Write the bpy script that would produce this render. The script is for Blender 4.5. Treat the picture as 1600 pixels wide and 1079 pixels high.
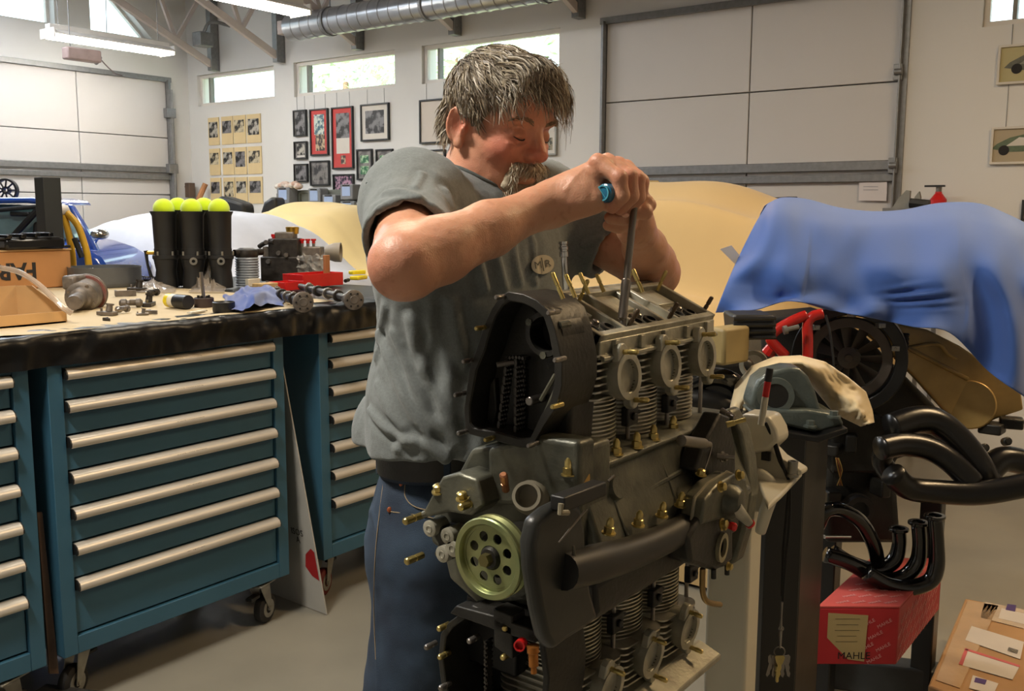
import bpy, bmesh, math, random
import numpy as np
from mathutils import Vector, Matrix, Quaternion, noise as mnoise
V = Vector; pi = math.pi; R = math.radians
random.seed(7)
for o in list(bpy.data.objects): bpy.data.objects.remove(o)
SC = bpy.context.scene; COL = SC.collection
# ------------------------------------------------------------------ camera
FP = 1510.0; W0, H0 = 1600.0, 1079.0
YAW, PITCH, ROLL = R(36.66), R(7.82), R(0.21)
CAM = V((0, 0, 1.5))
cd = bpy.data.cameras.new('camera'); cam = bpy.data.objects.new('camera', cd); COL.objects.link(cam)
cd.sensor_width = 36; cd.lens = 36*FP/W0; cd.clip_start = .02; cd.clip_end = 300
fwd = V((-math.sin(YAW)*math.cos(PITCH), math.cos(YAW)*math.cos(PITCH), -math.sin(PITCH)))
qt = fwd.to_track_quat('-Z', 'Y')
RM = qt.to_matrix() @ Matrix.Rotation(ROLL, 3, 'Z')
cam.matrix_world = Matrix.Translation(CAM) @ RM.to_4x4()
SC.camera = cam
FH = V((-math.sin(YAW), math.cos(YAW), 0)); RH = V((math.cos(YAW), math.sin(YAW), 0))
def ray(px, py): return RM @ V(((px-W0/2)/FP, -(py-H0/2)/FP, -1))
def at(px, py, d):                       # point seen at a pixel, at horizontal distance d ahead of the camera
    r = ray(px, py); return CAM + r*(d/r.dot(FH))
def onX(px, py, x): r = ray(px, py); return CAM + r*((x-CAM.x)/r.x)
def onY(px, py, y): r = ray(px, py); return CAM + r*((y-CAM.y)/r.y)
def onZ(px, py, z): r = ray(px, py); return CAM + r*((z-CAM.z)/r.z)
def onP(px, py, p, n): r = ray(px, py); n = V(n); return CAM + r*((V(p)-CAM).dot(n)/r.dot(n))
# ------------------------------------------------------------------ view, world, light
SC.view_settings.view_transform = 'Standard'; SC.view_settings.look = 'None'
SC.view_settings.gamma = 1; SC.view_settings.use_curve_mapping = False
SC.view_settings.exposure = -0.13
wd = bpy.data.worlds.new('world'); SC.world = wd; wd.use_nodes = True
bg = wd.node_tree.nodes['Background']; bg.inputs[0].default_value = (.80, .90, 1, 1); bg.inputs[1].default_value = 3.6
def area(name, loc, size, power, col, rot=(0, 0, 0), sy=None):
    l = bpy.data.lights.new(name, 'AREA'); l.energy = power; l.color = col; l.shape = 'RECTANGLE'
    l.size = size; l.size_y = sy or size
    o = bpy.data.objects.new(name, l); o.location = loc; o.rotation_euler = rot; COL.objects.link(o); return o
WARM = (1, .80, .55); COOL = (.86, .92, 1)
area('ceiling_light_near', (-1.9, .1, 3.4), .7, 125, (1, .92, .80), sy=.25)
area('ceiling_light_right', (.6, 3.6, 3.5), 1.2, 95, (1, .70, .38), sy=.3)
area('ceiling_light_middle', (-2.9, 3.0, 3.7), 1.6, 62, (1, .88, .70), sy=.5)
area('ceiling_light_left', (-5.8, 2.6, 3.7), 1.6, 95, COOL, sy=.5)
area('ceiling_light_far', (-8.0, 3.4, 3.7), 1.6, 90, COOL, sy=.5)
sl = bpy.data.lights.new('sun', 'SUN'); sl.energy = 22; sl.angle = .02; so_ = bpy.data.objects.new('sun', sl); so_.rotation_euler = (R(38), 0, R(12)); COL.objects.link(so_)
# ------------------------------------------------------------------ materials
def lin(c):
    return tuple((x/255/12.92 if x/255 <= .04045 else ((x/255+.055)/1.055)**2.4) for x in c)
MATS = {}
def mat(name, col, rough=.5, metal=0., var=.12, scale=12., bump=0., bscale=60., col2=None, spec=.5, coat=0., emit=0., alpha=None, trans=0., sheen=0., det=4., wave=None, stretch=None):
    if name in MATS: return MATS[name]
    m = bpy.data.materials.new(name); m.use_nodes = True; nt = m.node_tree; N = nt.nodes; L = nt.links
    b = N['Principled BSDF']; c = lin(col)
    b.inputs['Roughness'].default_value = rough; b.inputs['Metallic'].default_value = metal
    b.inputs['Specular IOR Level'].default_value = spec; b.inputs['Coat Weight'].default_value = coat
    if coat: b.inputs['Coat Roughness'].default_value = .08
    b.inputs['Transmission Weight'].default_value = trans; b.inputs['Sheen Weight'].default_value = sheen
    tc = N.new('ShaderNodeTexCoord'); vec = tc.outputs['Object']
    if stretch:
        mp = N.new('ShaderNodeMapping'); mp.inputs['Scale'].default_value = stretch; L.new(vec, mp.inputs[0]); vec = mp.outputs[0]
    if var or col2:
        nz = N.new('ShaderNodeTexNoise'); nz.inputs['Scale'].default_value = scale; nz.inputs['Detail'].default_value = det; L.new(vec, nz.inputs['Vector'])
        rp = N.new('ShaderNodeValToRGB'); rp.color_ramp.elements[0].position = .32; rp.color_ramp.elements[1].position = .68
        c2 = lin(col2) if col2 else tuple(min(1, x*(1+var)) for x in c)
        c1 = c if col2 else tuple(x*(1-var) for x in c)
        rp.color_ramp.elements[0].color = (*c1, 1); rp.color_ramp.elements[1].color = (*c2, 1)
        L.new(nz.outputs['Fac'], rp.inputs[0]); L.new(rp.outputs[0], b.inputs['Base Color'])
    else: b.inputs['Base Color'].default_value = (*c, 1)
    if bump:
        n2 = N.new('ShaderNodeTexNoise'); n2.inputs['Scale'].default_value = bscale; n2.inputs['Detail'].default_value = 3; L.new(vec, n2.inputs['Vector'])
        bp = N.new('ShaderNodeBump'); bp.inputs['Strength'].default_value = bump; bp.inputs['Distance'].default_value = .004
        L.new(n2.outputs['Fac'], bp.inputs['Height']); L.new(bp.outputs[0], b.inputs['Normal'])
    if emit: b.inputs['Emission Color'].default_value = (*c, 1); b.inputs['Emission Strength'].default_value = emit
    if alpha is not None: b.inputs['Alpha'].default_value = alpha
    MATS[name] = m; return m
# ------------------------------------------------------------------ objects
ORG = {}
def org(o): return ORG.get(o.name, V((0, 0, 0))) if o else V((0, 0, 0))
def tag(o, label=None, cat=None, group=None, kind=None):
    if label: o['label'] = label
    if cat: o['category'] = cat
    if group: o['group'] = group
    if kind: o['kind'] = kind
    return o
def thing(name, loc, label, cat, group=None, kind=None):
    o = bpy.data.objects.new(name, None); o.empty_display_size = .05; COL.objects.link(o)
    o.location = V(loc); ORG[o.name] = V(loc)
    return tag(o, label, cat, group, kind)
def basis(d):
    d = V(d).normalized(); a = V((0, 0, 1)) if abs(d.z) < .9 else V((1, 0, 0))
    x = a.cross(d).normalized(); return x, d.cross(x).normalized(), d
class MB:
    def __init__(s): s.v = []; s.f = []
    def add(s, vs, fs):
        n = len(s.v); s.v += [tuple(p) for p in vs]; s.f += [tuple(i+n for i in f) for f in fs]; return s
    def box(s, c, sz, rot=None):
        c = V(c); hx, hy, hz = sz[0]/2, sz[1]/2, sz[2]/2
        vs = [V((x*hx, y*hy, z*hz)) for z in (-1, 1) for y in (-1, 1) for x in (-1, 1)]
        if rot is not None:
            if isinstance(rot, (int, float)): rot = Matrix.Rotation(rot, 3, 'Z')
            vs = [rot @ v for v in vs]
        return s.add([c+v for v in vs], [(0,2,3,1),(4,5,7,6),(0,1,5,4),(2,6,7,3),(0,4,6,2),(1,3,7,5)])
    def bb(s, x0, x1, y0, y1, z0, z1): return s.box(((x0+x1)/2, (y0+y1)/2, (z0+z1)/2), (abs(x1-x0), abs(y1-y0), abs(z1-z0)))
    def cyl(s, p0, p1, r0, r1=None, n=16, caps=True):
        r1 = r0 if r1 is None else r1; p0, p1 = V(p0), V(p1); x, y, d = basis(p1-p0)
        vs = [p0+(x*math.cos(2*pi*i/n)+y*math.sin(2*pi*i/n))*r0 for i in range(n)]+[p1+(x*math.cos(2*pi*i/n)+y*math.sin(2*pi*i/n))*r1 for i in range(n)]
        fs = [(i, (i+1) % n, n+(i+1) % n, n+i) for i in range(n)]
        if caps: fs += [tuple(range(n-1, -1, -1)), tuple(range(n, 2*n))]
        return s.add(vs, fs)
    def lathe(s, p0, axis, prof, n=24, sx=1., up=None, closed=False):   # prof: list of (t along axis, radius)
        p0 = V(p0); x, y, d = basis(axis)
        if up is not None:
            y = V(up).normalized(); x = y.cross(d).normalized(); y = d.cross(x).normalized()
        vs = []
        for t, r in prof:
            for i in range(n):
                a = 2*pi*i/n; vs.append(p0+d*t+x*(math.cos(a)*r*sx)+y*(math.sin(a)*r))
        m = len(prof); fs = []
        for k in range(m if closed else m-1):
            k2 = (k+1) % m
            for i in range(n): fs.append((k*n+i, k*n+(i+1) % n, k2*n+(i+1) % n, k2*n+i))
        if not closed:
            if prof[0][1] > 1e-5: fs.append(tuple(range(n-1, -1, -1)))
            if prof[-1][1] > 1e-5: fs.append(tuple(range((m-1)*n, m*n)))
        return s.add(vs, fs)
    def ring(s, p0, axis, ri, ro, h, n=28, sx=1., up=None):
        return s.lathe(p0, axis, [(0, ri), (0, ro), (h, ro), (h, ri)], n, sx, up, closed=True)
    def tube(s, pts, r, n=10, caps=True, smooth=0, flat=1.):
        pts = [V(p) for p in pts]; rs = r if isinstance(r, (list, tuple)) else [r]*len(pts)
        if smooth: pts, rs = spline(pts, rs, smooth)
        T = []
        for i in range(len(pts)):
            a = pts[max(i-1, 0)]; b = pts[min(i+1, len(pts)-1)]; T.append((b-a).normalized())
        x, y, d = basis(T[0]); vs = []
        for i, p in enumerate(pts):
            if i:
                q = T[i-1].rotation_difference(T[i]); x = (q @ x).normalized()
            y = T[i].cross(x).normalized(); x = y.cross(T[i]).normalized()
            for k in range(n):
                a = 2*pi*k/n; vs.append(p+(x*math.cos(a)+y*math.sin(a)*flat)*rs[i])
        m = len(pts); fs = [(k*n+i, k*n+(i+1) % n, (k+1)*n+(i+1) % n, (k+1)*n+i) for k in range(m-1) for i in range(n)]
        if caps: fs += [tuple(range(n-1, -1, -1)), tuple(range((m-1)*n, m*n))]
        return s.add(vs, fs)
    def prism(s, poly, off, hole=None):        # poly: list of 3-D points, off: extrusion vector
        poly = [V(p) for p in poly]; off = V(off); n = len(poly)
        nrm = V((0, 0, 0))
        for i in range(n): nrm += poly[i].cross(poly[(i+1) % n])
        if nrm.dot(off) > 0: poly = poly[::-1]
        if hole is None:
            return s.add(poly+[p+off for p in poly], [tuple(range(n)), tuple(range(2*n-1, n-1, -1))]+[(i, n+i, n+(i+1) % n, (i+1) % n) for i in range(n)])
        return s
    def frame(s, outer, inner, off):           # matching loops outer / inner, extruded
        o = [V(p) for p in outer]; i_ = [V(p) for p in inner]; off = V(off); n = len(o)
        vs = o+i_+[p+off for p in o]+[p+off for p in i_]; fs = []
        for k in range(n):
            j = (k+1) % n
            fs += [(k, j, n+j, n+k), (2*n+k, 3*n+k, 3*n+j, 2*n+j), (k, 2*n+k, 2*n+j, j), (n+k, n+j, 3*n+j, 3*n+k)]
        return s.add(vs, fs)
    def ell(s, c, r, rot=None, nu=16, nv=10):
        c = V(c); vs = []; 
        if isinstance(r, (int, float)): r = (r, r, r)
        for j in range(1, nv):
            t = pi*j/nv
            for i in range(nu):
                a = 2*pi*i/nu; p = V((math.sin(t)*math.cos(a)*r[0], math.sin(t)*math.sin(a)*r[1], math.cos(t)*r[2]))
                vs.append(c+(rot @ p if rot is not None else p))
        top = V((0, 0, r[2])); 
        if rot is not None: top = rot @ top
        vs += [c+top, c-top]; a_, b_ = len(vs)-2, len(vs)-1
        fs = [(j*nu+i, (j+1)*nu+i, (j+1)*nu+(i+1) % nu, j*nu+(i+1) % nu) for j in range(nv-2) for i in range(nu)]
        fs += [(a_, i, (i+1) % nu) for i in range(nu)]+[(b_, (nv-2)*nu+(i+1) % nu, (nv-2)*nu+i) for i in range(nu)]
        return s.add(vs, fs)
    def sheet(s, f, nu, nv, thick=0., closeu=False):   # f(u,v)->point, u,v in 0..1
        P = [[V(f(i/nu, j/nv)) for i in range(nu+1)] for j in range(nv+1)]
        vs = [p for row in P for p in row]; w = nu+1
        fs = [(j*w+i, j*w+i+1, (j+1)*w+i+1, (j+1)*w+i) for j in range(nv) for i in range(nu)]
        return s.add(vs, fs)
    def build(s, name, m, parent=None, smooth=35, bevel=0., label=None, solid=0., sub=0, seg=2, fix=True, kind=None):
        o0 = org(parent); me = bpy.data.meshes.new(name)
        me.from_pydata([(x-o0.x, y-o0.y, z-o0.z) for x, y, z in s.v], [], s.f); me.update()
        if fix:
            bm = bmesh.new(); bm.from_mesh(me); bmesh.ops.recalc_face_normals(bm, faces=bm.faces); bm.to_mesh(me); bm.free()
        if smooth and len(me.polygons):
            me.shade_smooth()
            if smooth < 180: me.set_sharp_from_angle(angle=R(smooth))
        if isinstance(m, (list, tuple)):
            for k in m: me.materials.append(k)
        else: me.materials.append(m)
        o = bpy.data.objects.new(name, me); COL.objects.link(o)
        if parent: o.parent = parent
        ORG[o.name] = o0
        if solid: md = o.modifiers.new('solid', 'SOLIDIFY'); md.thickness = solid; md.offset = 0
        if bevel: md = o.modifiers.new('bevel', 'BEVEL'); md.width = bevel; md.segments = seg; md.limit_method = 'ANGLE'; md.angle_limit = R(40); md.harden_normals = False
        if sub: md = o.modifiers.new('sub', 'SUBSURF'); md.levels = sub; md.render_levels = sub
        if label: o['label'] = label
        if kind: o['kind'] = kind
        return o
def spline(pts, rs, k):                       # Catmull-Rom, k steps per span
    out, ro = [], []; n = len(pts)
    for i in range(n-1):
        p0 = pts[max(i-1, 0)]; p1 = pts[i]; p2 = pts[i+1]; p3 = pts[min(i+2, n-1)]
        for j in range(k):
            t = j/k; out.append(.5*((2*p1)+(p2-p0)*t+(2*p0-5*p1+4*p2-p3)*t*t+(3*p1-p0-3*p2+p3)*t**3)); ro.append(rs[i]+(rs[i+1]-rs[i])*t)
    out.append(pts[-1]); ro.append(rs[-1]); return out, ro
def copy_tree(o, parent=None, delta=None, keep=None):
    c = o.copy(); COL.objects.link(c); c.parent = parent
    for k in ('label',) if parent is None else (): pass
    for ch in list(o.children): copy_tree(ch, c)
    return c
def text(name, body, size, origin, xdir, ydir, m, parent=None, depth=.0006, align='CENTER', bold=0.):
    cu = bpy.data.curves.new(name, 'FONT'); cu.body = body; cu.size = size; cu.align_x = align; cu.align_y = 'CENTER'; cu.extrude = depth; cu.resolution_u = 2; cu.offset = bold
    t = bpy.data.objects.new(name+'_tmp', cu); COL.objects.link(t)
    dg = bpy.context.evaluated_depsgraph_get(); me = bpy.data.meshes.new_from_object(t.evaluated_get(dg)); bpy.data.objects.remove(t)
    x = V(xdir).normalized(); y = V(ydir).normalized(); z = x.cross(y); M = Matrix((x, y, z)).transposed().to_4x4(); M.translation = V(origin)-org(parent)
    me.transform(M); me.materials.clear(); me.materials.append(m)
    o = bpy.data.objects.new(name, me); COL.objects.link(o); o.parent = parent; ORG[o.name] = org(parent); return o
def join_text(items, name, m, parent=None):   # several text meshes as one flat print
    bm = bmesh.new()
    for o in items: bm.from_mesh(o.data); bpy.data.objects.remove(o)
    me = bpy.data.meshes.new(name); bm.to_mesh(me); bm.free(); me.materials.append(m)
    o = bpy.data.objects.new(name, me); COL.objects.link(o); o.parent = parent; ORG[o.name] = org(parent); return o
def fb(x, y, z=0., s=1.): return mnoise.noise(V((x*s, y*s, z*s)))
# ================================================================== SETTING
XL, YB, XR, YF = -9.40, 6.64, 4.2, -3.6
M_wall = mat('wall_paint', (212, 210, 206), .8, var=.02, scale=2)
M_floor = mat('polished_concrete', (118, 115, 106), .38, var=.10, scale=1.6, col2=(140, 136, 124), bump=.05, bscale=180)
M_door = mat('door_panel_paint', (196, 192, 188), .55, var=.015, scale=2, bump=.10, bscale=220)
M_galv = mat('galvanised_steel', (128, 128, 128), .42, metal=.55, var=.10, scale=30)
M_white = mat('white_paint', (214, 208, 200), .5, var=.03)
M_ceil = mat('ceiling_paint', (205, 200, 198), .85, var=.02)
M_dark = mat('dark_gap', (30, 30, 30), .9)
def struct(o): o['kind'] = 'structure'; return o
f = MB().bb(XL-.2, XR+.2, YF-.2, YB+.2, -.1, 0); struct(f.build('floor', M_floor, smooth=0))
# far wall (behind the cars) with openings
TAN = .49
def roofz(y): return 3.95+TAN*(YB-y) if y > 1.2 else 3.95+TAN*(YB-1.2)-TAN*(1.2-y)
def wr(px0, py0, px1, py1):     # rectangle on the far wall from two corners of the picture
    a = onY(px0, py0, YB); b = onY(px1, py1, YB); return a.x, b.x, b.z, a.z
wins = [(onY(308, 121, YB).x, onY(428, 121, YB).x, 2.79, 3.13), (onY(459, 121, YB).x, onY(617, 121, YB).x, 2.79, 3.13), (onY(659, 100, YB).x, onY(875, 100, YB).x, 2.79, 3.13), (onY(1535, 30, YB).x, onY(1535, 30, YB).x+1.5, 2.79, 3.13)]
zw = [onY(310, 166, YB).z, onY(428, 158, YB).z, onY(660, 133, YB).z, onY(870, 110, YB).z, onY(1535, 36, YB).z]
zt = [onY(308, 120, YB).z, onY(459, 98, YB).z, onY(617, 78, YB).z, onY(660, 71, YB).z, onY(875, 39, YB).z]
print('winbottom', zw, 'top', zt)
wz0, wz1 = sum(zw)/len(zw), sum(zt)/len(zt)
wins = [(a, b, wz0, wz1) for a, b, _, _ in wins]
dx0, dx1 = onY(943, 200, YB).x, onY(1409, 200, YB).x
dzt = 3.05
print('door', dx0, dx1, 'bar z', onY(1180, 270, YB).z, 'seam z', onY(1170, 130, YB).z, 'top', onY(950, 37, YB).z, onY(1170, 2, YB).z)
dzt = (onY(950, 37, YB).z+onY(1170, 2, YB).z)/2
holes = wins+[(dx0, dx1, 0, dzt)]
def holed(mb, xs, zs, holes, mk):
    xs = sorted(set(xs)); zs = sorted(set(zs))
    for i in range(len(xs)-1):
        z0 = None; run = []
        for j in range(len(zs)-1):
            cx, cz = (xs[i]+xs[i+1])/2, (zs[j]+zs[j+1])/2
            if any(a < cx < b and c < cz < d for a, b, c, d in holes):
                if z0 is not None: mk(mb, xs[i], xs[i+1], z0, zs[j]); z0 = None
            elif z0 is None: z0 = zs[j]
        if z0 is not None: mk(mb, xs[i], xs[i+1], z0, zs[-1])
mb = MB(); holed(mb, [XL-.2, XR+.2]+[x for h in holes for x in h[:2]], [0, 4.1]+[z for h in holes for z in h[2:]], holes, lambda m, a, b, c, d: m.bb(a, b, YB, YB+.2, c, d))
struct(mb.build('wall_back', M_wall, smooth=0))
# left gable wall with two high windows and a sectional door
ly0, ly1 = -2.2, onX(266, 200, XL).y
gz = (onX(86, 40, XL).z+onX(143, 48, XL).z)/2
ga0 = onX(85, 20, XL).y; gb0, gb1 = onX(141, 30, XL).y, onX(240, 60, XL).y
ldz = (onX(256, 122, XL).z+onX(10, 98, XL).z)/2
ly0 = ly1-3.05
print('left door', ly0, ly1, ldz, 'bar z', onX(140, 268, XL).z, 'seam', onX(130, 181, XL).z, 'gable', gz, ga0, gb0, gb1)
mb = MB()
def zy(m, a, b, c, d): m.bb(XL-.2, XL, a, b, c, d)
holed(mb, [YF-.2, YB+.2, ly0, ly1], [0, gz, ldz], [(ly0, ly1, 0, ldz)], zy)
def gp(pts): mb.prism([V((XL-.2, y, z)) for y, z in pts], (.2, 0, 0))
rz = lambda y: roofz(y)+.15
gp([(ga0, gz), (gb0, gz), (gb0, rz(gb0)), (ga0, rz(ga0))])
drop = .52
gp([(gb1, gz), (YB+.2, gz), (YB+.2, rz(YB)), (gb1, rz(gb1))])
gp([(gb0, roofz(gb0)-drop), (gb1, gz), (gb1, rz(gb1)), (gb0, rz(gb0))])
ga1 = ga0-1.5
gp([(ga1, roofz(ga0)-.45), (ga0, roofz(ga0)-.45), (ga0, rz(ga0)), (1.2, rz(1.2)), (ga1, rz(ga1))] if ga1 > 1.2 else [(ga1, gz+1.4), (ga0, gz+1.4), (ga0, rz(ga0)), (1.2, rz(1.2)), (ga1, rz(ga1))])
gp([(YF-.2, gz), (ga1, gz), (ga1, rz(ga1)), (1.2, rz(1.2)), (YF-.2, rz(YF))] if ga1 > 1.2 else [(YF-.2, gz), (ga1, gz), (ga1, rz(ga1)), (YF-.2, rz(YF))])
struct(mb.build('wall_left', M_wall, smooth=0))
struct(MB().bb(XR, XR+.2, YF-.2, YB+.2, 0, 6.6).build('wall_right', M_wall, smooth=0))
struct(MB().bb(XL, XR, YF-.2, YF, 0, 4.3).build('wall_front', M_wall, smooth=0))
mb = MB()
mb.prism([V((XL-.2, YB+.2, roofz(YB)-.1)), V((XL-.2, 1.2, roofz(1.2))), V((XL-.2, YF-.2, roofz(YF-.2))), V((XL-.2, YF-.2, roofz(YF-.2)+.15)), V((XL-.2, 1.2, roofz(1.2)+.15)), V((XL-.2, YB+.2, roofz(YB)+.05))], (XR-XL+.4, 0, 0))
struct(mb.build('ceiling', M_ceil, smooth=0))
# ---- windows
M_glass = mat('window_glass', (235, 245, 240), .02, trans=1., var=0)
M_glass.node_tree.nodes['Principled BSDF'].inputs['IOR'].default_value = 1.03
for k, (a, b, c, d) in enumerate(wins):
    t = thing('window_%d' % (k+1), ((a+b)/2, YB+.1, c), None, None, kind='structure')
    fr = MB(); y0, y1 = YB+.035, YB+.085; w = .035
    fr.frame([(a, y0, c), (b, y0, c), (b, y0, d), (a, y0, d)], [(a+w, y0, c+w), (b-w, y0, c+w), (b-w, y0, d-w), (a+w, y0, d-w)], (0, y1-y0, 0))
    fr.build('window_frame', M_white, t, bevel=.003)
    MB().bb(a+.16, a+.185, y0-.005, y1, c+w, d-w).build('window_mullion', mat('grey_mullion', (120, 118, 110), .5), t)
    MB().bb(a+w-.002, b-w+.002, y0+.02, y0+.026, c+w-.002, d-w+.002).build('pane', M_glass, t, smooth=0)
t = thing('window_5', (XL-.1, ga0-.7, gz), None, None, kind='structure')
zt5 = roofz(ga0)-.45 if ga1 > 1.2 else gz+1.4
MB().frame([(XL-.14, ga1, gz), (XL-.14, ga0, gz), (XL-.14, ga0, zt5), (XL-.14, ga1, zt5)], [(XL-.14, ga1+.03, gz+.03), (XL-.14, ga0-.03, gz+.03), (XL-.14, ga0-.03, zt5-.03), (XL-.14, ga1+.03, zt5-.03)], (.04, 0, 0)).build('window_frame', M_white, t)
MB().bb(XL-.125, XL-.12, ga1+.03, ga0-.03, gz+.03, zt5-.03).build('pane', M_glass, t, smooth=0)
t = thing('window_6', (XL-.1, (gb0+gb1)/2, gz), None, None, kind='structure')
tri = [(gb0, gz), (gb1, gz), (gb0, roofz(gb0)-drop)]; cx = gb0+(gb1-gb0)*.3; cz = gz+(roofz(gb0)-drop-gz)*.3
ins = [(cx+(y-cx)*.86, cz+(z-cz)*.86) for y, z in tri]
MB().frame([(XL-.14, y, z) for y, z in tri], [(XL-.14, y, z) for y, z in ins], (.04, 0, 0)).build('window_frame', M_white, t)
MB().prism([(XL-.125, y, z) for y, z in ins], (.005, 0, 0)).build('pane', M_glass, t, smooth=0)
# ---- sectional doors
M_gap = mat('door_seam', (95, 92, 90), .8)
def sectional(name, P, w, htop, nrow, vs, right_rail):
    # P(u, z, out) -> world ; u along door, out towards the room
    t = thing(name, P(w/2, 0, 0), None, None, kind='structure'); h = .61
    rows = [0]+[htop-.61*k for k in range(nrow-1, 0, -1)]+[htop]
    for i in range(len(rows)-1):
        us = [0]+vs+[w]
        for j in range(len(us)-1):
            a, b = us[j]+.004, us[j+1]-.004
            MB().prism([P(a, rows[i]+.004, -.06), P(b, rows[i]+.004, -.06), P(b, rows[i+1]-.004, -.06), P(a, rows[i+1]-.004, -.06)], P(0, 0, .05)-P(0, 0, 0)).build('door_panel', M_door, t, bevel=.004)
    MB().prism([P(0, 0, -.09), P(w, 0, -.09), P(w, htop, -.09), P(0, htop, -.09)], P(0, 0, .035)-P(0, 0, 0)).build('door_backing', M_gap, t, smooth=0)
    return t, rows
PD = lambda u, z, o: V((dx0+u, YB-o+.0, z))
wd_ = dx1-dx0
zb = onY(1180, 271, YB).z
door1, rows = sectional('door_1', PD, wd_, dzt, 5, [onY(1168, 200, YB).x-dx0], True)
def strut(P, w, z, t, a=.0):
    for dz, h in ((.035, .065), (-.045, .055)):
        mb = MB(); mb.prism([P(a, z+dz-h/2, -.008), P(w, z+dz-h/2, -.008), P(w, z+dz+h/2, -.008), P(a, z+dz+h/2, -.008)], P(0, 0, .035)-P(0, 0, 0))
        mb.build('door_strut', M_galv, t, bevel=.006)
strut(PD, wd_-.03, zb, door1)
print('rows', rows, 'strut z', zb)
# jambs: galvanised angle left, track right, header weather strip
def jamb(P, u, sgn, htop, t, wide=.05):
    mb = MB(); a, b = sorted((u, u+sgn*wide))
    mb.prism([P(a, 0, 0), P(b, 0, 0), P(b, htop, 0), P(a, htop, 0)], P(0, 0, .012)-P(0, 0, 0))
    mb.prism([P(b-.012 if sgn > 0 else a, 0, 0), P(b if sgn > 0 else a+.012, 0, 0), P(b if sgn > 0 else a+.012, htop, 0), P(b-.012 if sgn > 0 else a, htop, 0)], P(0, 0, .06)-P(0, 0, 0))
    mb.build('door_jamb', M_galv, t, bevel=.002)
jamb(PD, -.03, 1, dzt, door1); jamb(PD, wd_+.02, -1, dzt, door1, .045)
mb = MB().prism([PD(-.03, dzt-.02, .0), PD(wd_+.02, dzt-.02, .0), PD(wd_+.02, dzt+.03, .0), PD(-.03, dzt+.03, .0)], (0, -.03, 0)); mb.build('door_header', M_galv, door1, bevel=.002)
MB().bb(dx0+.0, dx0+.012, YB-.012, YB-.002, 0, dzt).build('weather_strip', M_dark, door1, smooth=0)
for zz in (zb+.03, zb+.62, zb-.6):
    mb = MB(); mb.bb(dx1-.06, dx1-.005, YB-.05, YB-.012, zz-.05, zz+.05); mb.cyl((dx1-.05, YB-.06, zz), (dx1+.0, YB-.06, zz), .02, n=12); mb.build('roller_bracket', M_galv, door1, bevel=.003)
PL = lambda u, z, o: V((XL+o, ly0+u, z)); wl = ly1-ly0
door2, rows2 = sectional('door_2', PL, wl, ldz, 5, [onX(124, 200, XL).y-ly0], True)
zl = onX(140, 266, XL).z
strut(PL, wl, zl, door2); jamb(PL, -.03, 1, ldz, door2); jamb(PL, wl+.02, -1, ldz, door2, .06)
MB().prism([PL(-.03, ldz-.02, 0), PL(wl+.02, ldz-.02, 0), PL(wl+.02, ldz+.03, 0), PL(-.03, ldz+.03, 0)], (.03, 0, 0)).build('door_header', M_galv, door2, bevel=.002)
mb = MB(); mb.tube([PL(wl-.02, .1, .07), PL(wl-.02, ldz-.1, .07)], .02, 8); mb.build('door_track', M_galv, door2)
for zz in (zl+.05, zl+.64):
    MB().bb(XL+.02, XL+.09, ly1-.09, ly1+.02, zz-.05, zz+.05).build('roller_bracket', M_galv, door2, bevel=.004)
# ---- roof trusses
M_truss = mat('truss_paint', (190, 178, 172), .6, var=.04)
hx = [(335, 108), (437, 95), (560, 75), (712, 52), (905, 25)]
tl = ['white roof truss ending nearest the far left corner', 'white roof truss ending between the first and second high windows', 'white roof truss ending above the second high window, behind the duct', 'white roof truss ending just left of the third high window', 'white roof truss ending at the left side of the right garage door']
def bar(mb, x, a, b, w=.045, h=.07):
    a = V((x, *a)); b = V((x, *b)); d = (b-a).normalized(); n = V((1, 0, 0)).cross(d).normalized()
    mb.prism([a-n*h/2-V((w/2, 0, 0)), b-n*h/2-V((w/2, 0, 0)), b+n*h/2-V((w/2, 0, 0)), a+n*h/2-V((w/2, 0, 0))], (w, 0, 0))
for k, (px, py) in enumerate(hx):
    p = onY(px, py, YB-.05); x = p.x; z = p.z
    t = thing('roof_truss', (x, YB, z), tl[k], 'truss', 'roof trusses')
    y0 = YB-.06; yr = 1.2; top0 = roofz(y0)-.05
    mb = MB(); bar(mb, x, (y0, z+.03), (yr, z+.03+TAN*.98*(y0-yr)*.94)); mb.build('bottom_chord', M_truss, t, bevel=.004)
    mb = MB(); bar(mb, x, (y0, top0), (yr, roofz(yr)-.05)); mb.build('top_chord', M_truss, t, bevel=.004)
    MB().bb(x-.035, x+.035, YB-.11, YB-.01, z-.02, top0).build('heel_post', M_galv, t, bevel=.004)
    n = 6; zz = lambda y, s: (z+.03+TAN*.92*(y0-y)) if s == 0 else roofz(y)-.05
    for i in range(n):
        ya = y0-(y0-yr)*i/n; yb = y0-(y0-yr)*(i+.5)/n; yc = y0-(y0-yr)*(i+1)/n
        mb = MB(); bar(mb, x, (ya, zz(ya, 1)), (yb, zz(yb, 0)), .03, .04); mb.build('web_member', M_truss, t)
        mb = MB(); bar(mb, x, (yb, zz(yb, 0)), (yc, zz(yc, 1)), .03, .04); mb.build('web_member', M_truss, t)
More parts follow.
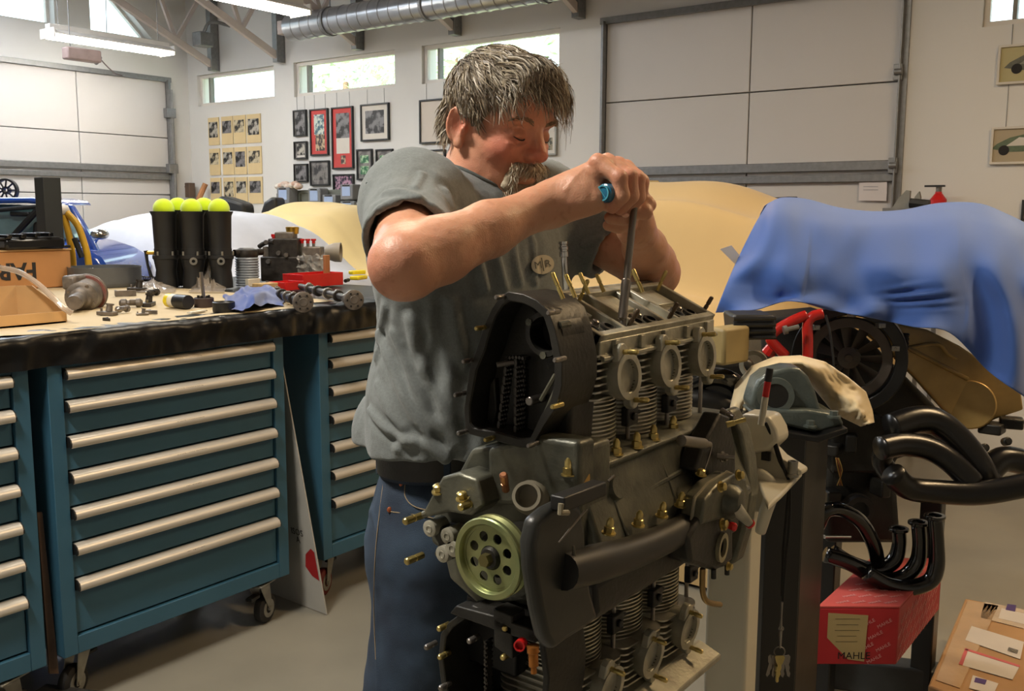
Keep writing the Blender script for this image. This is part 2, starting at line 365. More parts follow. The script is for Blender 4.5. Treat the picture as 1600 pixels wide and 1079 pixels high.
# ---- spiral duct
def onYd(px, py): return onY(px, py, YB-.55)
d0, d1 = onYd(455, 47), onYd(760, -2)
zc = (d0.z+d1.z)/2+.02; t = thing('spiral_duct', (d0.x, YB-.55, zc), 'silver round spiral air duct hanging under the ceiling along the window wall', 'duct')
M_duct = mat('duct_metal', (165, 168, 172), .3, metal=.8, var=.12, scale=8)
mb = MB(); L = d1.x+4-d0.x; prof = []; nn = int(L/.12)
for i in range(nn): prof += [(i*.12, .115), (i*.12+.105, .115), (i*.12+.11, .120), (i*.12+.116, .120)]
mb.lathe((d0.x, YB-.55, zc), (1, 0, 0), [(0, 0)]+prof, 24); mb.build('duct_pipe', M_duct, t)
for i in range(5):
    x = d0.x+.5+i*1.15
    mb = MB(); mb.ring((x, YB-.55, zc), (1, 0, 0), .117, .126, .03); mb.tube([(x+.015, YB-.55, zc+.12), (x+.015, YB-.55, roofz(YB-.55))], .006, 6); mb.build('duct_hanger', M_galv, t)
MB().bb(d0.x-.10, d0.x+.06, YB-.63, YB-.47, zc-.06, zc+.06).build('duct_end_box', mat('painted_box', (165, 150, 142), .5), t, bevel=.006)
# ---- strip lights
M_tube = mat('lit_tube', (255, 250, 240), .5, var=0, emit=60.)
def strip(px0, py0, px1, py1, X, label):
    a = onX(px0, py0, X); b = onX(px1, py1, X); z = (a.z+b.z)/2; a = V((X, a.y, z)); b = V((X, b.y, z))
    t = thing('strip_light', (a+b)/2, label, 'light', 'strip lights'); c = (a+b)/2; L = (b-a).length
    mb = MB(); mb.prism([(X-.13, a.y, z+.035), (X-.05, a.y, z+.075), (X+.05, a.y, z+.075), (X+.13, a.y, z+.035), (X+.13, a.y, z+.025), (X+.045, a.y, z+.065), (X-.045, a.y, z+.065), (X-.13, a.y, z+.025)], (0, b.y-a.y, 0)); mb.build('reflector', M_white, t)
    MB().bb(X-.04, X+.04, a.y, b.y, z+.075, z+.12).build('lamp_housing', M_white, t, bevel=.005)
    for s in (-.055, .055): mb = MB(); mb.cyl((X+s, a.y+.02, z+.015), (X+s, b.y-.02, z+.015), .019, n=12); mb.build('lamp_tube', M_tube, t)
    for y in (a.y+.1, b.y-.1): mb = MB(); mb.tube([(X, y, z+.12), (X, y, roofz(y))], .003, 5); mb.build('hanging_wire', M_galv, t)
    for s in (a.y, b.y): MB().bb(X-.12, X+.12, s-.006, s+.006, z-.005, z+.08).build('end_cap', M_white, t)
strip(75, 62, 262, 84, -8.4, 'lit fluorescent strip light hanging in front of the left garage door')
strip(338, 2, 470, 20, -6.2, 'lit fluorescent strip light hanging beside the end of the duct')
# opener box + cord
p = onX(128, 86, -7.9); t = thing('reel_box', p, 'small grey box hanging below the left strip light, a thin cord running from it', 'cord reel')
MB().box(p, (.1, .30, .10)).build('box_housing', mat('opener_box', (150, 128, 122), .5), t, bevel=.012)
mb = MB(); mb.tube([p+V((0, .16, 0)), onX(150, 98, -8.0)], .02, 8); mb.build('cable_gland', M_galv, t)
pts = [onX(155, 90, -8.2), onX(172, 108, -8.8), onX(186, 117, -9.3), onX(215, 119, -9.6), onX(256, 124, -9.8)]
mb = MB(); mb.tube(pts, .006, 6, smooth=4); mb.build('cord', mat('dark_cord', (90, 75, 72), .6), t)
mb = MB(); mb.tube([p+V((0, -.1, .05)), V((p.x, p.y-.1, roofz(p.y)))], .004, 5); mb.build('hanging_wire', M_galv, t)
# dropped wires from ceiling
a = onX(170, 0, -8.9); b = onX(167, 62, -8.9); mb = MB(); mb.tube([V((a.x, a.y, roofz(a.y))), b], .004, 5); tag(mb.build('ceiling_wire', M_galv), 'thin wire hanging from the roof in front of the triangular gable window', 'wire')
# wall speaker on heel post
p = onY(317, 62, YB-.35); t = thing('wall_speaker', p, 'small grey unit on a bracket beside the corner truss', 'speaker')
MB().box(p, (.14, .16, .14)).build('speaker_housing', M_galv, t, bevel=.01)
mb = MB(); mb.tube([p+V((.02, 0, .07)), p+V((.06, .06, .18)), p+V((.12, .25, .16))], .018, 8, smooth=4); mb.build('bracket', M_galv, t)
# ---- outside: trees and ground seen through the high windows
tag(MB().bb(-30, 20, YB+1.5, YB+30, -.3, -.2).build('outside_ground', mat('dry_grass', (150, 150, 110), .9)), kind='structure')
M_leaf = mat('sunlit_leaves', (170, 215, 160), .7, col2=(225, 240, 205), scale=3)  # greens bleached towards white, the sun's overexposure put into the leaf colour
M_bark = mat('bark', (120, 95, 75), .9)
def tree(px, py, Y, r, h, label, nleaf=900, tall=1.):
    c = onY(px, py, Y); t = thing('tree', (c.x, Y, -.2), label, 'tree', 'trees outside the high windows')
    mb = MB(); mb.tube([(c.x, Y, -.2), (c.x+.1, Y, c.z*.5), (c.x, Y, c.z)], [.16, .12, .05], 8); mb.build('trunk', M_bark, t)
    mb = MB(); rnd = random.Random(px)
    for i in range(nleaf):
        d = V((rnd.gauss(0, 1), rnd.gauss(0, 1), rnd.gauss(0, 1))).normalized()*r*(.55+.45*rnd.random()); d.z *= tall
        q = c+d; n = V((rnd.gauss(0, 1), rnd.gauss(0, 1), rnd.gauss(0, 1))).normalized(); u = n.orthogonal().normalized(); w = n.cross(u); s = .05+.08*rnd.random()
        mb.add([q-u*s, q+w*s*.5, q+u*s, q-w*s*.5], [(0, 1, 2, 3)])
    mb.build('foliage', M_leaf, t, smooth=0, fix=False, kind='stuff')
tree(540, 128, 13, 1.1, 3, 'small bushy tree behind the left half of the second high window')
tree(592, 120, 17, .9, 3, 'tall narrow tree behind the right half of the second high window', 900, 1.5)
tree(845, 88, 12, 1.5, 3, 'leafy green tree behind the third high window, right of the man')
tree(712, 90, 17, .9, 3, 'pale leafy tree behind the left end of the third high window', 600)
# ================================================================== TOOL CABINETS
XC = -2.7
M_teal = mat('teal_enamel', (50, 90, 112), .42, var=.06, scale=5, bump=.03, bscale=300)
M_teal_d = mat('teal_enamel_inner', (18, 66, 82), .5, var=.05)
M_alu = mat('brushed_aluminium', (196, 190, 180), .36, metal=.35, var=.06, scale=40, stretch=(1, .05, 1))
M_black = mat('black_plastic', (22, 22, 22), .45)
M_rub = mat('black_rubber', (26, 25, 24), .7)
M_red_rub = mat('dark_red_wheel', (98, 30, 28), .6)
M_zinc = mat('zinc_plated_steel', (150, 148, 140), .35, metal=.7, var=.15, scale=25)
M_print = mat('black_print', (35, 32, 30), .8, var=0)
def caster(t, x, y, yaw=0., wheel=M_rub, zt=.165, lever=True):
    rot = Matrix.Rotation(yaw, 3, 'Z'); P = lambda a, b, z: V((x, y, z))+rot @ V((a, b, 0)); r = .055
    mb = MB(); mb.box(P(0, 0, zt), (.10, .085, .006), yaw); mb.build('caster_plate', M_zinc, t, bevel=.001)
    mb = MB()
    for s in (-1, 1): mb.prism([P(-.03, s*.024, zt-.01), P(.03, s*.024, zt-.01), P(.045, s*.024, .05), P(.03, s*.024, .045)], rot @ V((0, .003, 0)))
    mb.cyl(P(0, 0, zt-.015), P(0, 0, zt-.003), .032, n=14); mb.build('caster_fork', M_zinc, t)
    mb = MB(); c = P(.03, 0, r); ax = rot @ V((0, 1, 0)); mb.lathe(c-ax*.018, ax, [(0, .022), (0, r-.01), (.005, r-.002), (.012, r), (.024, r), (.031, r-.002), (.036, r-.01), (.036, .022)], 24); mb.build('caster_wheel', wheel, t)
    mb = MB(); mb.cyl(c-ax*.03, c+ax*.03, .009, n=10); mb.ring(c-ax*.0195, ax, .018, .034, .039, 18); mb.build('caster_hub', M_zinc, t)
    if lever: mb = MB(); mb.box(P(-.045, 0, zt-.045), (.05, .03, .012), yaw); mb.build('brake_lever', M_black, t, bevel=.003)
def cabinet(y0, y1, label, words, nlab, wheels, ztop=1.06, zbot=.175, depth=.62, casters=True):
    t = thing('tool_cabinet', (XC-depth/2, (y0+y1)/2, zbot), label, 'cabinet', 'teal tool cabinets under the workbench')
    w = .045; x1, x0 = XC, XC-depth
    mb = MB()
    mb.bb(x0, x1, y0, y0+w, zbot, ztop); mb.bb(x0, x1, y1-w, y1, zbot, ztop); mb.bb(x0, x1-.001, y0+w, y1-w, zbot, zbot+.055); mb.bb(x0, x0+.01, y0+w, y1-w, zbot+.05, ztop); mb.bb(x0, x1-.001, y0+w, y1-w, ztop-.012, ztop)
    mb.build('cabinet_body', M_teal, t, bevel=.002)
    MB().bb(x0+.01, x1-.05, y0+w, y1-w, zbot+.055, ztop-.012).build('inner_case', M_black, t, smooth=0)
    zt = [1.046, .948, .842, .734, .624, .515, .404, .235]
    for k in range(7):
        a, b = zt[k], zt[k+1]
        ya, yb = y0+w+.003, y1-w-.003
        d = MB().bb(x1-.05, x1-.012, ya, yb, b+.006 if k < 6 else .236, a).build('drawer', M_teal, t, bevel=.002)
        h = MB(); pf = []
        for i in range(9):
            an = -.2+i*(pi*.62)/8; pf.append((x1-.012+.026*math.cos(an-.3)*1.0, a-.020+.019*math.sin(an-.35)))
        pf = [(x1-.012, a+.001), (x1+.004, a+.001), (x1+.016, a-.006), (x1+.021, a-.017), (x1+.020, a-.028), (x1+.015, a-.032), (x1+.012, a-.028), (x1+.011, a-.014), (x1+.001, a-.008), (x1-.012, a-.008)]
        h.prism([V((px, ya+.004, z)) for px, z in pf], (0, yb-ya-.008, 0)); hd = h.build('drawer_handle', M_alu, d, smooth=50)
        for yy in (ya+.0, yb-.004): MB().prism([V((px-.001, yy, z)) for px, z in pf[:1]+pf[1:7]+[(x1-.012, a-.034)]], (0, .004, 0)).build('end_cap', M_black, d, smooth=0)
        if k < len(words) and words[k]:
            tx = text('label_strip', words[k], .0095, (x1+.0175, y0+(y1-y0)*.53, a-.0105), (0, 1, 0), (-.55, 0, .83), M_print, d, .0004)
    if casters:
        for i, (cy, cx, yaw) in enumerate(((y0+.09, x1-.09, -1.2), (y1-.10, x1-.05, 1.9), (y0+.09, x0+.08, .3), (y1-.09, x0+.08, .1))):
            caster(t, cx, cy, yaw, wheels)
    return t
cab = cabinet(1.396, 2.257, 'teal seven-drawer tool cabinet in the middle, fully in view under the workbench', ['SPECIAL TOOLS ENGINE', 'SPECIAL TOOLS ENGINE', 'SPECIAL TOOLS ENGINE', 'SPECIAL TOOLS GEARBOX', 'TEST GAUGES', '', 'TEST EQUIPMENT'], 7, M_rub)
cabinet(.50, 1.342, 'teal tool cabinet at the left edge of the photo, mostly cut off', [], 0, M_rub)
cabinet(2.425, 3.25, 'teal tool cabinet on dark red wheels, partly hidden behind the man', [], 0, M_red_rub)
# floor base (dark rail) between the left cabinets, leaning sign
mb = MB(); mb.box((-2.66, 1.37, .03), (.30, .20, .05), .4); mb.box((-2.60, 1.40, .065), (.12, .10, .03), .4)
tag(mb.build('floor_dolly', mat('dusty_black_steel', (42, 40, 37), .6, var=.3), None, bevel=.006), 'black steel dolly base on the floor between the two left cabinets', 'dolly')
mb = MB(); mb.prism([onX(px, py, -2.74) for px, py in ((58, 800), (66, 800), (92, 1052), (78, 1052))], (-.01, 0, 0)); tag(mb.build('wooden_strip', mat('dark_wood', (84, 64, 50), .7, var=.2)), 'thin brown wooden strip standing between the two left tool cabinets', 'wood')
p0 = onZ(502, 953, 0.0); pz = onZ(470, 905, 0.0)
M_board = mat('white_board', (168, 166, 160), .5, var=.08, scale=6)
t = thing('leaning_board', (-2.66, 2.34, 0), 'thin white printed board with a red patch leaning between two cabinets', 'board')
a, b, c, d = V((-2.62, 2.36, .003)), V((-2.95, 2.37, .003)), V((-2.98, 2.30, 1.0)), V((-2.76, 2.29, 1.0))
nrm = (b-a).cross(c-a).normalized()*.005
MB().prism([a, b, c, d], nrm).build('board_sheet', M_board, t)
def bp(u, v): return (a+(b-a)*u)+((d+(c-d)*u)-(a+(b-a)*u))*v - nrm*(.25 if nrm.y > 0 else -1.25)
MB().prism([bp(.02, .13), bp(.14, .14), bp(.24, .17), bp(.20, .22), bp(.08, .25), bp(.02, .24)], nrm*.1).build('red_patch', mat('red_print', (150, 28, 30), .6), t)
tx = [text('s', s, .035, bp(.30, v)-nrm*.15, (b-a) if (b-a).x > 0 else (a-b), (d-a), M_print, t, .0003) for s, v in (('ISOS', .30), ('A', .27))]
join_text(tx, 'printed_letters', M_print, t)
# ================================================================== WORKBENCH
ZT = 1.15
M_plastic = mat('black_plastic_sheet', (11, 11, 12), .34, var=.2, spec=.35, bump=.25, bscale=25)
M_kraft = mat('kraft_paper', (186, 168, 134), .8, var=.05, scale=6, bump=.05)
M_card = mat('cardboard', (190, 154, 106), .8, var=.05, scale=8, bump=.04)
t = thing('workbench', (-3.4, 2.0, 1.06), 'long workbench top wrapped in black plastic sheet with brown paper spread over it', 'workbench')
MB().bb(-4.55, -2.70, .45, 3.35, 1.062, 1.146).build('bench_board', M_black, t)
def drape(u, v):
    y = .42+2.96*u; L = v*.30
    w1 = fb(y*4, v*2, 1.3)*.014+fb(y*11, v*5, 7)*.010+abs(fb(y*17, v*3+y*4, 3))*.012
    if L < .20: x, z = -2.87+L*.93, ZT+.001+abs(w1)*.5*min(1, L/.1)
    else: x, z = -2.684+.010*math.sin(min(1, (L-.2)/.03)*1.5)+w1*1.0, ZT+.002-(L-.20)*.93+fb(y*2.5, 4)*.008*(L-.2)*10
    return (x, y, z)
mb = MB(); mb.sheet(drape, 260, 26); mb.build('plastic_sheet', M_plastic, t, smooth=180)
def paper(u, v):
    y = .42+2.2*u; edge = -2.715+.025*fb(y*2.2, 3)+.02*fb(y*6, 8)-(.10 if y > 2.45 else 0)
    x = -4.5+(edge+4.5)*v; return (x, y, ZT+.004+.004*fb(x*5, y*5)+.006*max(0, fb(y*3, x*3, 5))*(v > .3))
mb = MB(); mb.sheet(paper, 120, 60); mb.build('kraft_paper', M_kraft, t, smooth=180)
# ================================================================== THINGS ON THE BENCH
ZB = ZT+.006
def bz(px, py, z=ZB): return onZ(px, py, z)
M_iron = mat('dusty_cast_metal', (112, 104, 96), .5, metal=.5, var=.3, scale=30, bump=.2, bscale=90)
M_darkiron = mat('dark_oily_metal', (56, 52, 48), .42, metal=.5, var=.35, scale=35, bump=.15)
M_steel = mat('worn_steel', (140, 134, 128), .3, metal=.85, var=.15)
M_gold = mat('gold_zinc', (186, 150, 62), .3, metal=.85, var=.15, scale=30)
M_red = mat('red_plastic', (196, 24, 24), .4)
M_ball = mat('tennis_ball_felt', (205, 232, 20), .95, var=.05, bump=.4, bscale=500, sheen=.6)
# -- open kraft tray, bottom left
t = thing('cardboard_tray', bz(50, 505), 'shallow open cardboard tray at the left end of the workbench', 'tray')
pr_ = bz(103, 503); yr = pr_.y; x1 = pr_.x
MB().bb(x1-.30, x1, yr-.62, yr, ZB, ZB+.004).build('tray_bottom', M_card, t)
mk = M_card
MB().bb(x1-.004, x1, yr-.62, yr, ZB, ZB+.035).build('front_wall', mat('pale_card', (200, 158, 104), .8, var=.04), t)
MB().bb(x1-.304, x1-.30, yr-.62, yr, ZB, ZB+.10).build('back_wall', mk, t)
MB().prism([(x1, yr, ZB), (x1-.30, yr, ZB), (x1-.30, yr, ZB+.10), (x1-.20, yr, ZB+.105), (x1, yr, ZB+.035)], (0, .004, 0)).build('end_wall', mk, t)
for k in range(3):
    mb = MB(); mb.lathe((x1-.16-k*.05, yr-.42, ZB+.03), (.05, 1, 0), [(0, .006), (.02, .013), (.06, .016), (.07, .011), (.16, .011), (.17, .018), (.2, .012)], 14)
    tag(mb.build('shaft_part', M_darkiron), ['small dark shaft lying at the front of the cardboard tray', 'small dark shaft lying in the middle of the cardboard tray', 'small dark shaft lying at the back of the cardboard tray'][k], 'shaft', 'shafts in the cardboard tray')
# -- FAR box
q = bz(113, 447); fx, fy = q.x, q.y; hh = onX(113, 390, fx).z-ZB
t = thing('printed_box', (fx-.1, fy-.3, ZB), 'brown cardboard box with large upside-down letters on its side', 'box')
MB().bb(fx-.26, fx, fy-.62, fy, ZB, ZB+hh).build('box_body', mat('orange_cardboard', (176, 124, 74), .75, var=.05, scale=5), t, bevel=.004)
MB().bb(fx-.27, fx+.004, fy-.63, fy+.004, ZB+hh, ZB+hh+.006).build('box_lid', M_card, t)
text('box_print', 'FAR', hh*.60, (fx+.0015, onX(27, 425, fx).y, ZB+hh*.50), (0, -1, 0), (0, 0, -1), M_print, t, .0005, bold=.003)
bx, by, bz_ = fx, fy, ZB+hh+.006
# black ribbed rails and black upright on top of the box
t = thing('black_column', (bx-.10, by-.10, bz_), 'tall black rectangular column standing on the box beside the blue car', 'column')
cw0 = onX(68, 300, bx-.12); cw1 = onX(96, 300, bx-.12); ctop = onX(82, 277, bx-.12).z
MB().bb(bx-.20, bx-.12, cw0.y, cw1.y, bz_, ctop).build('column_body', mat('matt_black_foam', (38, 40, 40), .7, var=.05), t, bevel=.003)
MB().bb(bx-.22, bx-.10, cw0.y-.02, cw1.y+.02, bz_, bz_+.012).build('column_foot', M_black, t, bevel=.003)
cA = (cw0.y, cw1.y)
t = thing('ribbed_cover', (bx-.05, by-.25, bz_), 'glossy black ribbed engine cover lying on top of the printed box', 'cover')
MB().bb(bx-.088, bx+.02, by-.30, by-.03, bz_, bz_+.05).build('cover_body', mat('glossy_black', (16, 16, 17), .2), t, bevel=.012)
for k in range(9):
    y = by-.60+k*.062
    MB().box((bx-.03, y, bz_+.062+.004*math.sin(k)), (.11, .026, .018), .15).build('rib', mat('glossy_black', (16, 16, 17), .2), t, bevel=.004)
MB().bb(bx-.07, bx+.01, by-.62, by-.05, bz_+.045, bz_+.055).build('rib_rail', M_black, t, bevel=.002)
# -- clear hose
mb = MB(); mb.tube([at(0, 418, 3.25), at(28, 424, 3.15), at(55, 440, 3.05), at(80, 462, 2.98), at(98, 480, 2.96), at(112, 489, 2.97)], .009, 10, smooth=6)
tag(mb.build('clear_hose', mat('clear_vinyl', (190, 170, 150), .12, var=.1, alpha=.6)), 'clear plastic hose curving over the cardboard tray to the metal housing', 'hose')
# -- round grey pan
c = bz(165, 446); r = .16
t = thing('round_pan', c, 'wide round dark grey pan standing behind the metal housing', 'pan')
mb = MB(); mb.lathe(c, (0, 0, 1), [(0, r*.95), (.012, r*.99), (.02, r), (.085, r), (.09, r*1.01), (.09, r*.985), (.02, r*.97), (.012, .001)], 40, sx=1.); mb.build('pan_body', mat('grey_pan', (96, 98, 100), .5, metal=.2), t)
# -- starter-like housing
a_ = bz(118, 488)+V((0, 0, .036)); ax = (bz(182, 455)+V((0, 0, .078))-a_).normalized()
t = thing('metal_housing', a_-V((0, 0, .02)), 'dusty grey round metal housing with a narrow snout lying on the paper', 'engine part')
mb = MB(); mb.lathe(a_-ax*.02, ax, [(0, .010), (0, .024), (.03, .027), (.035, .022), (.10, .026), (.105, .036), (.12, .038), (.13, .045), (.135, .055), (.22, .060), (.235, .066), (.24, .072), (.255, .072), (.256, .05)], 28); mb.build('housing_body', M_iron, t)
mb = MB(); mb.ring(a_+ax*.20, ax, .055, .069, .02, 28); mb.build('red_band', mat('worn_red', (128, 58, 48), .6, var=.3, col2=(110, 96, 88), scale=20), t)
x_, y_, _ = basis(ax)
for k in range(4):
    an = k*pi/2+.5; pp = a_+ax*.105+(x_*math.cos(an)+y_*math.sin(an))*.045
    mb = MB(); mb.cyl(pp, pp+ax*.02, .006, n=8); mb.build('bolt', M_steel, t)
MB().box(a_+ax*.16+V((-.02, -.02, .05)), (.05, .09, .05), .6).build('side_box', M_iron, t, bevel=.01)
# -- heap of small metal parts (each a thing)
M_bits = [M_iron, M_darkiron, M_steel]
def bracket(px, py, s, yaw, m, label, kind=0):
    c = bz(px, py)+V((0, 0, .0)); rot = Matrix.Rotation(yaw, 3, 'Z'); P = lambda x, y, z: c+rot @ V((x*s, y*s, z*s))
    t = thing('metal_fitting', c, label, 'engine part', 'small metal fittings scattered on the paper')
    if kind == 0:
        mb = MB(); mb.prism([P(-.5, -.2, 0), P(.5, -.25, 0), P(.55, .1, 0), P(.1, .3, 0), P(-.45, .2, 0)], V((0, 0, .18*s))); mb.build('flange_plate', m, t, bevel=.002)
        mb = MB(); mb.lathe(P(.1, 0, .18), (0, .2, 1), [(0, .16*s), (.3*s, .14*s), (.3*s, .19*s), (.38*s, .19*s), (.38*s, .1*s)], 16); mb.build('neck', m, t)
        mb = MB(); mb.cyl(P(-.35, 0, .15), P(-.35, 0, .32), .07*s, n=6); mb.build('nut', M_steel, t)
    elif kind == 1:
        mb = MB(); mb.lathe(P(-.5, 0, .2), rot @ V((1, 0, .0)), [(0, .10*s), (.1*s, .19*s), (.3*s, .19*s), (.34*s, .12*s), (.7*s, .12*s), (.72*s, .2*s), (.9*s, .2*s), (1.*s, .1*s)], 16); mb.build('body', m, t)
        mb = MB(); mb.box(P(.1, 0, .28), (.3*s, .34*s, .16*s), yaw); mb.build('lug', m, t, bevel=.002)
    else:
        mb = MB(); mb.prism([P(-.5, -.3, 0), P(.5, -.3, 0), P(.5, -.2, 0), P(-.4, -.2, 0), P(-.4, .3, 0), P(-.5, .3, 0)], V((0, 0, .3*s))); mb.build('angle', m, t, bevel=.0015)
        mb = MB(); mb.cyl(P(.2, -.1, 0), P(.2, -.1, .22), .1*s, n=12); mb.build('spacer', M_steel, t)
bits = [(168, 492, .07, .3, 0, 0, 'grey flanged fitting lying just right of the housing snout'), (192, 488, .06, 1.8, 2, 1, 'small round steel fitting below the housing'), (205, 480, .08, .9, 0, 1, 'larger grey cylindrical fitting in the middle of the paper'),
        (232, 478, .08, 2.4, 1, 0, 'dark flanged fitting left of the yellow and black can'), (240, 490, .045, .4, 2, 2, 'tiny steel angle piece at the front of the paper'), (222, 492, .04, 1.2, 2, 0, 'tiny flanged piece near the front edge of the paper'),
        (170, 501, .035, .1, 1, 2, 'tiny dark angle piece nearest the front edge'), (215, 455, .09, .2, 1, 0, 'dark bracket behind the loose fittings, beside the pan'), (196, 462, .08, 1.1, 0, 2, 'grey angle bracket in front of the pan'), (240, 462, .07, 2.0, 1, 1, 'dark cylindrical fitting in front of the black intake tubes'),
        (385, 466, .05, .5, 1, 1, 'dark cylindrical fitting peeping out behind the blue cloth'), (416, 448, .05, .4, 2, 0, 'small steel piece beside the small cream box')]
for b in bits: bracket(b[0], b[1], b[2], b[3], M_bits[b[4]], b[6], b[5])
# loose rods / springs behind
mb = MB(); p0, p1 = bz(222, 440), bz(258, 442); pts = []
for i in range(120): f = i/119; an = f*2*pi*12; q = p0.lerp(p1, f)+V((math.cos(an)*.012, 0, .016+math.sin(an)*.012)); pts.append(q)
mb.tube(pts, .003, 5); tag(mb.build('coil_spring', M_darkiron), 'dark coil spring lying between the pan and the black intake tubes', 'spring')
# -- can
a_ = bz(264, 480)+V((0, 0, .026)); ax = (bz(302, 484)+V((0, 0, .026))-a_).normalized()
t = thing('spray_tube', a_-V((0, 0, .026)), 'yellow white and black tube lying on the paper', 'tube')
for nm, s0, s1, m in (('yellow_cap', 0, .022, mat('yellow_plastic', (222, 200, 30), .4)), ('white_band', .022, .05, mat('white_label', (214, 206, 186), .6)), ('black_body', .05, .12, M_black)):
    mb = MB(); mb.cyl(a_+ax*s0, a_+ax*s1, .025, n=20); mb.build(nm, m, t, bevel=.001)
mb = MB(); mb.box(bz(300, 487)+V((.03, 0, .003)), (.02, .09, .004), .35); tag(mb.build('paper_slip', mat('white_label', (214, 206, 186), .6)), 'white paper slip in front of the yellow and black tube', 'paper')
# -- intake tubes with tennis balls
px0 = [258, 281, 301, 322, 345]
M_abs = mat('satin_black_casting', (24, 25, 26), .5, var=.15, scale=20)
base = bz(305, 449); D = (base-CAM).dot(FH)
for k, px in enumerate((259, 302, 345, 281, 322, 333)):
    row = 0 if k < 3 else 1
    if k == 5: continue
    c = at(px, 400, D+(.0 if row == 0 else .13)); c.z = ZB
    zj = at(px, 388, D).z; ztp = at(px, 330 if row == 0 else 328, D+(.0 if row == 0 else .13)).z
    t = thing('intake_tube', c, ['black intake tube with throttle body at the left front of the row', 'black intake tube with throttle body in the middle of the front row', 'black intake tube with throttle body at the right front of the row', 'black intake tube behind, between left and middle front tubes', 'black intake tube behind, between middle and right front tubes'][k], 'intake tube', 'black intake tubes holding tennis balls')
    mb = MB(); mb.lathe((c.x, c.y, zj), (0, 0, 1), [(0, .048), (ztp-zj-.02, .053), (ztp-zj-.004, .061), (ztp-zj, .061), (ztp-zj, .052), (.01, .044)], 26); mb.build('air_horn', M_abs, t)
    mb = MB(); mb.lathe((c.x, c.y, ZB), (0, 0, 1), [(0, .05), (.03, .05), (.08, .045), (zj-ZB-.05, .053), (zj-ZB-.045, .058), (zj-ZB-.03, .058), (zj-ZB-.03, .050), (zj-ZB, .050)], 24); mb.build('throttle_body', M_abs, t)
    for i in range(5):
        an = i*2*pi/5+k; mb = MB(); mb.cyl((c.x+.054*math.cos(an), c.y+.054*math.sin(an), zj-.03), (c.x+.054*math.cos(an), c.y+.054*math.sin(an), zj-.012), .005, n=6); mb.build('screw', M_zinc, t)
    if row == 0 and k > 0:
        d = (CAM-c); d.z = 0; d.normalize(); mb = MB(); mb.ring(V((c.x, c.y, zj-.055))+d*.045, d, .008, .017, .022, 16); mb.build('shaft_ring', M_zinc, t)
    if k == 0:
        d = -RH; q = V((c.x, c.y, zj-.02)); mb = MB(); mb.cyl(q+d*.05, q+d*.085, .009, n=10); mb.build('lever_pivot', M_gold, t)
        mb = MB(); mb.tube([q+d*.09+V((0, 0, .01)), q+d*.085+V((0, 0, -.05)), q+d*.07+V((0, 0, -.11))], [.009, .006, .008], 8); mb.build('throttle_lever', M_abs, t)
    bl = MB(); bc = V((c.x, c.y, ztp+.010)); bl.ell(bc, .0475, nu=24, nv=16)
    b = bl.build('tennis_ball', M_ball, None, smooth=180)
    tag(b, ['yellow-green tennis ball on the left front intake tube', 'yellow-green tennis ball on the middle front intake tube', 'yellow-green tennis ball on the right front intake tube', 'yellow-green tennis ball on the rear intake tube between left and middle', 'yellow-green tennis ball on the rear intake tube between middle and right'][k], 'ball', 'tennis balls on the intake tubes')
p = at(300, 392, D+.06); MB_ = MB().box(V((p.x, p.y, at(300, 391, D).z-.035)), (.10, .34, .016), -YAW+pi/2+pi/2)
# -- ribbed canister
c = bz(387, 446); t = thing('ribbed_canister', c, 'grey ribbed canister with a black clamp on top beside the intake tubes', 'canister')
zz0 = at(387, 401, (c-CAM).dot(FH)).z-ZB; pf = [(0, .052)]
for i in range(11): pf += [(.006+i*zz0/11.2, .056), (.006+(i+.6)*zz0/11.2, .050)]
mb = MB(); mb.lathe(c, (0, 0, 1), pf, 26); mb.build('canister_body', mat('ribbed_grey', (138, 144, 150), .4, var=.08), t)
mb = MB(); mb.lathe(c+V((0, 0, zz0-.003)), (0, 0, 1), [(0, .05), (.012, .055), (.035, .05), (.045, .03), (.045, .001)], 22); mb.cyl(c+V((.0, -.07, zz0+.02)), c+V((0, .09, zz0+.02)), .016, n=12); mb.build('canister_clamp', M_darkiron, t)
c = bz(382, 445)+V((.10, -.03, 0)); MBx = MB().box(c+V((0, 0, .018)), (.02, .075, .036), .1); tag(MBx.build('white_carton', mat('white_label', (214, 206, 186), .6), None, bevel=.002), 'small white carton standing in front of the ribbed canister', 'box')
# -- injection pump with red caps
c = bz(452, 440)+V((-.15, -.02, 0)); D2 = (c-CAM).dot(FH); S = D2/1510
t = thing('injection_pump', c, 'dark mechanical injection pump with a gold cap and red plugs behind the red trays', 'engine part')
def up(px, py, dd=0.): return at(px, py, D2+dd)
rd = RH; ff = FH
def pbox(px0, py0, px1, py1, dep, dd=0., name='pump_body', m=M_darkiron, bev=.006):
    a, b = up(px0, py0, dd), up(px1, py1, dd); q = (a+b)/2; MB().box(q, (abs((b-a).dot(rd)), dep, abs(a.z-b.z)), YAW).build(name, m, t, bevel=bev)
pbox(412, 400, 490, 438, .14); pbox(423, 372, 470, 402, .12); pbox(432, 362, 462, 374, .09, 0, 'pump_head', M_iron); pbox(474, 385, 505, 430, .10, .01, 'side_housing', M_iron); pbox(412, 385, 428, 402, .06, -.02, 'pump_flange', M_iron)
q = up(457, 366); mb = MB(); mb.lathe(V((q.x, q.y, up(457, 372).z)), (0, 0, 1), [(0, .008), (.02, .01), (.022, .03), (.055, .034), (.057, .030), (.05, .001)], 22); mb.build('gold_cap', M_gold, t)
for px in (428,): 
    q = up(px, 370, -.03); mb = MB(); mb.lathe(q-V((0, 0, .02)), (0, 0, 1), [(0, .012), (.02, .010), (.021, .014), (.034, .014)], 14); mb.build('red_plug', M_red, t)
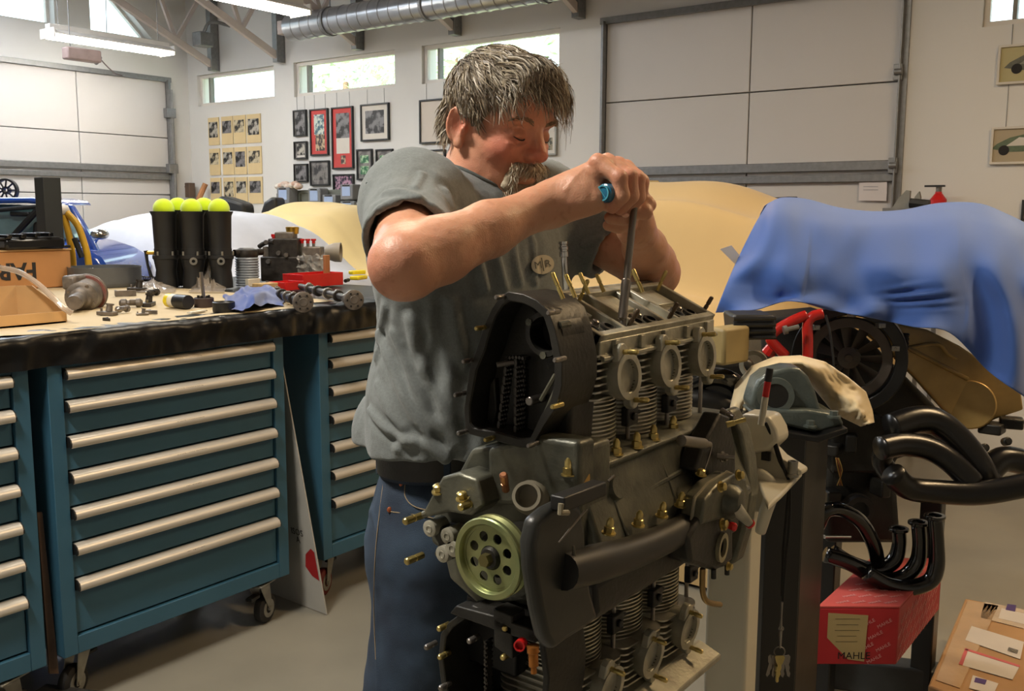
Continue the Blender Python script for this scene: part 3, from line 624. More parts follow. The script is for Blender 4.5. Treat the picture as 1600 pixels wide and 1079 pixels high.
for px in (472, 481, 490):
    q = up(px, 378, -.0); mb = MB(); mb.lathe(q-V((0, 0, .03)), (0, 0, 1), [(0, .007), (.025, .008)], 10); mb.build('plug_stem', M_zinc, t)
    mb = MB(); mb.lathe(q-V((0, 0, .006)), (0, 0, 1), [(0, .009), (.012, .008), (.013, .013), (.022, .013), (.022, .005)], 14); mb.build('red_plug', M_red, t)
for px, py in ((417, 378), (436, 395), (448, 398), (420, 408)):
    q = up(px, py, -.07); mb = MB(); mb.cyl(q, q-ff*.02, .011, n=10); mb.build('pump_bolt', M_steel, t)
mb = MB(); mb.tube([up(405, 385, -.02), up(415, 379, -.04), up(428, 378, -.06)], .012, 10, smooth=3); mb.build('pump_lever', M_darkiron, t)
# clear bag over its right side
def bag(u, v):
    q = up(465+45*u, 398+40*v, -.085+.03*abs(fb(u*4, v*4))); return q+V((fb(u*6, v*5, 2), fb(u*5, v*7, 3), fb(u*7, v*6, 4)))*.018
mb = MB(); mb.sheet(bag, 14, 14); M_bag = mat('clear_bag', (205, 205, 200), .15, var=.05, alpha=.35)
tag(mb.build('plastic_bag', M_bag, None, smooth=0, kind=None), 'crumpled clear plastic bag hanging over the right of the injection pump', 'bag')
def bag2(px0, px1, py0, py1, lab, seed, hgt=.05):
    def f(u, v):
        q = bz(px0+(px1-px0)*u, py0+(py1-py0)*v); return q+V((fb(u*5, v*5, seed)*.02, fb(u*5, v*5, seed+3)*.02, .004+hgt*(1-abs(2*u-1))*(1-abs(2*v-1))*(1+1.2*fb(u*9, v*9, seed))+abs(fb(u*12, v*12, seed))*.01))
    mb = MB(); mb.sheet(f, 18, 12); tag(mb.build('plastic_bag', mat('hazy_bag', (190, 176, 160), .2, var=.06, alpha=.55), None, smooth=0), lab, 'bag')
bag2(298, 352, 437, 458, 'crumpled clear plastic bag lying in front of the intake tubes', 2, .07)
bag2(210, 275, 442, 458, 'flat crumpled grey plastic bag between the pan and the intake tubes', 9, .03)
# -- red trays
def tray(px, py, L, wd, h, lab, yaw):
    c = bz(px, py); t = thing('red_tray', c, lab, 'tray', 'red plastic trays'); rot = Matrix.Rotation(yaw, 3, 'Z'); P = lambda x, y, z: c+rot @ V((x, y, z))
    MB().box(P(0, 0, .002), (wd, L, .004), yaw).build('tray_floor', M_red, t)
    for x, y, sx, sy in ((wd/2, 0, .004, L), (-wd/2, 0, .004, L), (0, L/2, wd, .004), (0, -L/2, wd, .004)): MB().box(P(x, y, h/2), (sx, sy, h), yaw).build('tray_side', M_red, t, bevel=.001)
tray(490, 446, .26, .13, .060, 'larger red plastic tray in front of the injection pump', .05); tray(448, 452, .11, .10, .036, 'smaller red plastic tray at the left of the larger one', .05)
c = bz(415, 454); tag(MB().box(c+V((0, 0, .018)), (.06, .10, .032), .1).build('cream_box', mat('cream_card', (190, 160, 110), .7, var=.1, scale=50), None, bevel=.002), 'small cream cardboard box left of the red trays', 'box')
# -- black cups and rod
for k, (px, py, r, lab) in enumerate(((319, 480, .035, 'rust-topped black cup holding a thin rod'), (350, 487, .038, 'shallow black cup in front of the blue cloth'))):
    c = bz(px, py); t = thing('black_cup', c, lab, 'cup', 'black cups on the paper')
    mb = MB(); mb.lathe(c, (0, 0, 1), [(0, r*.97), (.004, r), (.034, r), (.036, r*.93), (.030, r*.86), (.029, .001)], 26); mb.build('cup_body', M_black if k else mat('rusty_black', (58, 44, 38), .6, var=.3), t)
    if k == 0:
        for i in range(5): an = i*1.3; mb = MB(); mb.cyl(c+V((math.cos(an)*.018, math.sin(an)*.018, .026)), c+V((math.cos(an)*.02, math.sin(an)*.018, .044)), .005, n=8); mb.build('small_peg', M_darkiron, t)
        D3 = (c-CAM).dot(FH); mb = MB(); mb.tube([c+V((0, 0, .03)), at(314, 425, D3)], .0065, 10); tag(mb.build('thin_rod', M_steel), 'thin steel rod standing up out of the rusty black cup', 'rod')
# -- blue shop cloth
def cloth(u, v):
    q = bz(350+94*u, 484-24*v+6*math.sin(u*5)); e = min(u, 1-u)*min(v*1.2+.15, 1.2-v)
    h = .050*min(1, e*7)*(1+.40*fb(u*4, v*4, 3))+.010*fb(u*9, v*8, 5)
    return q+V((fb(u*5, v*4, 11)*.02, fb(u*5, v*4, 15)*.02, max(.002, h)))
mb = MB(); mb.sheet(cloth, 44, 30); tag(mb.build('blue_shop_cloth', mat('blue_cloth', (44, 72, 142), .9, var=.12, scale=5, sheen=.4), None, smooth=180), 'crumpled blue shop cloth on the paper', 'cloth')
# -- camshafts
def camshaft(pf, pt, lab, r=.036):
    a = bz(*pf)+V((0, 0, r)); b = bz(*pt)+V((0, 0, .022)); ax = (b-a).normalized(); L = (b-a).length
    t = thing('camshaft', a-V((0, 0, r)), lab, 'camshaft', 'camshafts on the bench')
    mb = MB(); mb.lathe(a-ax*.008, ax, [(0, .006), (0, .014), (.002, .016), (.002, r-.004), (.004, r), (.016, r), (.018, r-.003), (.018, .02)], 30); mb.build('flange', M_iron, t)
    mb = MB(); mb.cyl(a+ax*.01, b, .013, n=14); mb.build('shaft', M_darkiron, t)
    n = 5
    for i in range(n):
        q = a+ax*(.05+i*(L-.07)/n); mb = MB(); mb.lathe(q, ax, [(0, .022), (.018, .022)], 18); mb.build('journal', M_steel if i % 2 == 0 else M_darkiron, t, bevel=.002)
        x_, y_, _ = basis(ax); q2 = q+ax*.022+(x_*math.cos(i*2.1)+y_*math.sin(i*2.1))*.007; mb = MB(); mb.lathe(q2, ax, [(0, .019), (.012, .019)], 16, sx=.8); mb.build('cam_lobe', M_steel, t, bevel=.001)
    x_, y_, _ = basis(ax)
    for i in range(6): an = i*pi/3; q = a-ax*.009+(x_*math.cos(an)+y_*math.sin(an))*.025; mb = MB(); mb.cyl(q, q+ax*.0012, .0035, n=10); mb.build('bolt_hole', M_black, t)
camshaft((474, 488), (425, 462), 'camshaft with its round flange beside the blue cloth'); camshaft((553, 484), (470, 455), 'camshaft with its round flange nearest the man')
# -- yellow tools, lamp head, wood
c = bz(556, 440); t = thing('yellow_clamp', c, 'yellow and black clamp lying at the right end of the bench', 'tool')
MB().box(c+V((0, .02, .02)), (.05, .10, .02), .3).build('yellow_grip', mat('yellow_plastic', (222, 200, 30), .4), t, bevel=.006); MB().box(c+V((-.02, .03, .045)), (.04, .08, .02), -.2).build('yellow_jaw', mat('yellow_plastic', (222, 200, 30), .4), t, bevel=.005)
mb = MB(); mb.tube([c+V((.0, -.05, .012)), c+V((.02, -.09, .01))], .009, 10); mb.build('dark_tip', M_black, t)
c = bz(521, 445)+V((-.62, .22, 0)); D4 = (c-CAM).dot(FH); q = at(521, 394, D4); t = thing('desk_lamp', V((c.x, c.y, ZB)), 'small grey cup-shaped lamp head behind the red tray', 'lamp')
mb = MB(); mb.lathe(q-RH*.045, RH, [(0, .02), (.005, .035), (.05, .05), (.085, .052), (.085, .045), (.02, .02)], 22); mb.build('lamp_shade', mat('warm_grey_plastic', (150, 140, 125), .5), t)
mb = MB(); mb.tube([q-RH*.03, V((c.x, c.y, ZB+.02))], .008, 8); mb.lathe((c.x, c.y, ZB), (0, 0, 1), [(0, .045), (.015, .043), (.018, .001)], 18); mb.build('lamp_stand', M_black, t)
c = bz(511, 444); MBx = MB().box(c+V((0, 0, .07)), (.012, .04, .14), .2); tag(MBx.build('wooden_block', mat('wood', (160, 110, 70), .6, var=.2, stretch=(1, 1, .1)), None, bevel=.002), 'small upright wooden strip behind the large red tray', 'wood')
# ================================================================== FLAT-SIX ENGINE (crank axis along +Y, upper bank up)
EX, EZ = -.73, 1.063
EY = [1.13, 1.25, 1.37]
M_mag = mat('oily_magnesium', (70, 71, 63), .42, metal=.45, var=.35, scale=14, bump=.25, bscale=120, col2=(118, 117, 102))
M_magd = mat('sooty_magnesium', (33, 32, 30), .45, metal=.3, var=.4, scale=16, bump=.2, bscale=120, col2=(52, 50, 45))
M_head = mat('aged_aluminium', (186, 183, 168), .40, metal=.4, var=.2, scale=22, bump=.2, bscale=140, col2=(140, 137, 122))
M_fin = mat('aluminium_fins', (190, 186, 172), .32, metal=.75, var=.15, scale=40)
M_int = mat('interior_black', (13, 13, 13), .5, var=.3)  # plain near-black for bores, recessed backs and the lower deflector
M_tin = mat('black_engine_tin', (40, 41, 39), .38, var=.25, scale=9, bump=.06)
M_brass = mat('yellow_zinc', (196, 176, 112), .28, metal=.9, var=.15, scale=60)
E = thing('boxer_engine', (EX, 1.25, EZ), 'large partly dismantled six-cylinder engine standing upright on its side in front of the man', 'engine')
X1, Y1, Z1 = V((1, 0, 0)), V((0, 1, 0)), V((0, 0, 1))
def nut(p, ax=Z1, s=1., m=M_brass, name='nut', acorn=False):
    p = V(p); ax = V(ax).normalized(); mb = MB(); mb.cyl(p, p+ax*.0016*s, .0085*s, n=14); mb.cyl(p+ax*.0016*s, p+ax*.0085*s, .0062*s, n=6)
    mb.cyl(p+ax*.0085*s, p+ax*.010*s, .0058*s, .0035*s, n=10)
    if acorn: mb.lathe(p+ax*.0085*s, ax, [(0, .0045*s), (.007*s, .0045*s), (.011*s, .002*s), (.0115*s, 0.0001)], 10)
    return mb.build(name, m, E)
def stud(p, ax, L=.026, r=.0035, m=M_brass, name='stud'):
    p = V(p); ax = V(ax).normalized(); mb = MB(); mb.lathe(p-ax*.004, ax, [(0, r*1.0), (L*.45, r*1.0), (L*.46, r*.82), (L*.55, r*.82), (L*.56, r*1.05), (L, r*1.05), (L+.002, r*.7)], 10)
    return mb.build(name, m, E)
# ---- cylinders and heads
def rsq(hx, hy, rc, n=4):
    out = []
    for cx, cy, a0 in ((hx-rc, hy-rc, 0), (-(hx-rc), hy-rc, pi/2), (-(hx-rc), -(hy-rc), pi), (hx-rc, -(hy-rc), 1.5*pi)):
        for i in range(n+1): a = a0+i*pi/2/n; out.append((cx+rc*math.cos(a), cy+rc*math.sin(a)))
    return out
for bank in (1, -1):
    ys = EY if bank > 0 else [1.10, 1.22, 1.34]
    z0 = EZ+bank*.105; hz = EZ+bank*.190
    for k, y in enumerate(ys):
        c = V((EX, y, z0)); mb = MB(); pf = [(-.012, .047)]; nf = 13
        for i in range(nf): t_ = .012+i*.0058; pf += [(t_, .048), (t_+.0002, .0585), (t_+.0022, .0585), (t_+.0024, .048)]
        pf += [(.088, .048)]; mb.lathe(c, (0, 0, bank), pf, 36); mb.build('cylinder', M_fin, E, smooth=60)
        mb = MB(); mb.cyl(c-Z1*bank*.003, c+Z1*bank*.009, .052, n=30); mb.build('cylinder_base', M_head, E)
        # head: stack of finned plates
        mb = MB(); core = rsq(.050, .050, .018); mb.prism([V((EX+a, y+b, hz-.004)) for a, b in core], (0, 0, bank*.075))
        H = mb.build('cylinder_head', M_head, E)
        mb = MB()
        for i in range(7):
            zz = hz+bank*(i*.0098); pl = rsq(.0725, .0575, .018, 4); w = .0026
            mb.prism([V((EX+a+.004*math.sin(b*60), y+b, zz+bank*.0015*math.cos(b*40))) for a, b in pl], (0, 0, bank*w))
        mb.build('cooling_fins', M_fin, H, smooth=30)
        # intake port and flange
        pc = V((-.648, y, (1.281 if bank > 0 else .846))); ax = V((1, 0, .10*bank)).normalized(); upv = (Z1-ax*ax.z).normalized()
        mb = MB(); mb.lathe(pc-ax*.062, ax, [(0, .026), (.03, .029), (.050, .031), (.060, .032)], 26, up=upv); ob = mb.build('intake_port', M_head, E)
        mb = MB(); mb.ring(pc-ax*.006, ax, .0235, .0325, .012, 30, up=upv)
        yv = ax.cross(upv)
        mb.build('port_flange', M_head, E)
        mb = MB(); mb.cyl(pc-ax*.03, pc+ax*.001, .0236, n=26, caps=False); mb.cyl(pc-ax*.03, pc-ax*.029, .0236, n=26); mb.build('port_bore', mat('dark_bore', (48, 48, 46), .4, metal=.5), E)
        for sg in (1, -1):
            e0 = pc+upv*.034*sg+Y1*(-.010*sg)-ax*.007
            mb = MB(); mb.prism([e0+upv*a+Y1*b for a, b in ((-.012, -.014), (-.012, .014), (.006, .011), (.012, .004), (.012, -.004), (.006, -.011))] if sg > 0 else [e0-upv*a+Y1*b for a, b in ((-.012, -.014), (-.012, .014), (.006, .011), (.012, .004), (.012, -.004), (.006, -.011))], ax*.012); mb.build('flange_ear', M_head, E, bevel=.002)
            stud(e0+ax*.012, ax, .024, .0036)
    # long through-bolts between cylinders, clip brackets
    for y in [ys[0]-.055, ys[0]+.06, ys[1]+.06, ys[2]+.055]:
        mb = MB(); mb.cyl((EX+.052, y, z0), (EX+.052, y, hz), .0035, n=8); mb.build('through_bolt', M_steel, E)
    for y in [ys[0]+.06, ys[1]+.06] + ([ys[2]+.065] if bank < 0 else []):
        zc_ = z0+bank*.045
        mb = MB(); mb.box((EX+.055, y, zc_), (.012, .03, .028)); mb.box((EX+.050, y+.03, zc_), (.006, .07, .007)); mb.cyl((EX+.06, y, zc_), (EX+.066, y, zc_), .006, n=8); mb.build('air_deflector_clip', M_black, E, bevel=.002)
# ---- upper camshaft housing : sloped open top
y0, y1 = 1.083, 1.432
nA, nB = V((-.66, 0, 1.338)), V((-.765, 0, 1.386)); nt = (nB-nA).normalized(); nn = V((-nt.z, 0, nt.x)); nn = nn if nn.z > 0 else -nn
def TP(s, y, h=0.): return V((nA.x, y, nA.z))+nt*s+nn*h      # s across the sloped face (0 near .. .115 far)
mb = MB(); mb.prism([V((x, y0, z)) for x, z in ((-.664, 1.306), (-.661, 1.312), (-.661, 1.332), (-.672, 1.331), (-.762, 1.371), (-.80, 1.371), (-.815, 1.345), (-.80, 1.318))], (0, y1-y0, 0)); CH = mb.build('camshaft_housing', M_head, E, bevel=.0015)
Wf = .115
def strip_(s0, s1, a, b, h0, h1, name, m=M_head, bev=.0015):
    mb = MB(); mb.prism([TP(s0, a, h0), TP(s1, a, h0), TP(s1, b, h0), TP(s0, b, h0)], nn*(h1-h0)); return mb.build(name, m, CH, bevel=bev)
strip_(0, .011, y0, y1, -.014, .002, 'gasket_rim'); strip_(Wf-.010, Wf, y0, y1, -.014, .002, 'gasket_rim'); strip_(0, Wf, y0, y0+.010, -.014, .002, 'gasket_rim'); strip_(0, Wf, y1-.010, y1, -.014, .002, 'gasket_rim')
for i, yc in enumerate((1.165, 1.205, 1.285, 1.325)): strip_(.008, Wf-.006, yc-.0045, yc+.0045, -.014, .000, 'rocker_wall')
for i, yc in enumerate((1.125, 1.245, 1.375)):
    strip_(.06, Wf-.01, yc-.028, yc+.028, -.014, -.006, 'camshaft_saddle')
    for dy in (-.020, .020):
        p = TP(.026, yc+dy, -.008); mb = MB(); mb.lathe(p, nn, [(0, .012), (.004, .012), (.005, .0075), (-.001, .007), (-.001, .0001)], 18); mb.build('valve_pocket', M_magd, CH)
        nut(TP(.042, yc+dy*.5, -.010), nn, .8, M_steel, 'rocker_nut')
for (px, py) in ((985, 505), (1047, 494), (1101, 483)):
    p = onP(px, py, TP(0, 1.2), nn); stud(p, nn+V((.1, .05, 0)), .026, .0034, mat('bronze_stud', (92, 78, 62), .4, metal=.7))
for (px, py) in ((906, 468), (1029, 450), (973, 455)):
    p = onP(px, py, TP(0, 1.2), nn); stud(p, nn+V((.05, .0, .1)), .034, .0030)
ey = V((-.45, -.1, 1))
for (px, py, L) in ((878, 462, .034), (897, 460, .030), (918, 455, .030), (942, 452, .026), (1000, 448, .028), (1002, 452, .03)):
    p = onP(px, py, (-.79, 1.2, 1.385), (-.1, 0, 1)); stud(p, ey, L, .0029)
# far sloping cover half and end block by the chain housing
mb = MB(); mb.prism([V((-.762, y0-.01, 1.375)), V((-.775, y0-.01, 1.390)), V((-.80, y0-.01, 1.385)), V((-.83, y0-.01, 1.345)), V((-.80, y0-.01, 1.33))], (0, y1-y0+.01, 0)); mb.build('far_housing_face', M_head, CH, bevel=.003)
mb = MB(); 
for i in range(5): mb.box((-.659, 1.12+i*.07, 1.322), (.008, .012, .018))
mb.prism([V((-.66, y0, 1.305)), V((-.654, y0, 1.306)), V((-.654, y0, 1.311)), V((-.662, y0, 1.314))], (0, y1-y0, 0)); mb.build('housing_lip', M_head, CH, bevel=.001)
# ---- chain housings
def loopY(pts, Y): return [onY(px, py, Y) for px, py in pts]
def shrink(P, k, c=None):
    c = c or sum(P, V((0, 0, 0)))/len(P); out = []
    for p in P:
        d = p-c; L = d.length; out.append(c+d*((L-k)/L))
    return out
YCH = .985
outer = [(728, 667), (727, 637), (735, 578), (748, 542), (758, 510), (770, 483), (783, 464), (795, 457), (818, 461), (838, 470), (856, 486), (866, 513), (872, 540), (877, 568), (877, 602), (869, 634), (850, 662), (831, 697), (812, 697), (774, 686), (735, 677)]
PO = loopY(outer, YCH); PI = shrink(PO, .011)
UC = MB().frame(PO, PI, (0, .085, 0)).build('upper_chain_housing', M_magd, E, smooth=50, bevel=.002)
MB().prism([p+V((0, .084, 0)) for p in shrink(PO, .004)], (0, .006, 0)).build('housing_back', M_int, UC, smooth=0)
MB().frame([p-Y1*.001 for p in shrink(PO, -.0015)], [p-Y1*.001 for p in shrink(PO, .010)], (0, .006, 0)).build('housing_flange', M_magd, UC, bevel=.001)
c = onY(850, 522, 1.0); mb = MB(); mb.ring(c, Y1, .0225, .029, .05, 30); mb.build('camshaft_bore', M_magd, UC)
for i in range(3): an = i*2*pi/3+.5; mb = MB(); mb.cyl(c+V((math.cos(an)*.027, -.002, math.sin(an)*.027)), c+V((math.cos(an)*.027, .02, math.sin(an)*.027)), .005, n=8); mb.build('bore_boss', M_mag, UC)
mb = MB(); mb.lathe(onY(826, 627, .995), Y1, [(0, .005), (.001, .006), (.03, .006)], 14); mb.build('pivot_pin', M_steel, UC)
# ribs across
for a, b in (((868, 585), (845, 625)), ((872, 600), (846, 660))):
    pa, pb = onY(*a, 1.0), onY(*b, 1.0); mb = MB(); mb.tube([pa, pb], .003, 6); mb.build('housing_rib', M_mag, UC)
for sx, sy in ((750, 511), (730, 562), (717, 614), (722, 673), (764, 683), (862, 487), (872, 560), (868, 632), (831, 692), (781, 463)):
    p = onY(sx+8, sy, YCH); stud(p, -Y1, .022, .0032, M_brass if sx in (764, 868, 750) else M_steel)
# chain : two strands of links
M_chain = mat('oily_chain', (70, 66, 62), .28, metal=.8, var=.2)
def chain(pa, pb, Y, name='timing_chain'):
    a, b = onY(*pa, Y), onY(*pb, Y); L = (b-a).length; n = int(L/.0062); d = (b-a)/n; mb = MB(); s_ = d.normalized().cross(Y1)
    for i in range(n):
        q = a+d*(i+.5)
        for dy in (-.006, 0, .006):
            mb.box(q+V((0, dy+(.0012 if i % 2 else -.0012), 0)), (.0042, .0012, (d.length*1.25)), Matrix.Rotation(math.atan2(d.x, d.z), 3, 'Y'))
        mb.cyl(a+d*i-Y1*.008, a+d*i+Y1*.008, .0019, n=8)
    mb.build(name, M_chain, UC)
chain((797, 560), (783, 672), 1.01); chain((811, 562), (810, 680), 1.01); chain((823, 562), (820, 676), 1.03)
mb = MB()
for i in range(6): a = onY(797+i*5, 559-2*math.sin(i*.6), 1.01); mb.cyl(a-Y1*.008, a+Y1*.008, .0022, n=8); mb.box(a, (.0062, .010, .004))
mb.build('timing_chain', M_chain, UC)
pa, pb = onY(785, 568, 1.0), onY(800, 566, 1.0); mb = MB(); mb.cyl(pa-Y1*.012, pb+Y1*.004, .0035, n=10); mb.build('guide_pin', M_steel, UC)
mb = MB(); mb.prism([onY(px, py, 1.02) for px, py in ((765, 600), (772, 590), (776, 640), (768, 672), (760, 660))], (0, .02, 0)); mb.build('chain_guide', M_magd, UC, bevel=.002)
# block joining chain housing to head (upper right of the housing)
mb = MB(); mb.prism([V((x, 1.03, z)) for x, z in ((-.70, 1.36), (-.675, 1.34), (-.668, 1.30), (-.675, 1.19), (-.80, 1.19), (-.82, 1.34), (-.79, 1.385), (-.75, 1.39))], (0, .06, 0)); mb.build('chain_case_neck', M_magd, E, bevel=.006, seg=3)
for z in (1.352, 1.325, 1.298): mb = MB(); mb.lathe((-.690, 1.04, z), X1, [(0, .013), (.018, .013), (.018, .007), (.012, .007), (.012, .0001)], 18); mb.build('neck_boss', M_mag, E)
# ---- crankcase
cs = [(-.855, .965), (-.70, .955), (-.640, .97), (-.622, 1.0), (-.612, 1.035), (-.606, 1.052), (-.616, 1.078), (-.632, 1.115), (-.645, 1.145), (-.650, 1.165), (-.665, 1.175), (-.80, 1.175), (-.845, 1.15), (-.86, 1.06)]
mb = MB(); mb.prism([V((x, 1.02, z)) for x, z in cs], (0, .46, 0)); CK = mb.build('crankcase', M_mag, E, bevel=.006, seg=3)
mb = MB(); mb.prism([V((x, 1.03, z)) for x, z in ((-.66, 1.164), (-.645, 1.162), (-.642, 1.170), (-.655, 1.178), (-.70, 1.178), (-.70, 1.16))], (0, .44, 0)); mb.build('cylinder_deck', M_mag, E, bevel=.003)
mb = MB(); mb.prism([V((x, 1.06, z)) for x, z in ((-.64, 1.045), (-.602, 1.045), (-.598, 1.052), (-.60, 1.060), (-.64, 1.075))], (0, .40, 0)); mb.build('parting_ledge', M_mag, E, bevel=.003)
for i in range(3):
    y = 1.08+i*.15; mb = MB(); mb.prism([(-.655, y, 1.165), (-.618, y, 1.09), (-.602, y, 1.058), (-.64, y, 1.04), (-.68, y, 1.10)], (0, .005, 0)); mb.build('case_rib', M_mag, E, bevel=.0015)
mb = MB(); mb.tube([(-.636, 1.14, 1.112), (-.634, 1.34, 1.122)], .0045, 8); mb.build('oil_gallery', M_mag, E)
for y, z, r in ((1.30, 1.118, .013), (1.34, 1.13, .010), (1.17, 1.10, .007), (1.09, 1.135, .016)):
    mb = MB(); mb.lathe((-.640, y, z), (1, 0, .35), [(0, r*1.1), (.006, r), (.008, r*.9), (.008, .0001)], 18); mb.build('case_boss', M_mag, E)
mb = MB(); p = onX(911, 748, -.635); mb.lathe(p-X1*.012, (1, -.2, .3), [(0, .013), (.014, .013), (.016, .011), (.016, .0001)], 20); mb.build('brass_plug', mat('brass_plug_face', (178, 142, 78), .45, metal=.6, var=.2), E)
for px, py in ((888, 738), (927, 722), (963, 706), (995, 695), (1021, 683), (1052, 668)): nut(onZ(px, py+4, 1.174), Z1, 1.15, acorn=True)
for px, py in ((951, 826), (997, 814), (1034, 800), (1063, 784)): nut(onX(px, py, -.608)-V((.0, 0, .006)), V((.15, 0, 1)), 1.1, acorn=True)
for px, py in ((1095, 742), (1096, 778)): nut(onX(px, py, -.60), V((.2, 0, 1)), 1.0)
# lower dark manifold along the crankcase
def onx(px, py, x=-.59): return onX(px, py, x)
mb = MB(); mb.tube([onX(880, 893, -.60), onX(930, 880, -.60), onX(990, 862, -.60), onX(1050, 835, -.60), onX(1095, 805, -.60)], [.022, .024, .022, .021, .018], 16, smooth=4); mb.build('lower_oil_tube', mat('sooty_tube', (28, 27, 25), .42, var=.3), E)
mb = MB(); mb.prism([V((x, 1.0, z)) for x, z in ((-.64, 1.04), (-.612, 1.035), (-.608, 1.00), (-.615, .985), (-.66, .975))], (0, .44, 0)); mb.build('case_lower_flank', M_magd, E, bevel=.006)
# ---- front (pulley end)
mb = MB(); mb.prism(loopY([(690, 745), (715, 738), (735, 700), (800, 690), (905, 700), (905, 860), (880, 890), (820, 940), (745, 945), (700, 905), (690, 860), (672, 850), (668, 815), (690, 790)], 1.0), (0, .08, 0)); FC = mb.build('front_case', M_mag, E, bevel=.008, seg=3)
# ledge / bracket at upper left
mb = MB(); mb.prism(loopY([(676, 770), (690, 745), (716, 738), (745, 748), (757, 790), (735, 806), (700, 800), (668, 808), (660, 800)], .955), (0, .05, 0)); mb.build('oil_pump_bracket', M_mag, E, bevel=.004)
nut(onY(686, 768, .96), V((0, -.3, 1)), 1.2, M_brass); nut(onY(723, 779, .95), V((0, -.3, 1)), 1.1, M_brass)
mb = MB(); mb.prism([onY(px, py, .988) for px, py in ((760, 700), (835, 680), (905, 690), (905, 770), (850, 790), (762, 790))], (0, .04, 0)); mb.build('front_cover', M_mag, E, bevel=.008, seg=3)
for px, py, L in ((656, 806, .034), (742, 784, .034), (657, 868, .032)): stud(onY(px, py, .965), -Y1, L, .0050)
mb = MB(); a = onY(700, 800, .96); mb.cyl(onY(662, 803, .965), onY(740, 785, .97), .005, n=10); mb.build('bracket_edge', M_mag, E)
p = onY(790, 762, .965); stud(p, V((.25, -.5, .8)), .030, .0052, mat('copper_stud', (176, 120, 86), .35, metal=.8))
mb = MB(); q = onY(826, 776, .955); mb.ring(q, V((.3, -.8, .35)), .0145, .0185, .012, 28); mb.lathe(q+V((.3, -.8, .35)).normalized()*(-.02), V((.3, -.8, .35)), [(0, .022), (.014, .022), (.02, .018), (.022, .0145), (.012, .0144), (.010, .0001)], 28); mb.build('filler_neck', mat('pale_plastic', (120, 114, 98), .4, var=.1), E)
# three-lobed fitting
for px, py in ((670, 826), (698, 838), (690, 866), (706, 857)):
    q = onY(px, py, .955); mb = MB(); mb.lathe(q, Y1, [(0, .0055), (0, .010), (.001, .0115), (.03, .0115)], 18); mb.ring(q-Y1*.001, Y1, .004, .0055, .008, 12); mb.build('pump_lobe', M_head, E)
mb = MB(); mb.prism(loopY([(664, 818), (700, 826), (716, 845), (716, 870), (690, 880), (676, 866), (684, 850)], .965), (0, .03, 0)); mb.build('pump_body', M_magd, E, bevel=.004)
# pulley with eight holes
pc = V((-.725, .925, 1.066)); M_pul = mat('green_zinc_pulley', (170, 168, 116), .34, metal=.7, var=.18, scale=14, col2=(120, 134, 92))
def circ(c, r, n, y, a0=0): return [V((c.x+r*math.cos(a0+2*pi*i/n), y, c.z+r*math.sin(a0+2*pi*i/n))) for i in range(n)]
t_ = MB(); t_.lathe(pc, Y1, [(0, .0435), (-.003, .0455), (-.003, .052), (-.001, .0535), (.004, .0535), (.009, .047), (.014, .0535), (.019, .0535), (.021, .051), (.021, .0435)], 56, closed=True); t_.lathe(pc+Y1*.004, Y1, [(0, .0435), (0, .040), (.0025, .040), (.0025, .0435)], 56, closed=True)
PU = t_.build('pulley', M_pul, E)
mb = MB(); nh = 8
for i in range(nh):
    a0 = 2*pi*i/nh; am = a0+pi/nh; hc = V((pc.x+.0285*math.cos(am), 0, pc.z+.0285*math.sin(am))); out = []; inn = []
    path = [(.040, a0+2*pi/nh*j/4) for j in range(5)]+[(.032, a0+2*pi/nh), (.024, a0+2*pi/nh)]+[(.016, a0+2*pi/nh*(4-j)/4) for j in range(5)]+[(.024, a0), (.032, a0)]
    for r_, an in path:
        p = V((pc.x+r_*math.cos(an), pc.y+.005, pc.z+r_*math.sin(an))); d = V((p.x-hc.x, 0, p.z-hc.z)).normalized(); out.append(p); inn.append(V((hc.x+d.x*.0068, pc.y+.005, hc.z+d.z*.0068)))
    mb.frame(out, inn, (0, .0025, 0))
mb.build('pulley_web', M_pul, PU, smooth=0)
mb = MB(); mb.lathe(pc-Y1*.0, Y1, [(0, .007), (0, .0125), (.004, .0150), (.03, .0165)], 26); mb.build('pulley_washer', M_magd, PU)
mb = MB(); mb.cyl(pc-Y1*.010, pc+Y1*.002, .0085, n=6); mb.build('pulley_bolt', mat('olive_bolt', (120, 112, 72), .35, metal=.8), PU)
mb = MB(); mb.cyl(pc+Y1*.018, pc+Y1*.08, .03, n=24); mb.build('pulley_hub', M_magd, PU)
# ---- lower chain housing
lo = [(738, 945), (700, 972), (688, 990), (684, 1030), (690, 1075), (715, 1120), (770, 1150), (850, 1150), (858, 1060), (850, 1000), (820, 975), (772, 962)]
PO = loopY(lo, YCH-.02); PI = shrink(PO, .010); LC = MB().frame(PO, PI, (0, .09, 0)).build('lower_chain_housing', M_magd, E, smooth=50, bevel=.002)
MB().prism([p+V((0, .089, 0)) for p in shrink(PO, .004)], (0, .006, 0)).build('housing_back', M_int, LC, smooth=0)
MB().prism(loopY([(702, 958), (775, 985), (836, 1005), (836, 985), (775, 963), (712, 946)], .955), (0, .03, 0)).build('housing_shelf', M_magd, LC, bevel=.002)
MB().prism(loopY([(770, 950), (800, 962), (800, 1030), (772, 1010)], .955), (0, .03, 0)).build('tensioner', M_magd, LC, bevel=.002)
def chain2(pa, pb, Y):
    a, b = onY(*pa, Y), onY(*pb, Y); L = (b-a).length; n = int(L/.0062); d = (b-a)/n; mb = MB()
    for i in range(n):
        q = a+d*(i+.5); mb.box(q+V((0, (.001 if i % 2 else -.001), 0)), (.0042, .010, d.length*1.1)); mb.cyl(a+d*i-Y1*.008, a+d*i+Y1*.008, .0019, n=8)
    mb.build('timing_chain', M_chain, LC)
chain2((763, 1000), (763, 1090), .965)
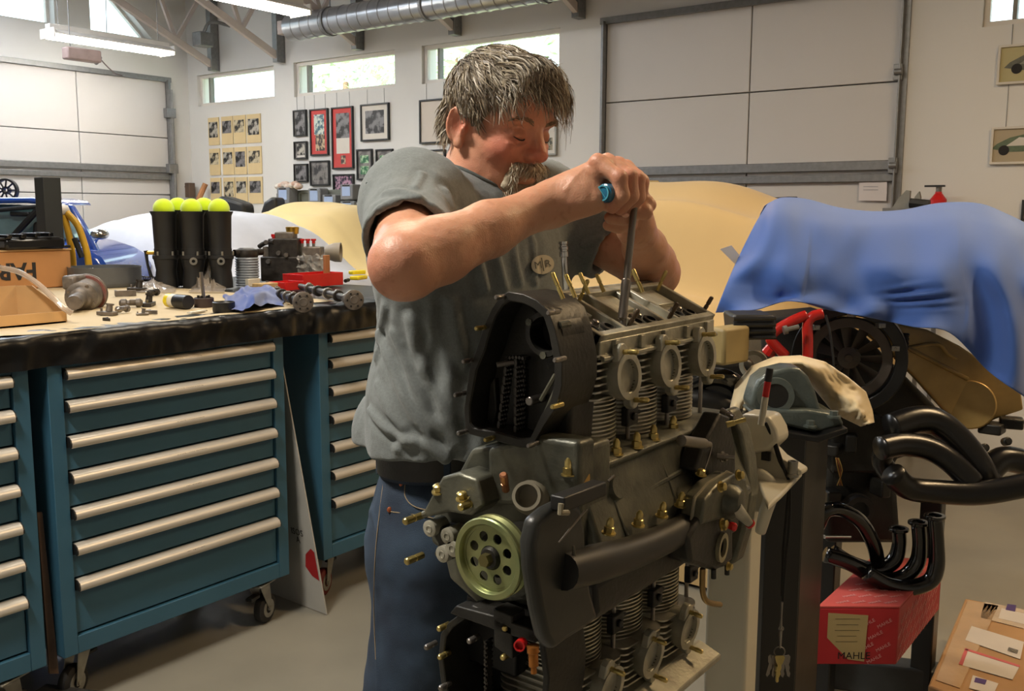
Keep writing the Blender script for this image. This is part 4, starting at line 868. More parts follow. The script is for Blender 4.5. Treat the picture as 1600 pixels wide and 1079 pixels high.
for px, py, m in ((698, 976, M_brass), (699, 1020, M_brass), (678, 1005, M_steel), (800, 975, M_brass), (797, 1020, M_brass), (745, 995, M_steel), (700, 1068, M_steel)): stud(onY(px, py, YCH-.015), -Y1, .020, .0042, m)
# red cap and brass sensor
mb = MB(); q = onY(816, 1003, .945); mb.lathe(q, -Y1+X1*.3, [(0, .007), (.012, .0075), (.012, .0055), (.006, .0055), (.006, .0001)], 20); mb.build('red_cap', M_red, E)
mb = MB(); q = onY(833, 1018, .945); mb.lathe(q, (.05, 0, -1), [(-.008, .008), (.0, .008), (.001, .0065), (.018, .0065), (.020, .004), (.028, .004)], 16); mb.build('brass_sensor', mat('brass_orange', (176, 112, 52), .35, metal=.7), E)
# ---- black curved air duct, front right of the engine
dl = [(820, 892), (818, 850), (826, 812), (848, 794), (878, 779), (896, 792), (903, 830), (905, 880), (912, 925), (924, 966), (900, 985), (872, 1002), (852, 1018), (840, 1000), (830, 955)]
D_ = [onX(px+14, py, -.60) for px, py in dl]; ctr = sum(D_, V((0, 0, 0)))/len(D_)
DU = MB(); DU.prism(D_, (-.022, 0, 0)); DD = DU.build('air_duct', M_tin, E, bevel=.009, seg=4)
mb = MB(); mb.tube([onX(px, py, -.592) for px, py in ((896, 852), (897, 880), (891, 906))], [.0015, .003, .0022], 8, smooth=3); mb.build('duct_tab', mat('dull_strip', (90, 86, 72), .5), DD)
# clip with spring wire
a, b = onX(882, 788, -.585), onX(948, 762, -.585); u = (b-a).normalized()
mb = MB(); mb.prism([a+V((0, 0, .008)), b+V((0, 0, .008)), b-V((0, 0, .010)), a-V((0, 0, .010))], (-.02, 0, 0)); K = mb.build('clip', M_black, E, bevel=.002)
mb = MB(); mb.tube([a+V((.002, -.01, .004)), a+V((.002, -.012, -.006)), a+V((.002, .004, -.010))], .0035, 8); mb.build('clip_hook', mat('pale_hook', (140, 132, 110), .4), K)
for o_ in (0, .006):
    mb = MB(); mb.tube([onX(913, 797, -.583)+Y1*o_, onX(893, 822, -.583)+Y1*o_*.7, onX(873, 847, -.583)], .0009, 6); mb.build('spring_wire', M_steel, K)
mb = MB(); mb.tube([b+V((.004, -.004, .01)), b+V((.004, .01, .014))], .0015, 6); mb.build('spring_wire', M_steel, K)
# ---- rear end: flywheel flange, cover, fittings
fl = [(1128, 640), (1140, 640), (1158, 676), (1168, 720), (1172, 770), (1163, 830), (1148, 880), (1110, 892), (1080, 860), (1072, 800), (1085, 700), (1118, 660)]
YF2 = 1.475
P_ = [onY(px, py, YF2) for px, py in fl]
MB().prism(P_, (0, .04, 0)).build('flywheel_flange', M_mag, E, bevel=.006, seg=3)
MB().prism([onX(px, py, -.612) for px, py in ((1126, 645), (1140, 650), (1150, 700), (1150, 760), (1118, 760), (1085, 735), (1098, 700))], (-.03, 0, 0)).build('flange_web', M_magd, E, bevel=.004)
cv = [(1096, 820), (1102, 780), (1122, 757), (1150, 740), (1166, 748), (1172, 775), (1168, 800), (1150, 812), (1125, 812)]
P_ = [onX(px, py, -.572) for px, py in cv]; c = sum(P_, V((0, 0, 0)))/len(P_)
mb = MB(); mb.prism(P_, (-.035, 0, 0)); CV = mb.build('rear_cover', M_mag, E, bevel=.004)
mb = MB(); mb.frame([c+(p-c)*1.07-X1*.016 for p in P_], [c+(p-c)*.95-X1*.016 for p in P_], (.0025, 0, 0)); mb.build('gasket', mat('pale_gasket', (150, 144, 124), .6), CV)
mb = MB(); mb.lathe(c+V((-.004, 0, .0)), (1, .1, 0), [(0, .028), (.012, .026), (.022, .018), (.024, .010), (.024, .0001)], 24); mb.build('cover_dome', M_mag, CV)
for px, py in ((1153, 742), (1125, 760), (1128, 818)): nut(onX(px, py, -.568), (1, -.1, .2), 1.0)
a, b = onX(1148, 792, -.56), onX(1172, 818, -.545); mb = MB(); mb.lathe(a, b-a, [(0, .011), ((b-a).length*.9, .0065), ((b-a).length, .006)], 18); mb.build('fitting_snout', M_head, E)
mb = MB(); mb.lathe(b-(b-a).normalized()*.001, b-a, [(0, .0075), (.003, .0075), (.003, .002)], 18); mb.build('red_cap', M_red, E)
q = onX(1145, 822, -.555); mb = MB(); mb.lathe(q, (1, -.4, 0), [(-.006, .006), (.004, .0065), (.006, .004)], 16, sx=.8); mb.build('red_cap', M_red, E)
MB().prism([onX(px, py, -.575) for px, py in ((1100, 800), (1146, 812), (1146, 875), (1120, 892), (1080, 880), (1075, 840))], (-.05, 0, 0)).build('lower_rear_case', M_magd, E, bevel=.006, seg=3)
q = onX(1129, 855, -.571); mb = MB(); mb.lathe(q, X1, [(-.006, .0145), (-.006, .022), (.002, .022), (.002, .0145)], 30, sx=.72, up=(0, .25, 1), closed=True); mb.build('oval_flange', mat('bright_flange', (158, 150, 122), .35, metal=.5), E)
mb = MB(); mb.cyl(q-X1*.02, q-X1*.004, .0150, n=24); mb.build('flange_bore', M_int, E)
for px, py in ((1128, 822), (1137, 884)): nut(onX(px, py, -.568), X1, .8)
for px, py in ((1115, 895), (1136, 889)): mb = MB(); mb.cyl(onX(px, py-6, -.575), onX(px, py+8, -.575), .004, n=8); mb.build('drain_stub', M_magd, E)
a, b = onX(1064, 688, -.60), onX(1100, 693, -.60); mb = MB(); mb.lathe(a, b-a, [(0, .006), (.001, .008), ((b-a).length, .008), ((b-a).length+.001, .005), ((b-a).length+.02, .0045)], 16); mb.build('pressure_switch', mat('grey_switch', (120, 114, 102), .4, metal=.4), E)
mb = MB(); mb.tube([onX(1112, 696, -.60), onX(1108, 712, -.598), onX(1100, 735, -.598)], .0015, 6); mb.build('switch_wire', M_steel, E)
for (x0_, y0_, x1_, y1_, m) in ((1140, 662, 1165, 655, M_brass), (1125, 713, 1148, 715, M_steel), (1131, 643, 1148, 652, M_steel)):
    a, b = onX(x0_, y0_, -.60), onX(x1_, y1_, -.58); mb = MB(); mb.lathe(a-(b-a)*.2, b-a, [(0, .005), ((b-a).length*.5, .0045), ((b-a).length*.52, .0035), ((b-a).length*1.2, .0035)], 12); mb.build('stud', m, E)
nut(onX(1128, 713, -.606), X1, 1.0, M_steel)
# lower cam housing & rail under the lower heads
MB().bb(-.83, -.655, 1.03, 1.41, .74, .800).build('lower_camshaft_housing', M_head, E, bevel=.004)
MB().prism([V((-.66, 1.03, .80)), V((-.62, 1.03, .785)), V((-.62, 1.03, .775)), V((-.66, 1.03, .77))], (0, .38, 0)).build('lower_housing_lip', M_head, E, bevel=.002)
# vertical stay and dark steelwork below the crankcase
MB().bb(-.84, -.75, 1.02, 1.40, .86, .96).build('lower_deflector', M_int, E, bevel=.004)
# gold pipe stub at the lower right
mb = MB(); mb.tube([onX(1098, 888, -.60), onX(1098, 925, -.60), onX(1106, 940, -.60), onX(1125, 944, -.60)], .0045, 10, smooth=4); mb.build('oil_pipe', mat('golden_pipe', (150, 124, 78), .35, metal=.7), E)
# long bolt standing on the housing behind (chrome extension)
t = thing('socket_extension', onP(884, 458, (-.80, 1.2, 1.38), (0, 0, 1)), 'chrome socket extension standing upright in the engine behind the gold studs', 'tool')
p = V(t.location); top = at(880, 377, (p-CAM).dot(FH)); L = (top-p).length
mb = MB(); mb.lathe(p, top-p, [(-.02, .004), (L*.25, .0042), (L*.26, .0046), (L*.7, .0046), (L*.71, .0068), (L*.80, .0068), (L*.81, .0060), (L*.84, .0060), (L*.85, .0072), (L*.9, .0072), (L*.91, .006), (L*.94, .006), (L*.95, .0072), (L, .0072), (L, .004)], 20); mb.build('extension_bar', mat('chrome', (200, 200, 200), .12, metal=1., var=0), t)
# ================================================================== SIGNED-DISTANCE MODELLING (smooth unions -> surface nets)
f32 = np.float32
def A3(v): return np.array([v[0], v[1], v[2]], dtype=f32)
RS = 1.0
class Shape:
    def __init__(s): s.ops = []
    def add(s, fn, c, r, k=.02, sub=False): s.ops.append((fn, A3(c), float(r), k, sub)); return s
    def cone(s, a, b, ra, rb, k=.02, sub=False, sc=None, fr=None):     # round cone; fr = (f,l,u) frame with scale sc for flattened cones
        a, b = A3(a), A3(b); ra, rb, k = ra*RS, rb*RS, k*RS
        def fn(P, a=a, b=b):
            ba = b-a; pa = P-a; h = np.clip(pa@ba/max(ba@ba, 1e-9), 0, 1); q = pa-h[:, None]*ba
            if fr is not None:
                F = np.array([A3(x) for x in fr]); q = (q@F.T)/np.array(sc, dtype=f32)
            return np.linalg.norm(q, axis=1)-(ra+(rb-ra)*h)
        return s.add(fn, (a+b)/2, np.linalg.norm(b-a)/2+max(ra, rb)*(max(sc) if sc else 1), k, sub)
    def ell(s, c, r, fr=None, k=.02, sub=False):
        c = A3(c); r = np.array(r, dtype=f32)*RS; k = k*RS
        F = np.array([A3(x) for x in fr]) if fr is not None else np.eye(3, dtype=f32)
        def fn(P):
            q = (P-c)@F.T; k0 = np.linalg.norm(q/r, axis=1); k1 = np.linalg.norm(q/(r*r), axis=1); return k0*(k0-1)/np.maximum(k1, 1e-6)
        return s.add(fn, c, r.max(), k, sub)
    def chain(s, pts, rs, k=.01):
        for i in range(len(pts)-1): s.cone(pts[i], pts[i+1], rs[i], rs[i+1], k)
        return s
    def bump(s, pts, amp, w, fold=False):            # a ridge (amp>0) or crease (amp<0) along a polyline
        amp, w = amp*RS, w*RS
        pts = [A3(p) for p in pts]; c = sum(pts)/len(pts); R_ = max(np.linalg.norm(p-c) for p in pts)+w*2
        def fn(P):
            d = np.full(len(P), 1e3, f32)
            for a, b in zip(pts[:-1], pts[1:]):
                ba = b-a; pa = P-a; h = np.clip(pa@ba/max(ba@ba, 1e-9), 0, 1); d = np.minimum(d, np.linalg.norm(pa-h[:, None]*ba, axis=1))
            return -amp*np.exp(-(d/w)**2)+(.5*amp*np.exp(-((d-2*w)/(1.1*w))**2) if fold else 0)
        s.ops.append((fn, c.astype(f32), R_, None, 'bump')); return s
    def eval(s, P, near=None):
        P = P.astype(f32); d = np.full(len(P), .5, f32); 
        for fn, c, r, k, sub in s.ops:
            if near is not None and np.linalg.norm(near[0]-c) > r+near[1]+(k or 0)+.004: continue
            v = fn(P)
            if sub == 'bump': d = d+v
            elif sub == 'cut': d = np.maximum(d, v)
            elif sub: v = -v; h = np.maximum(k-np.abs(d-v), 0)/k; d = np.maximum(d, v)+h*h*k/4
            else: h = np.maximum(k-np.abs(d-v), 0)/k; d = np.minimum(d, v)-h*h*k/4
        return d
    def trace(s, px, py):
        r = ray(px, py).normalized(); t = .5; o = np.array(CAM, dtype=f32); r = np.array(r, dtype=f32)
        for _ in range(90):
            d = float(s.eval((o+r*t)[None])[0]); t += d*.8
            if abs(d) < .0004: break
        return V((o+r*t).tolist())
def surface(shape, lo, hi, h, disp=None, B=14):
    lo = np.array(lo, f32); hi = np.array(hi, f32); nb = np.ceil((hi-lo)/(h*B)).astype(int); verts, ids, quads = [], [], []
    NX, NY, NZ = (nb*B+2); g = np.arange(B+2)
    G = np.stack(np.meshgrid(g, g, g, indexing='ij'), -1).reshape(-1, 3)
    C = np.stack(np.meshgrid(*[np.arange(n) for n in nb], indexing='ij'), -1).reshape(-1, 3)
    cc = lo+(C+.5)*B*h; rad = B*h*.9
    dc = shape.eval(cc)
    for bi, ce in zip(C[np.abs(dc) < rad*1.6+.02], cc[np.abs(dc) < rad*1.6+.02]):
        P = lo+(bi*B+G)*h; D = shape.eval(P, (ce, rad+h*2))
        if disp is not None: D = D+disp(P)
        if D.min() > 0 or D.max() < 0: continue
        D = D.reshape(B+2, B+2, B+2); n = B+1
        S = D < 0; cn = [D[i:i+n, j:j+n, k:k+n] for i in (0, 1) for j in (0, 1) for k in (0, 1)]
        cnt = sum((c < 0).astype(np.int8) for c in cn); m = (cnt > 0) & (cnt < 8)
        idx = np.argwhere(m); 
        if len(idx) == 0: continue
        cv = np.stack([c[m] for c in cn], 1); pos = np.zeros((len(idx), 3), f32); w = np.zeros(len(idx), f32)
        off = np.array([(i, j, k) for i in (0, 1) for j in (0, 1) for k in (0, 1)], f32)
        for a in range(8):
            for b in range(a+1, 8):
                if np.abs(off[a]-off[b]).sum() != 1: continue
                va, vb = cv[:, a], cv[:, b]; x = (va < 0) != (vb < 0)
                t = np.where(x, va/np.where(x, va-vb, 1), 0); pos += np.where(x[:, None], off[a]+(off[b]-off[a])*t[:, None], 0); w += x
        pos = pos/w[:, None]; gi = bi*B+idx
        own = (idx < B).all(1)
        verts.append((lo+(gi+pos)*h)[own]); ids.append(((gi[:, 0]*NY+gi[:, 1])*NZ+gi[:, 2])[own])
        for ax in range(3):
            e0 = S[:n, :n, :n]; sh = [0, 0, 0]; sh[ax] = 1; e1 = S[sh[0]:sh[0]+n, sh[1]:sh[1]+n, sh[2]:sh[2]+n]
            x = np.argwhere(e0 != e1); b_, c_ = (ax+1) % 3, (ax+2) % 3
            # edge starts at x, needs cells x, x-b, x-c, x-b-c ; take edges with 1<=b,c<=B and 0<=ax<B
            x = x[(x[:, b_] >= 1) & (x[:, c_] >= 1) & (x[:, b_] <= B) & (x[:, c_] <= B) & (x[:, ax] < B)]
            if len(x) == 0: continue
            inside = e0[x[:, 0], x[:, 1], x[:, 2]]; q = []
            for db, dc_ in ((0, 0), (1, 0), (1, 1), (0, 1)):
                y = x.copy(); y[:, b_] -= db; y[:, c_] -= dc_; y = bi*B+y; q.append((y[:, 0]*NY+y[:, 1])*NZ+y[:, 2])
            q = np.stack(q, 1); q[~inside] = q[~inside][:, ::-1]; quads.append(q)
    if not verts: return np.zeros((0, 3)), np.zeros((0, 4), int)
    v = np.concatenate(verts); i = np.concatenate(ids); q = np.concatenate(quads)
    q = np.unique(q, axis=0) if False else q
    o = np.argsort(i); i = i[o]; v = v[o]; j = np.searchsorted(i, q); j = np.minimum(j, len(i)-1); ok = (i[j] == q).all(1)
    return v, j[ok]
def np_mesh(name, v, q, m, parent, col=None, label=None):
    o0 = np.array(org(parent)); me = bpy.data.meshes.new(name); v = (v-o0).astype(f32)
    me.vertices.add(len(v)); me.vertices.foreach_set('co', v.ravel()); me.loops.add(q.size); me.loops.foreach_set('vertex_index', q.ravel().astype(np.int32))
    me.polygons.add(len(q)); me.polygons.foreach_set('loop_start', np.arange(0, q.size, 4, dtype=np.int32)); me.update(calc_edges=True); me.validate()
    me.shade_smooth(); me.materials.append(m)
    if col is not None:
        ca = me.color_attributes.new('tint', 'FLOAT_COLOR', 'POINT'); ca.data.foreach_set('color', np.concatenate([col, np.ones((len(col), 1))], 1).astype(f32).ravel())
    o = bpy.data.objects.new(name, me); COL.objects.link(o); o.parent = parent; ORG[o.name] = org(parent)
    if label: o['label'] = label
    return o
# value noise in numpy for displacement
_rng = np.random.default_rng(3); _T = _rng.random((32, 32, 32)).astype(f32)
def vnoise(P, s):
    q = P*s+100; i = np.floor(q).astype(int); f = q-i; f = f*f*(3-2*f); i &= 31; j = (i+1) & 31; r = 0
    for a in (0, 1):
        for b in (0, 1):
            for c in (0, 1):
                w = (f[:, 0] if a else 1-f[:, 0])*(f[:, 1] if b else 1-f[:, 1])*(f[:, 2] if c else 1-f[:, 2]); r = r+w*_T[(j if a else i)[:, 0], (j if b else i)[:, 1], (j if c else i)[:, 2]]
    return r-.5
# ================================================================== THE MAN
MAN = thing('person', (-1.05, 1.27, 0), 'grey-haired bearded man in grey t-shirt and jeans working on the engine with both hands', 'person')
HO = at(779, 191, 1.60); pt = R(15)
hf = V((math.cos(pt), 0, -math.sin(pt))); hl = V((0, 1, 0)); hu = V((math.sin(pt), 0, math.cos(pt)))
yaw_h = Matrix.Rotation(R(-6), 3, 'Z'); hf, hl, hu = yaw_h @ hf, yaw_h @ hl, yaw_h @ hu
roll_h = Matrix.Rotation(R(0), 3, hf)
HS = .93
def hp(a, b, c): return HO+(hf*a+hl*b+hu*c)*HS
FR = (hf, hl, hu)
# joints
S_R, E_R, W_R = at(648, 318, 1.47), at(632, 414, 1.235), at(862, 316, 1.40)
S_L, E_L, W_L = at(846, 318, 1.77), at(1024, 426, 1.68), at(992, 352, 1.50)
print('arm lengths', (S_R-E_R).length, (E_R-W_R).length, (S_L-E_L).length, (E_L-W_L).length, S_R, E_R, W_R, S_L, E_L, W_L)
BX, BY = -1.045, 1.275
skin = Shape()
skin.ell((BX+.01, BY, 1.16), (.125, .165, .16), k=.05); skin.ell((BX+.02, BY, 1.36), (.11, .165, .15), k=.05)
skin.cone(V((BX+.015, BY-.15, 1.50)), V((BX+.015, BY+.15, 1.50)), .055, .055, .06)
NB = at(742, 285, 1.62)
skin.cone(S_R.lerp(V((BX, BY, 1.47)), .25), S_R, .06, .058, .05).cone(S_L.lerp(V((BX, BY, 1.47)), .25), S_L, .06, .058, .05)
skin.cone(NB+V((-.0, 0, -.03)), hp(-.015, 0, -.045), .066, .060, .03)
skin.cone(S_R, E_R, .051, .044, .02).cone(S_L, E_L, .048, .040, .02)
def forearm(E_, W_, fr_=1.):
    d = (W_-E_); a = E_+d*.22
    skin.cone(E_, a, .043*fr_, .0425*fr_, .015).cone(a, E_+d*.55, .0425*fr_, .0365*fr_, .015).cone(E_+d*.55, E_+d*.88, .0365*fr_, .0285*fr_, .015).cone(E_+d*.88, W_, .0285*fr_, .0285*fr_, .015)
forearm(E_R, W_R, 1.0); forearm(E_L, W_L, .93)
# head
RS = HS
skin.ell(hp(-.004, 0, .028), (.089, .073, .080), FR, .02)
skin.ell(hp(.022, 0, -.030), (.070, .0625, .090), FR, .03)
skin.ell(hp(.040, 0, .040), (.050, .058, .042), FR, .03)
skin.ell(hp(.030, 0, -.088), (.052, .049, .034), FR, .02)
skin.ell(hp(.070, 0, -.106), (.022, .026, .020), FR, .02)
skin.ell(hp(.000, .042, -.078), (.030, .018, .030), FR, .02); skin.ell(hp(.000, -.042, -.078), (.030, .018, .030), FR, .02)
for s in (-1, 1):
    skin.ell(hp(.058, s*.038, -.034), (.027, .023, .022), FR, .018)
    skin.ell(hp(.080, s*.029, .020), (.012, .026, .0085), FR, .012)
    skin.ell(hp(.106, s*.033, -.003), (.022, .019, .0125), FR, .012, True)
    skin.ell(hp(.0725, s*.032, -.006), (.0155, .0175, .0135), FR, .006)
    skin.bump([hp(.088, s*.020, -.021), hp(.088, s*.034, -.026), hp(.078, s*.050, -.022)], .0022, .0035)
    skin.bump([hp(.090, s*.019, -.014), hp(.088, s*.034, -.019), hp(.079, s*.050, -.014)], -.0018, .0025)
    skin.bump([hp(.099, s*.018, -.040), hp(.090, s*.030, -.058), hp(.078, s*.038, -.076)], -.0030, .0045)
    skin.bump([hp(.091, s*.016, .004), hp(.088, s*.034, .007), hp(.075, s*.052, .000)], -.0016, .0025)
    skin.bump([hp(.060, s*.060, -.002), hp(.048, s*.068, -.014)], -.0012, .002); skin.bump([hp(.062, s*.060, .006), hp(.048, s*.069, .008)], -.0012, .002)
skin.cone(hp(.084, 0, .016), hp(.106, 0, -.028), .0085, .0125, .010); skin.ell(hp(.108, 0, -.034), (.0145, .0135, .0115), FR, .008)
for s in (-1, 1): skin.ell(hp(.096, s*.0125, -.037), (.012, .0085, .0085), FR, .006); skin.ell(hp(.102, s*.007, -.047), (.005, .0035, .004), FR, .003, True)
skin.ell(hp(.084, 0, -.070), (.018, .024, .016), FR, .014); skin.ell(hp(.093, 0, -.0675), (.008, .020, .0045), FR, .005); skin.ell(hp(.091, 0, -.079), (.009, .018, .0055), FR, .005)
skin.bump([hp(.092, .0, .008), hp(.090, .004, .020)], -.0015, .002)
for s in (-1, 1):                                  # ears
    q = lambda a, b, c: hp(a, s*b, c); e0 = V(q(-.012, .0775, -.012)); er = (hf, (hl*s).normalized(), hu)
    axe = (hf*.94+hl*s*(-.34)).normalized(); out = (hl*s*.94+hf*(.0)-hf*.34*-1*0).normalized(); nrm_ = axe.cross(hu).normalized()
    fe = (axe, nrm_, hu)
    skin.ell(e0+hl*s*.003-hf*.004, (.0195, .0085, .033), fe, .008)
    skin.ell(e0+hl*s*.011+hf*.003-hu*-.002, (.0125, .0085, .0225), fe, .004, True)
    pts = [e0+axe*(-(-math.cos(a))*.0175*-1)+hu*(math.sin(a)*.030+.002)+hl*s*(.006+.004*(1-math.cos(a))*.5) for a in np.linspace(.5, 2*pi-1.6, 12)]
    skin.bump([e0+axe*(math.cos(a)*.0165)+hu*(math.sin(a)*.029+.002)+hl*s*.011 for a in np.linspace(.3, 2*pi-1.9, 12)], .0045, .0038)
    skin.ell(e0+hf*.005-hu*.0285+hl*s*.003, (.009, .006, .009), fe, .006); skin.ell(e0+hf*.011-hu*.006+hl*s*.004, (.005, .005, .007), fe, .004)
RS = 1.0
# hands : palm + five fingers each
def finger(pts, rs, k=.004): skin.chain(pts, rs, k); return pts
K4, K3, K2, K1 = at(934, 254, 1.392), at(950, 254, 1.412), at(965, 258, 1.434), at(978, 263, 1.455)
skin.cone(W_R, (K4+K3)/2-V((0, 0, .008)), .029, .0185, .014).cone(W_R+V((0, .008, .0)), (K1+K2)/2-V((0, 0, .008)), .028, .0175, .014)
skin.cone(W_R+V((.0, -.006, -.010)), at(928, 314, 1.385), .026, .019, .012)           # heel of the hand below
skin.ell(at(902, 300, 1.40), (.036, .030, .026), None, .014)
for Kk in (K4, K3, K2, K1): skin.ell(Kk+V((0, 0, .001)), (.0125, .0115, .0115), None, .006)
NAILS = []
fin = [(K4, at(968, 278, 1.372), at(972, 306, 1.372), at(957, 324, 1.382), .0112), (K3, at(983, 276, 1.392), at(986, 305, 1.392), at(970, 326, 1.400), .0122),
       (K2, at(995, 279, 1.416), at(996, 308, 1.418), at(980, 327, 1.424), .0122), (K1, at(1001, 284, 1.442), at(1001, 308, 1.446), at(986, 325, 1.450), .0118)]
for a, b, c, d, r in fin: finger([a, b, c, d], [r*1.06, r*1.02, r*.92, r*.80])
# thumb of the right hand, on the far side under the handle
finger([W_R.lerp(K1, .35)+V((.0, .022, -.012)), at(940, 312, 1.462), at(968, 324, 1.475), at(992, 322, 1.478)], [.018, .0145, .0125, .0105])
# left hand grips the shaft below: palm behind the handle, fingers to the left, thumb up right
PL_ = at(990, 330, 1.49)
skin.cone(W_L, PL_, .026, .024, .014).cone(W_L, at(975, 330, 1.485), .025, .020, .014)
KL = [at(1001, 300, 1.475), at(1005, 312, 1.470), at(1003, 326, 1.462), at(997, 338, 1.455)]
skin.cone(PL_, (KL[1]+KL[2])/2, .024, .018, .012)
finger([PL_+V((.01, 0, .012)), at(1001, 308, 1.452), at(1013, 320, 1.442), at(1003, 325, 1.432)], [.0125, .0115, .0105, .0088])
finger([PL_+V((.008, -.006, 0)), at(999, 318, 1.446), at(1008, 332, 1.430), at(990, 333, 1.424)], [.0125, .0115, .0105, .0088])
finger([PL_+V((.0, -.01, -.01)), at(990, 332, 1.440), at(976, 340, 1.422), at(953, 340, 1.418)], [.0125, .0115, .0103, .0088])
finger([PL_+V((-.004, -.006, -.02)), at(984, 350, 1.450), at(966, 354, 1.436), at(950, 352, 1.432)], [.0118, .0105, .0095, .0080])
finger([at(978, 326, 1.49), at(962, 320, 1.500), at(948, 318, 1.495)], [.0150, .0125, .0105])
for a, b in ((at(880, 292, 1.38), K3+V((0, 0, .012))), (at(884, 296, 1.37), K4+V((0, 0, .011)))): skin.bump([a, a.lerp(b, .5)+V((0, 0, .006)), b], .0016, .003)
skin.bump([at(872, 320, 1.36), at(868, 335, 1.365)], -.0016, .002)
def skdisp(P): return .0010*vnoise(P, 55)+.0007*vnoise(P, 140)
v, q = surface(skin, (-1.28, .76, 1.02), (-.60, 1.66, 1.80), .0023, skdisp)
# tint: redder cheeks, nose, ears, knuckles
base = np.array(lin((206, 154, 124)), f32); red = np.array(lin((190, 92, 74)), f32); pale = np.array(lin((216, 170, 140)), f32); brown = np.array(lin((158, 98, 70)), f32)
def infl(c, r): return np.exp(-(np.linalg.norm(v-A3(c), axis=1)/r)**2)[:, None]
w = np.clip(infl(hp(.062, -.045, -.032), .030)*.75+infl(hp(.062, .045, -.032), .030)*.95+infl(hp(.11, 0, -.035), .020)*.8+infl(hp(-.01, -.085, -.01), .022)*.55+infl(hp(.075, 0, .045), .03)*.25+infl(hp(.01, -.05, -.09), .03)*.4, 0, 1)
for p_ in (K1, K2, K3, K4, fin[0][1], fin[1][1], fin[2][1], fin[3][1], fin[0][3], fin[1][3]): w = np.clip(w+infl(p_, .014)*.35, 0, 1)
w = np.clip(w+infl(E_R+V((-.02, -.02, 0)), .05)*.35, 0, 1)
nz = (vnoise(v, 60)[:, None]*.5+.25); fr_ = np.clip((vnoise(v, 130)[:, None]-.22)*4, 0, 1)*.35
arm = np.clip(1-(v[:, 2:3]-1.30)*0, 0, 1)*(np.linalg.norm(v-A3(HO), axis=1)[:, None] > .2)
colr = base*(1-w)+red*w; colr = colr*(1-np.clip(nz, 0, 1)*.25)+red*np.clip(nz, 0, 1)*.25; colr = colr*(1-fr_*arm)+brown*fr_*arm
eyes = np.clip(infl(hp(.088, -.032, -.004), .017)+infl(hp(.088, .032, -.004), .017), 0, 1)*.35; colr = colr*(1-eyes)+brown*eyes
M_skin = bpy.data.materials.new('skin'); M_skin.use_nodes = True; nt_ = M_skin.node_tree; b_ = nt_.nodes['Principled BSDF']; at_ = nt_.nodes.new('ShaderNodeAttribute'); at_.attribute_name = 'tint'
nt_.links.new(at_.outputs['Color'], b_.inputs['Base Color']); b_.inputs['Roughness'].default_value = .46; b_.inputs['Subsurface Weight'].default_value = .12; b_.inputs['Subsurface Radius'].default_value = (.012, .004, .002); b_.inputs['Subsurface Scale'].default_value = 1.
n2 = nt_.nodes.new('ShaderNodeTexNoise'); n2.inputs['Scale'].default_value = 420; tc_ = nt_.nodes.new('ShaderNodeTexCoord'); nt_.links.new(tc_.outputs['Object'], n2.inputs['Vector']); bp_ = nt_.nodes.new('ShaderNodeBump'); bp_.inputs['Strength'].default_value = .25; bp_.inputs['Distance'].default_value = .002; nt_.links.new(n2.outputs['Fac'], bp_.inputs['Height']); nt_.links.new(bp_.outputs[0], b_.inputs['Normal'])
BODY = np_mesh('body', v, q, M_skin, MAN, colr)
# ---- eyelid line, nails
M_lash = mat('dark_lashes', (52, 34, 28), .7)
for s in (-1, 1):
    mb = MB(); mb.tube([hp(.0845, s*.018, -.010), hp(.0885, s*.026, -.0135), hp(.0885, s*.036, -.0135), hp(.083, s*.046, -.0095)], [.0006, .0012, .0012, .0006], 6, smooth=4); mb.build('eyelashes', M_lash, MAN)
M_nail = mat('fingernail', (226, 176, 152), .3, var=.05)
for p_, d_ in ((at(977, 336, 1.409), V((.2, -1, .3))),):
    mb = MB(); mb.ell(p_, (.0055, .0055, .0035)); mb.build('fingernail', M_nail, MAN, smooth=180)
# ---- hair
HAIRC = [(112, 100, 84), (140, 126, 104), (88, 76, 62), (166, 154, 132), (190, 182, 166)]
M_hair = [mat('hair_%d' % i, c, .5, var=.15, scale=80, sheen=.2) for i, c in enumerate(HAIRC)]
def skull(th, ph, r=1.):                                   # direction -> point on the skull, th from the top, ph around (0 = forward)
    d = V((math.sin(th)*math.cos(ph), math.sin(th)*math.sin(ph), math.cos(th)))
    return V((-.006+d.x*.092*r, d.y*.077*r, .029+d.z*.085*r)), d
RS = HS
hc = Shape(); hc.ell(hp(-.008, 0, .030), (.096, .081, .090), FR, .01); hc.ell(hp(-.035, 0, -.012), (.060, .074, .066), FR, .03)
hc.ell(hp(.050, 0, .078), (.046, .058, .032), FR, .03)
hc.ell(hp(.100, -.0, -.002), (.075, .105, .058), FR, .012, True); hc.ell(hp(.062, -.085, -.050), (.062, .05, .072), FR, .012, True); hc.ell(hp(.062, .085, -.050), (.062, .05, .072), FR, .012, True)
hc.ell(hp(.02, 0, -.095), (.12, .12, .062), FR, .012, True)
for s in (-1, 1): hc.ell(hp(-.010, s*.090, -.016), (.024, .024, .036), FR, .006, True)
def hdisp(P):
    L = (P-A3(HO))@np.array([A3(hf), A3(hl), A3(hu)]).T; ph = np.arctan2(L[:, 1], L[:, 0]+.03); wv = np.sin(L[:, 0]*190+np.sin(L[:, 2]*60+L[:, 1]*50)*2.2+L[:, 2]*70)*.0018
    return wv+.007*vnoise(P, 38)+.004*vnoise(P*np.array([1, 1, .5], f32), 110)
v, q = surface(hc, A3(HO)-.15, A3(HO)+.16, .0028, hdisp)
HAIR = np_mesh('hair', v, q, mat('hair_base', (96, 86, 70), .7, var=.3, scale=60, col2=(140, 128, 106), bump=.5, bscale=260, stretch=(1, 1, .35)), MAN)
rnd = random.Random(5); HB = [MB() for _ in HAIRC]
hcE = lambda p: float(hc.eval(np.array([A3(p)]))[0])
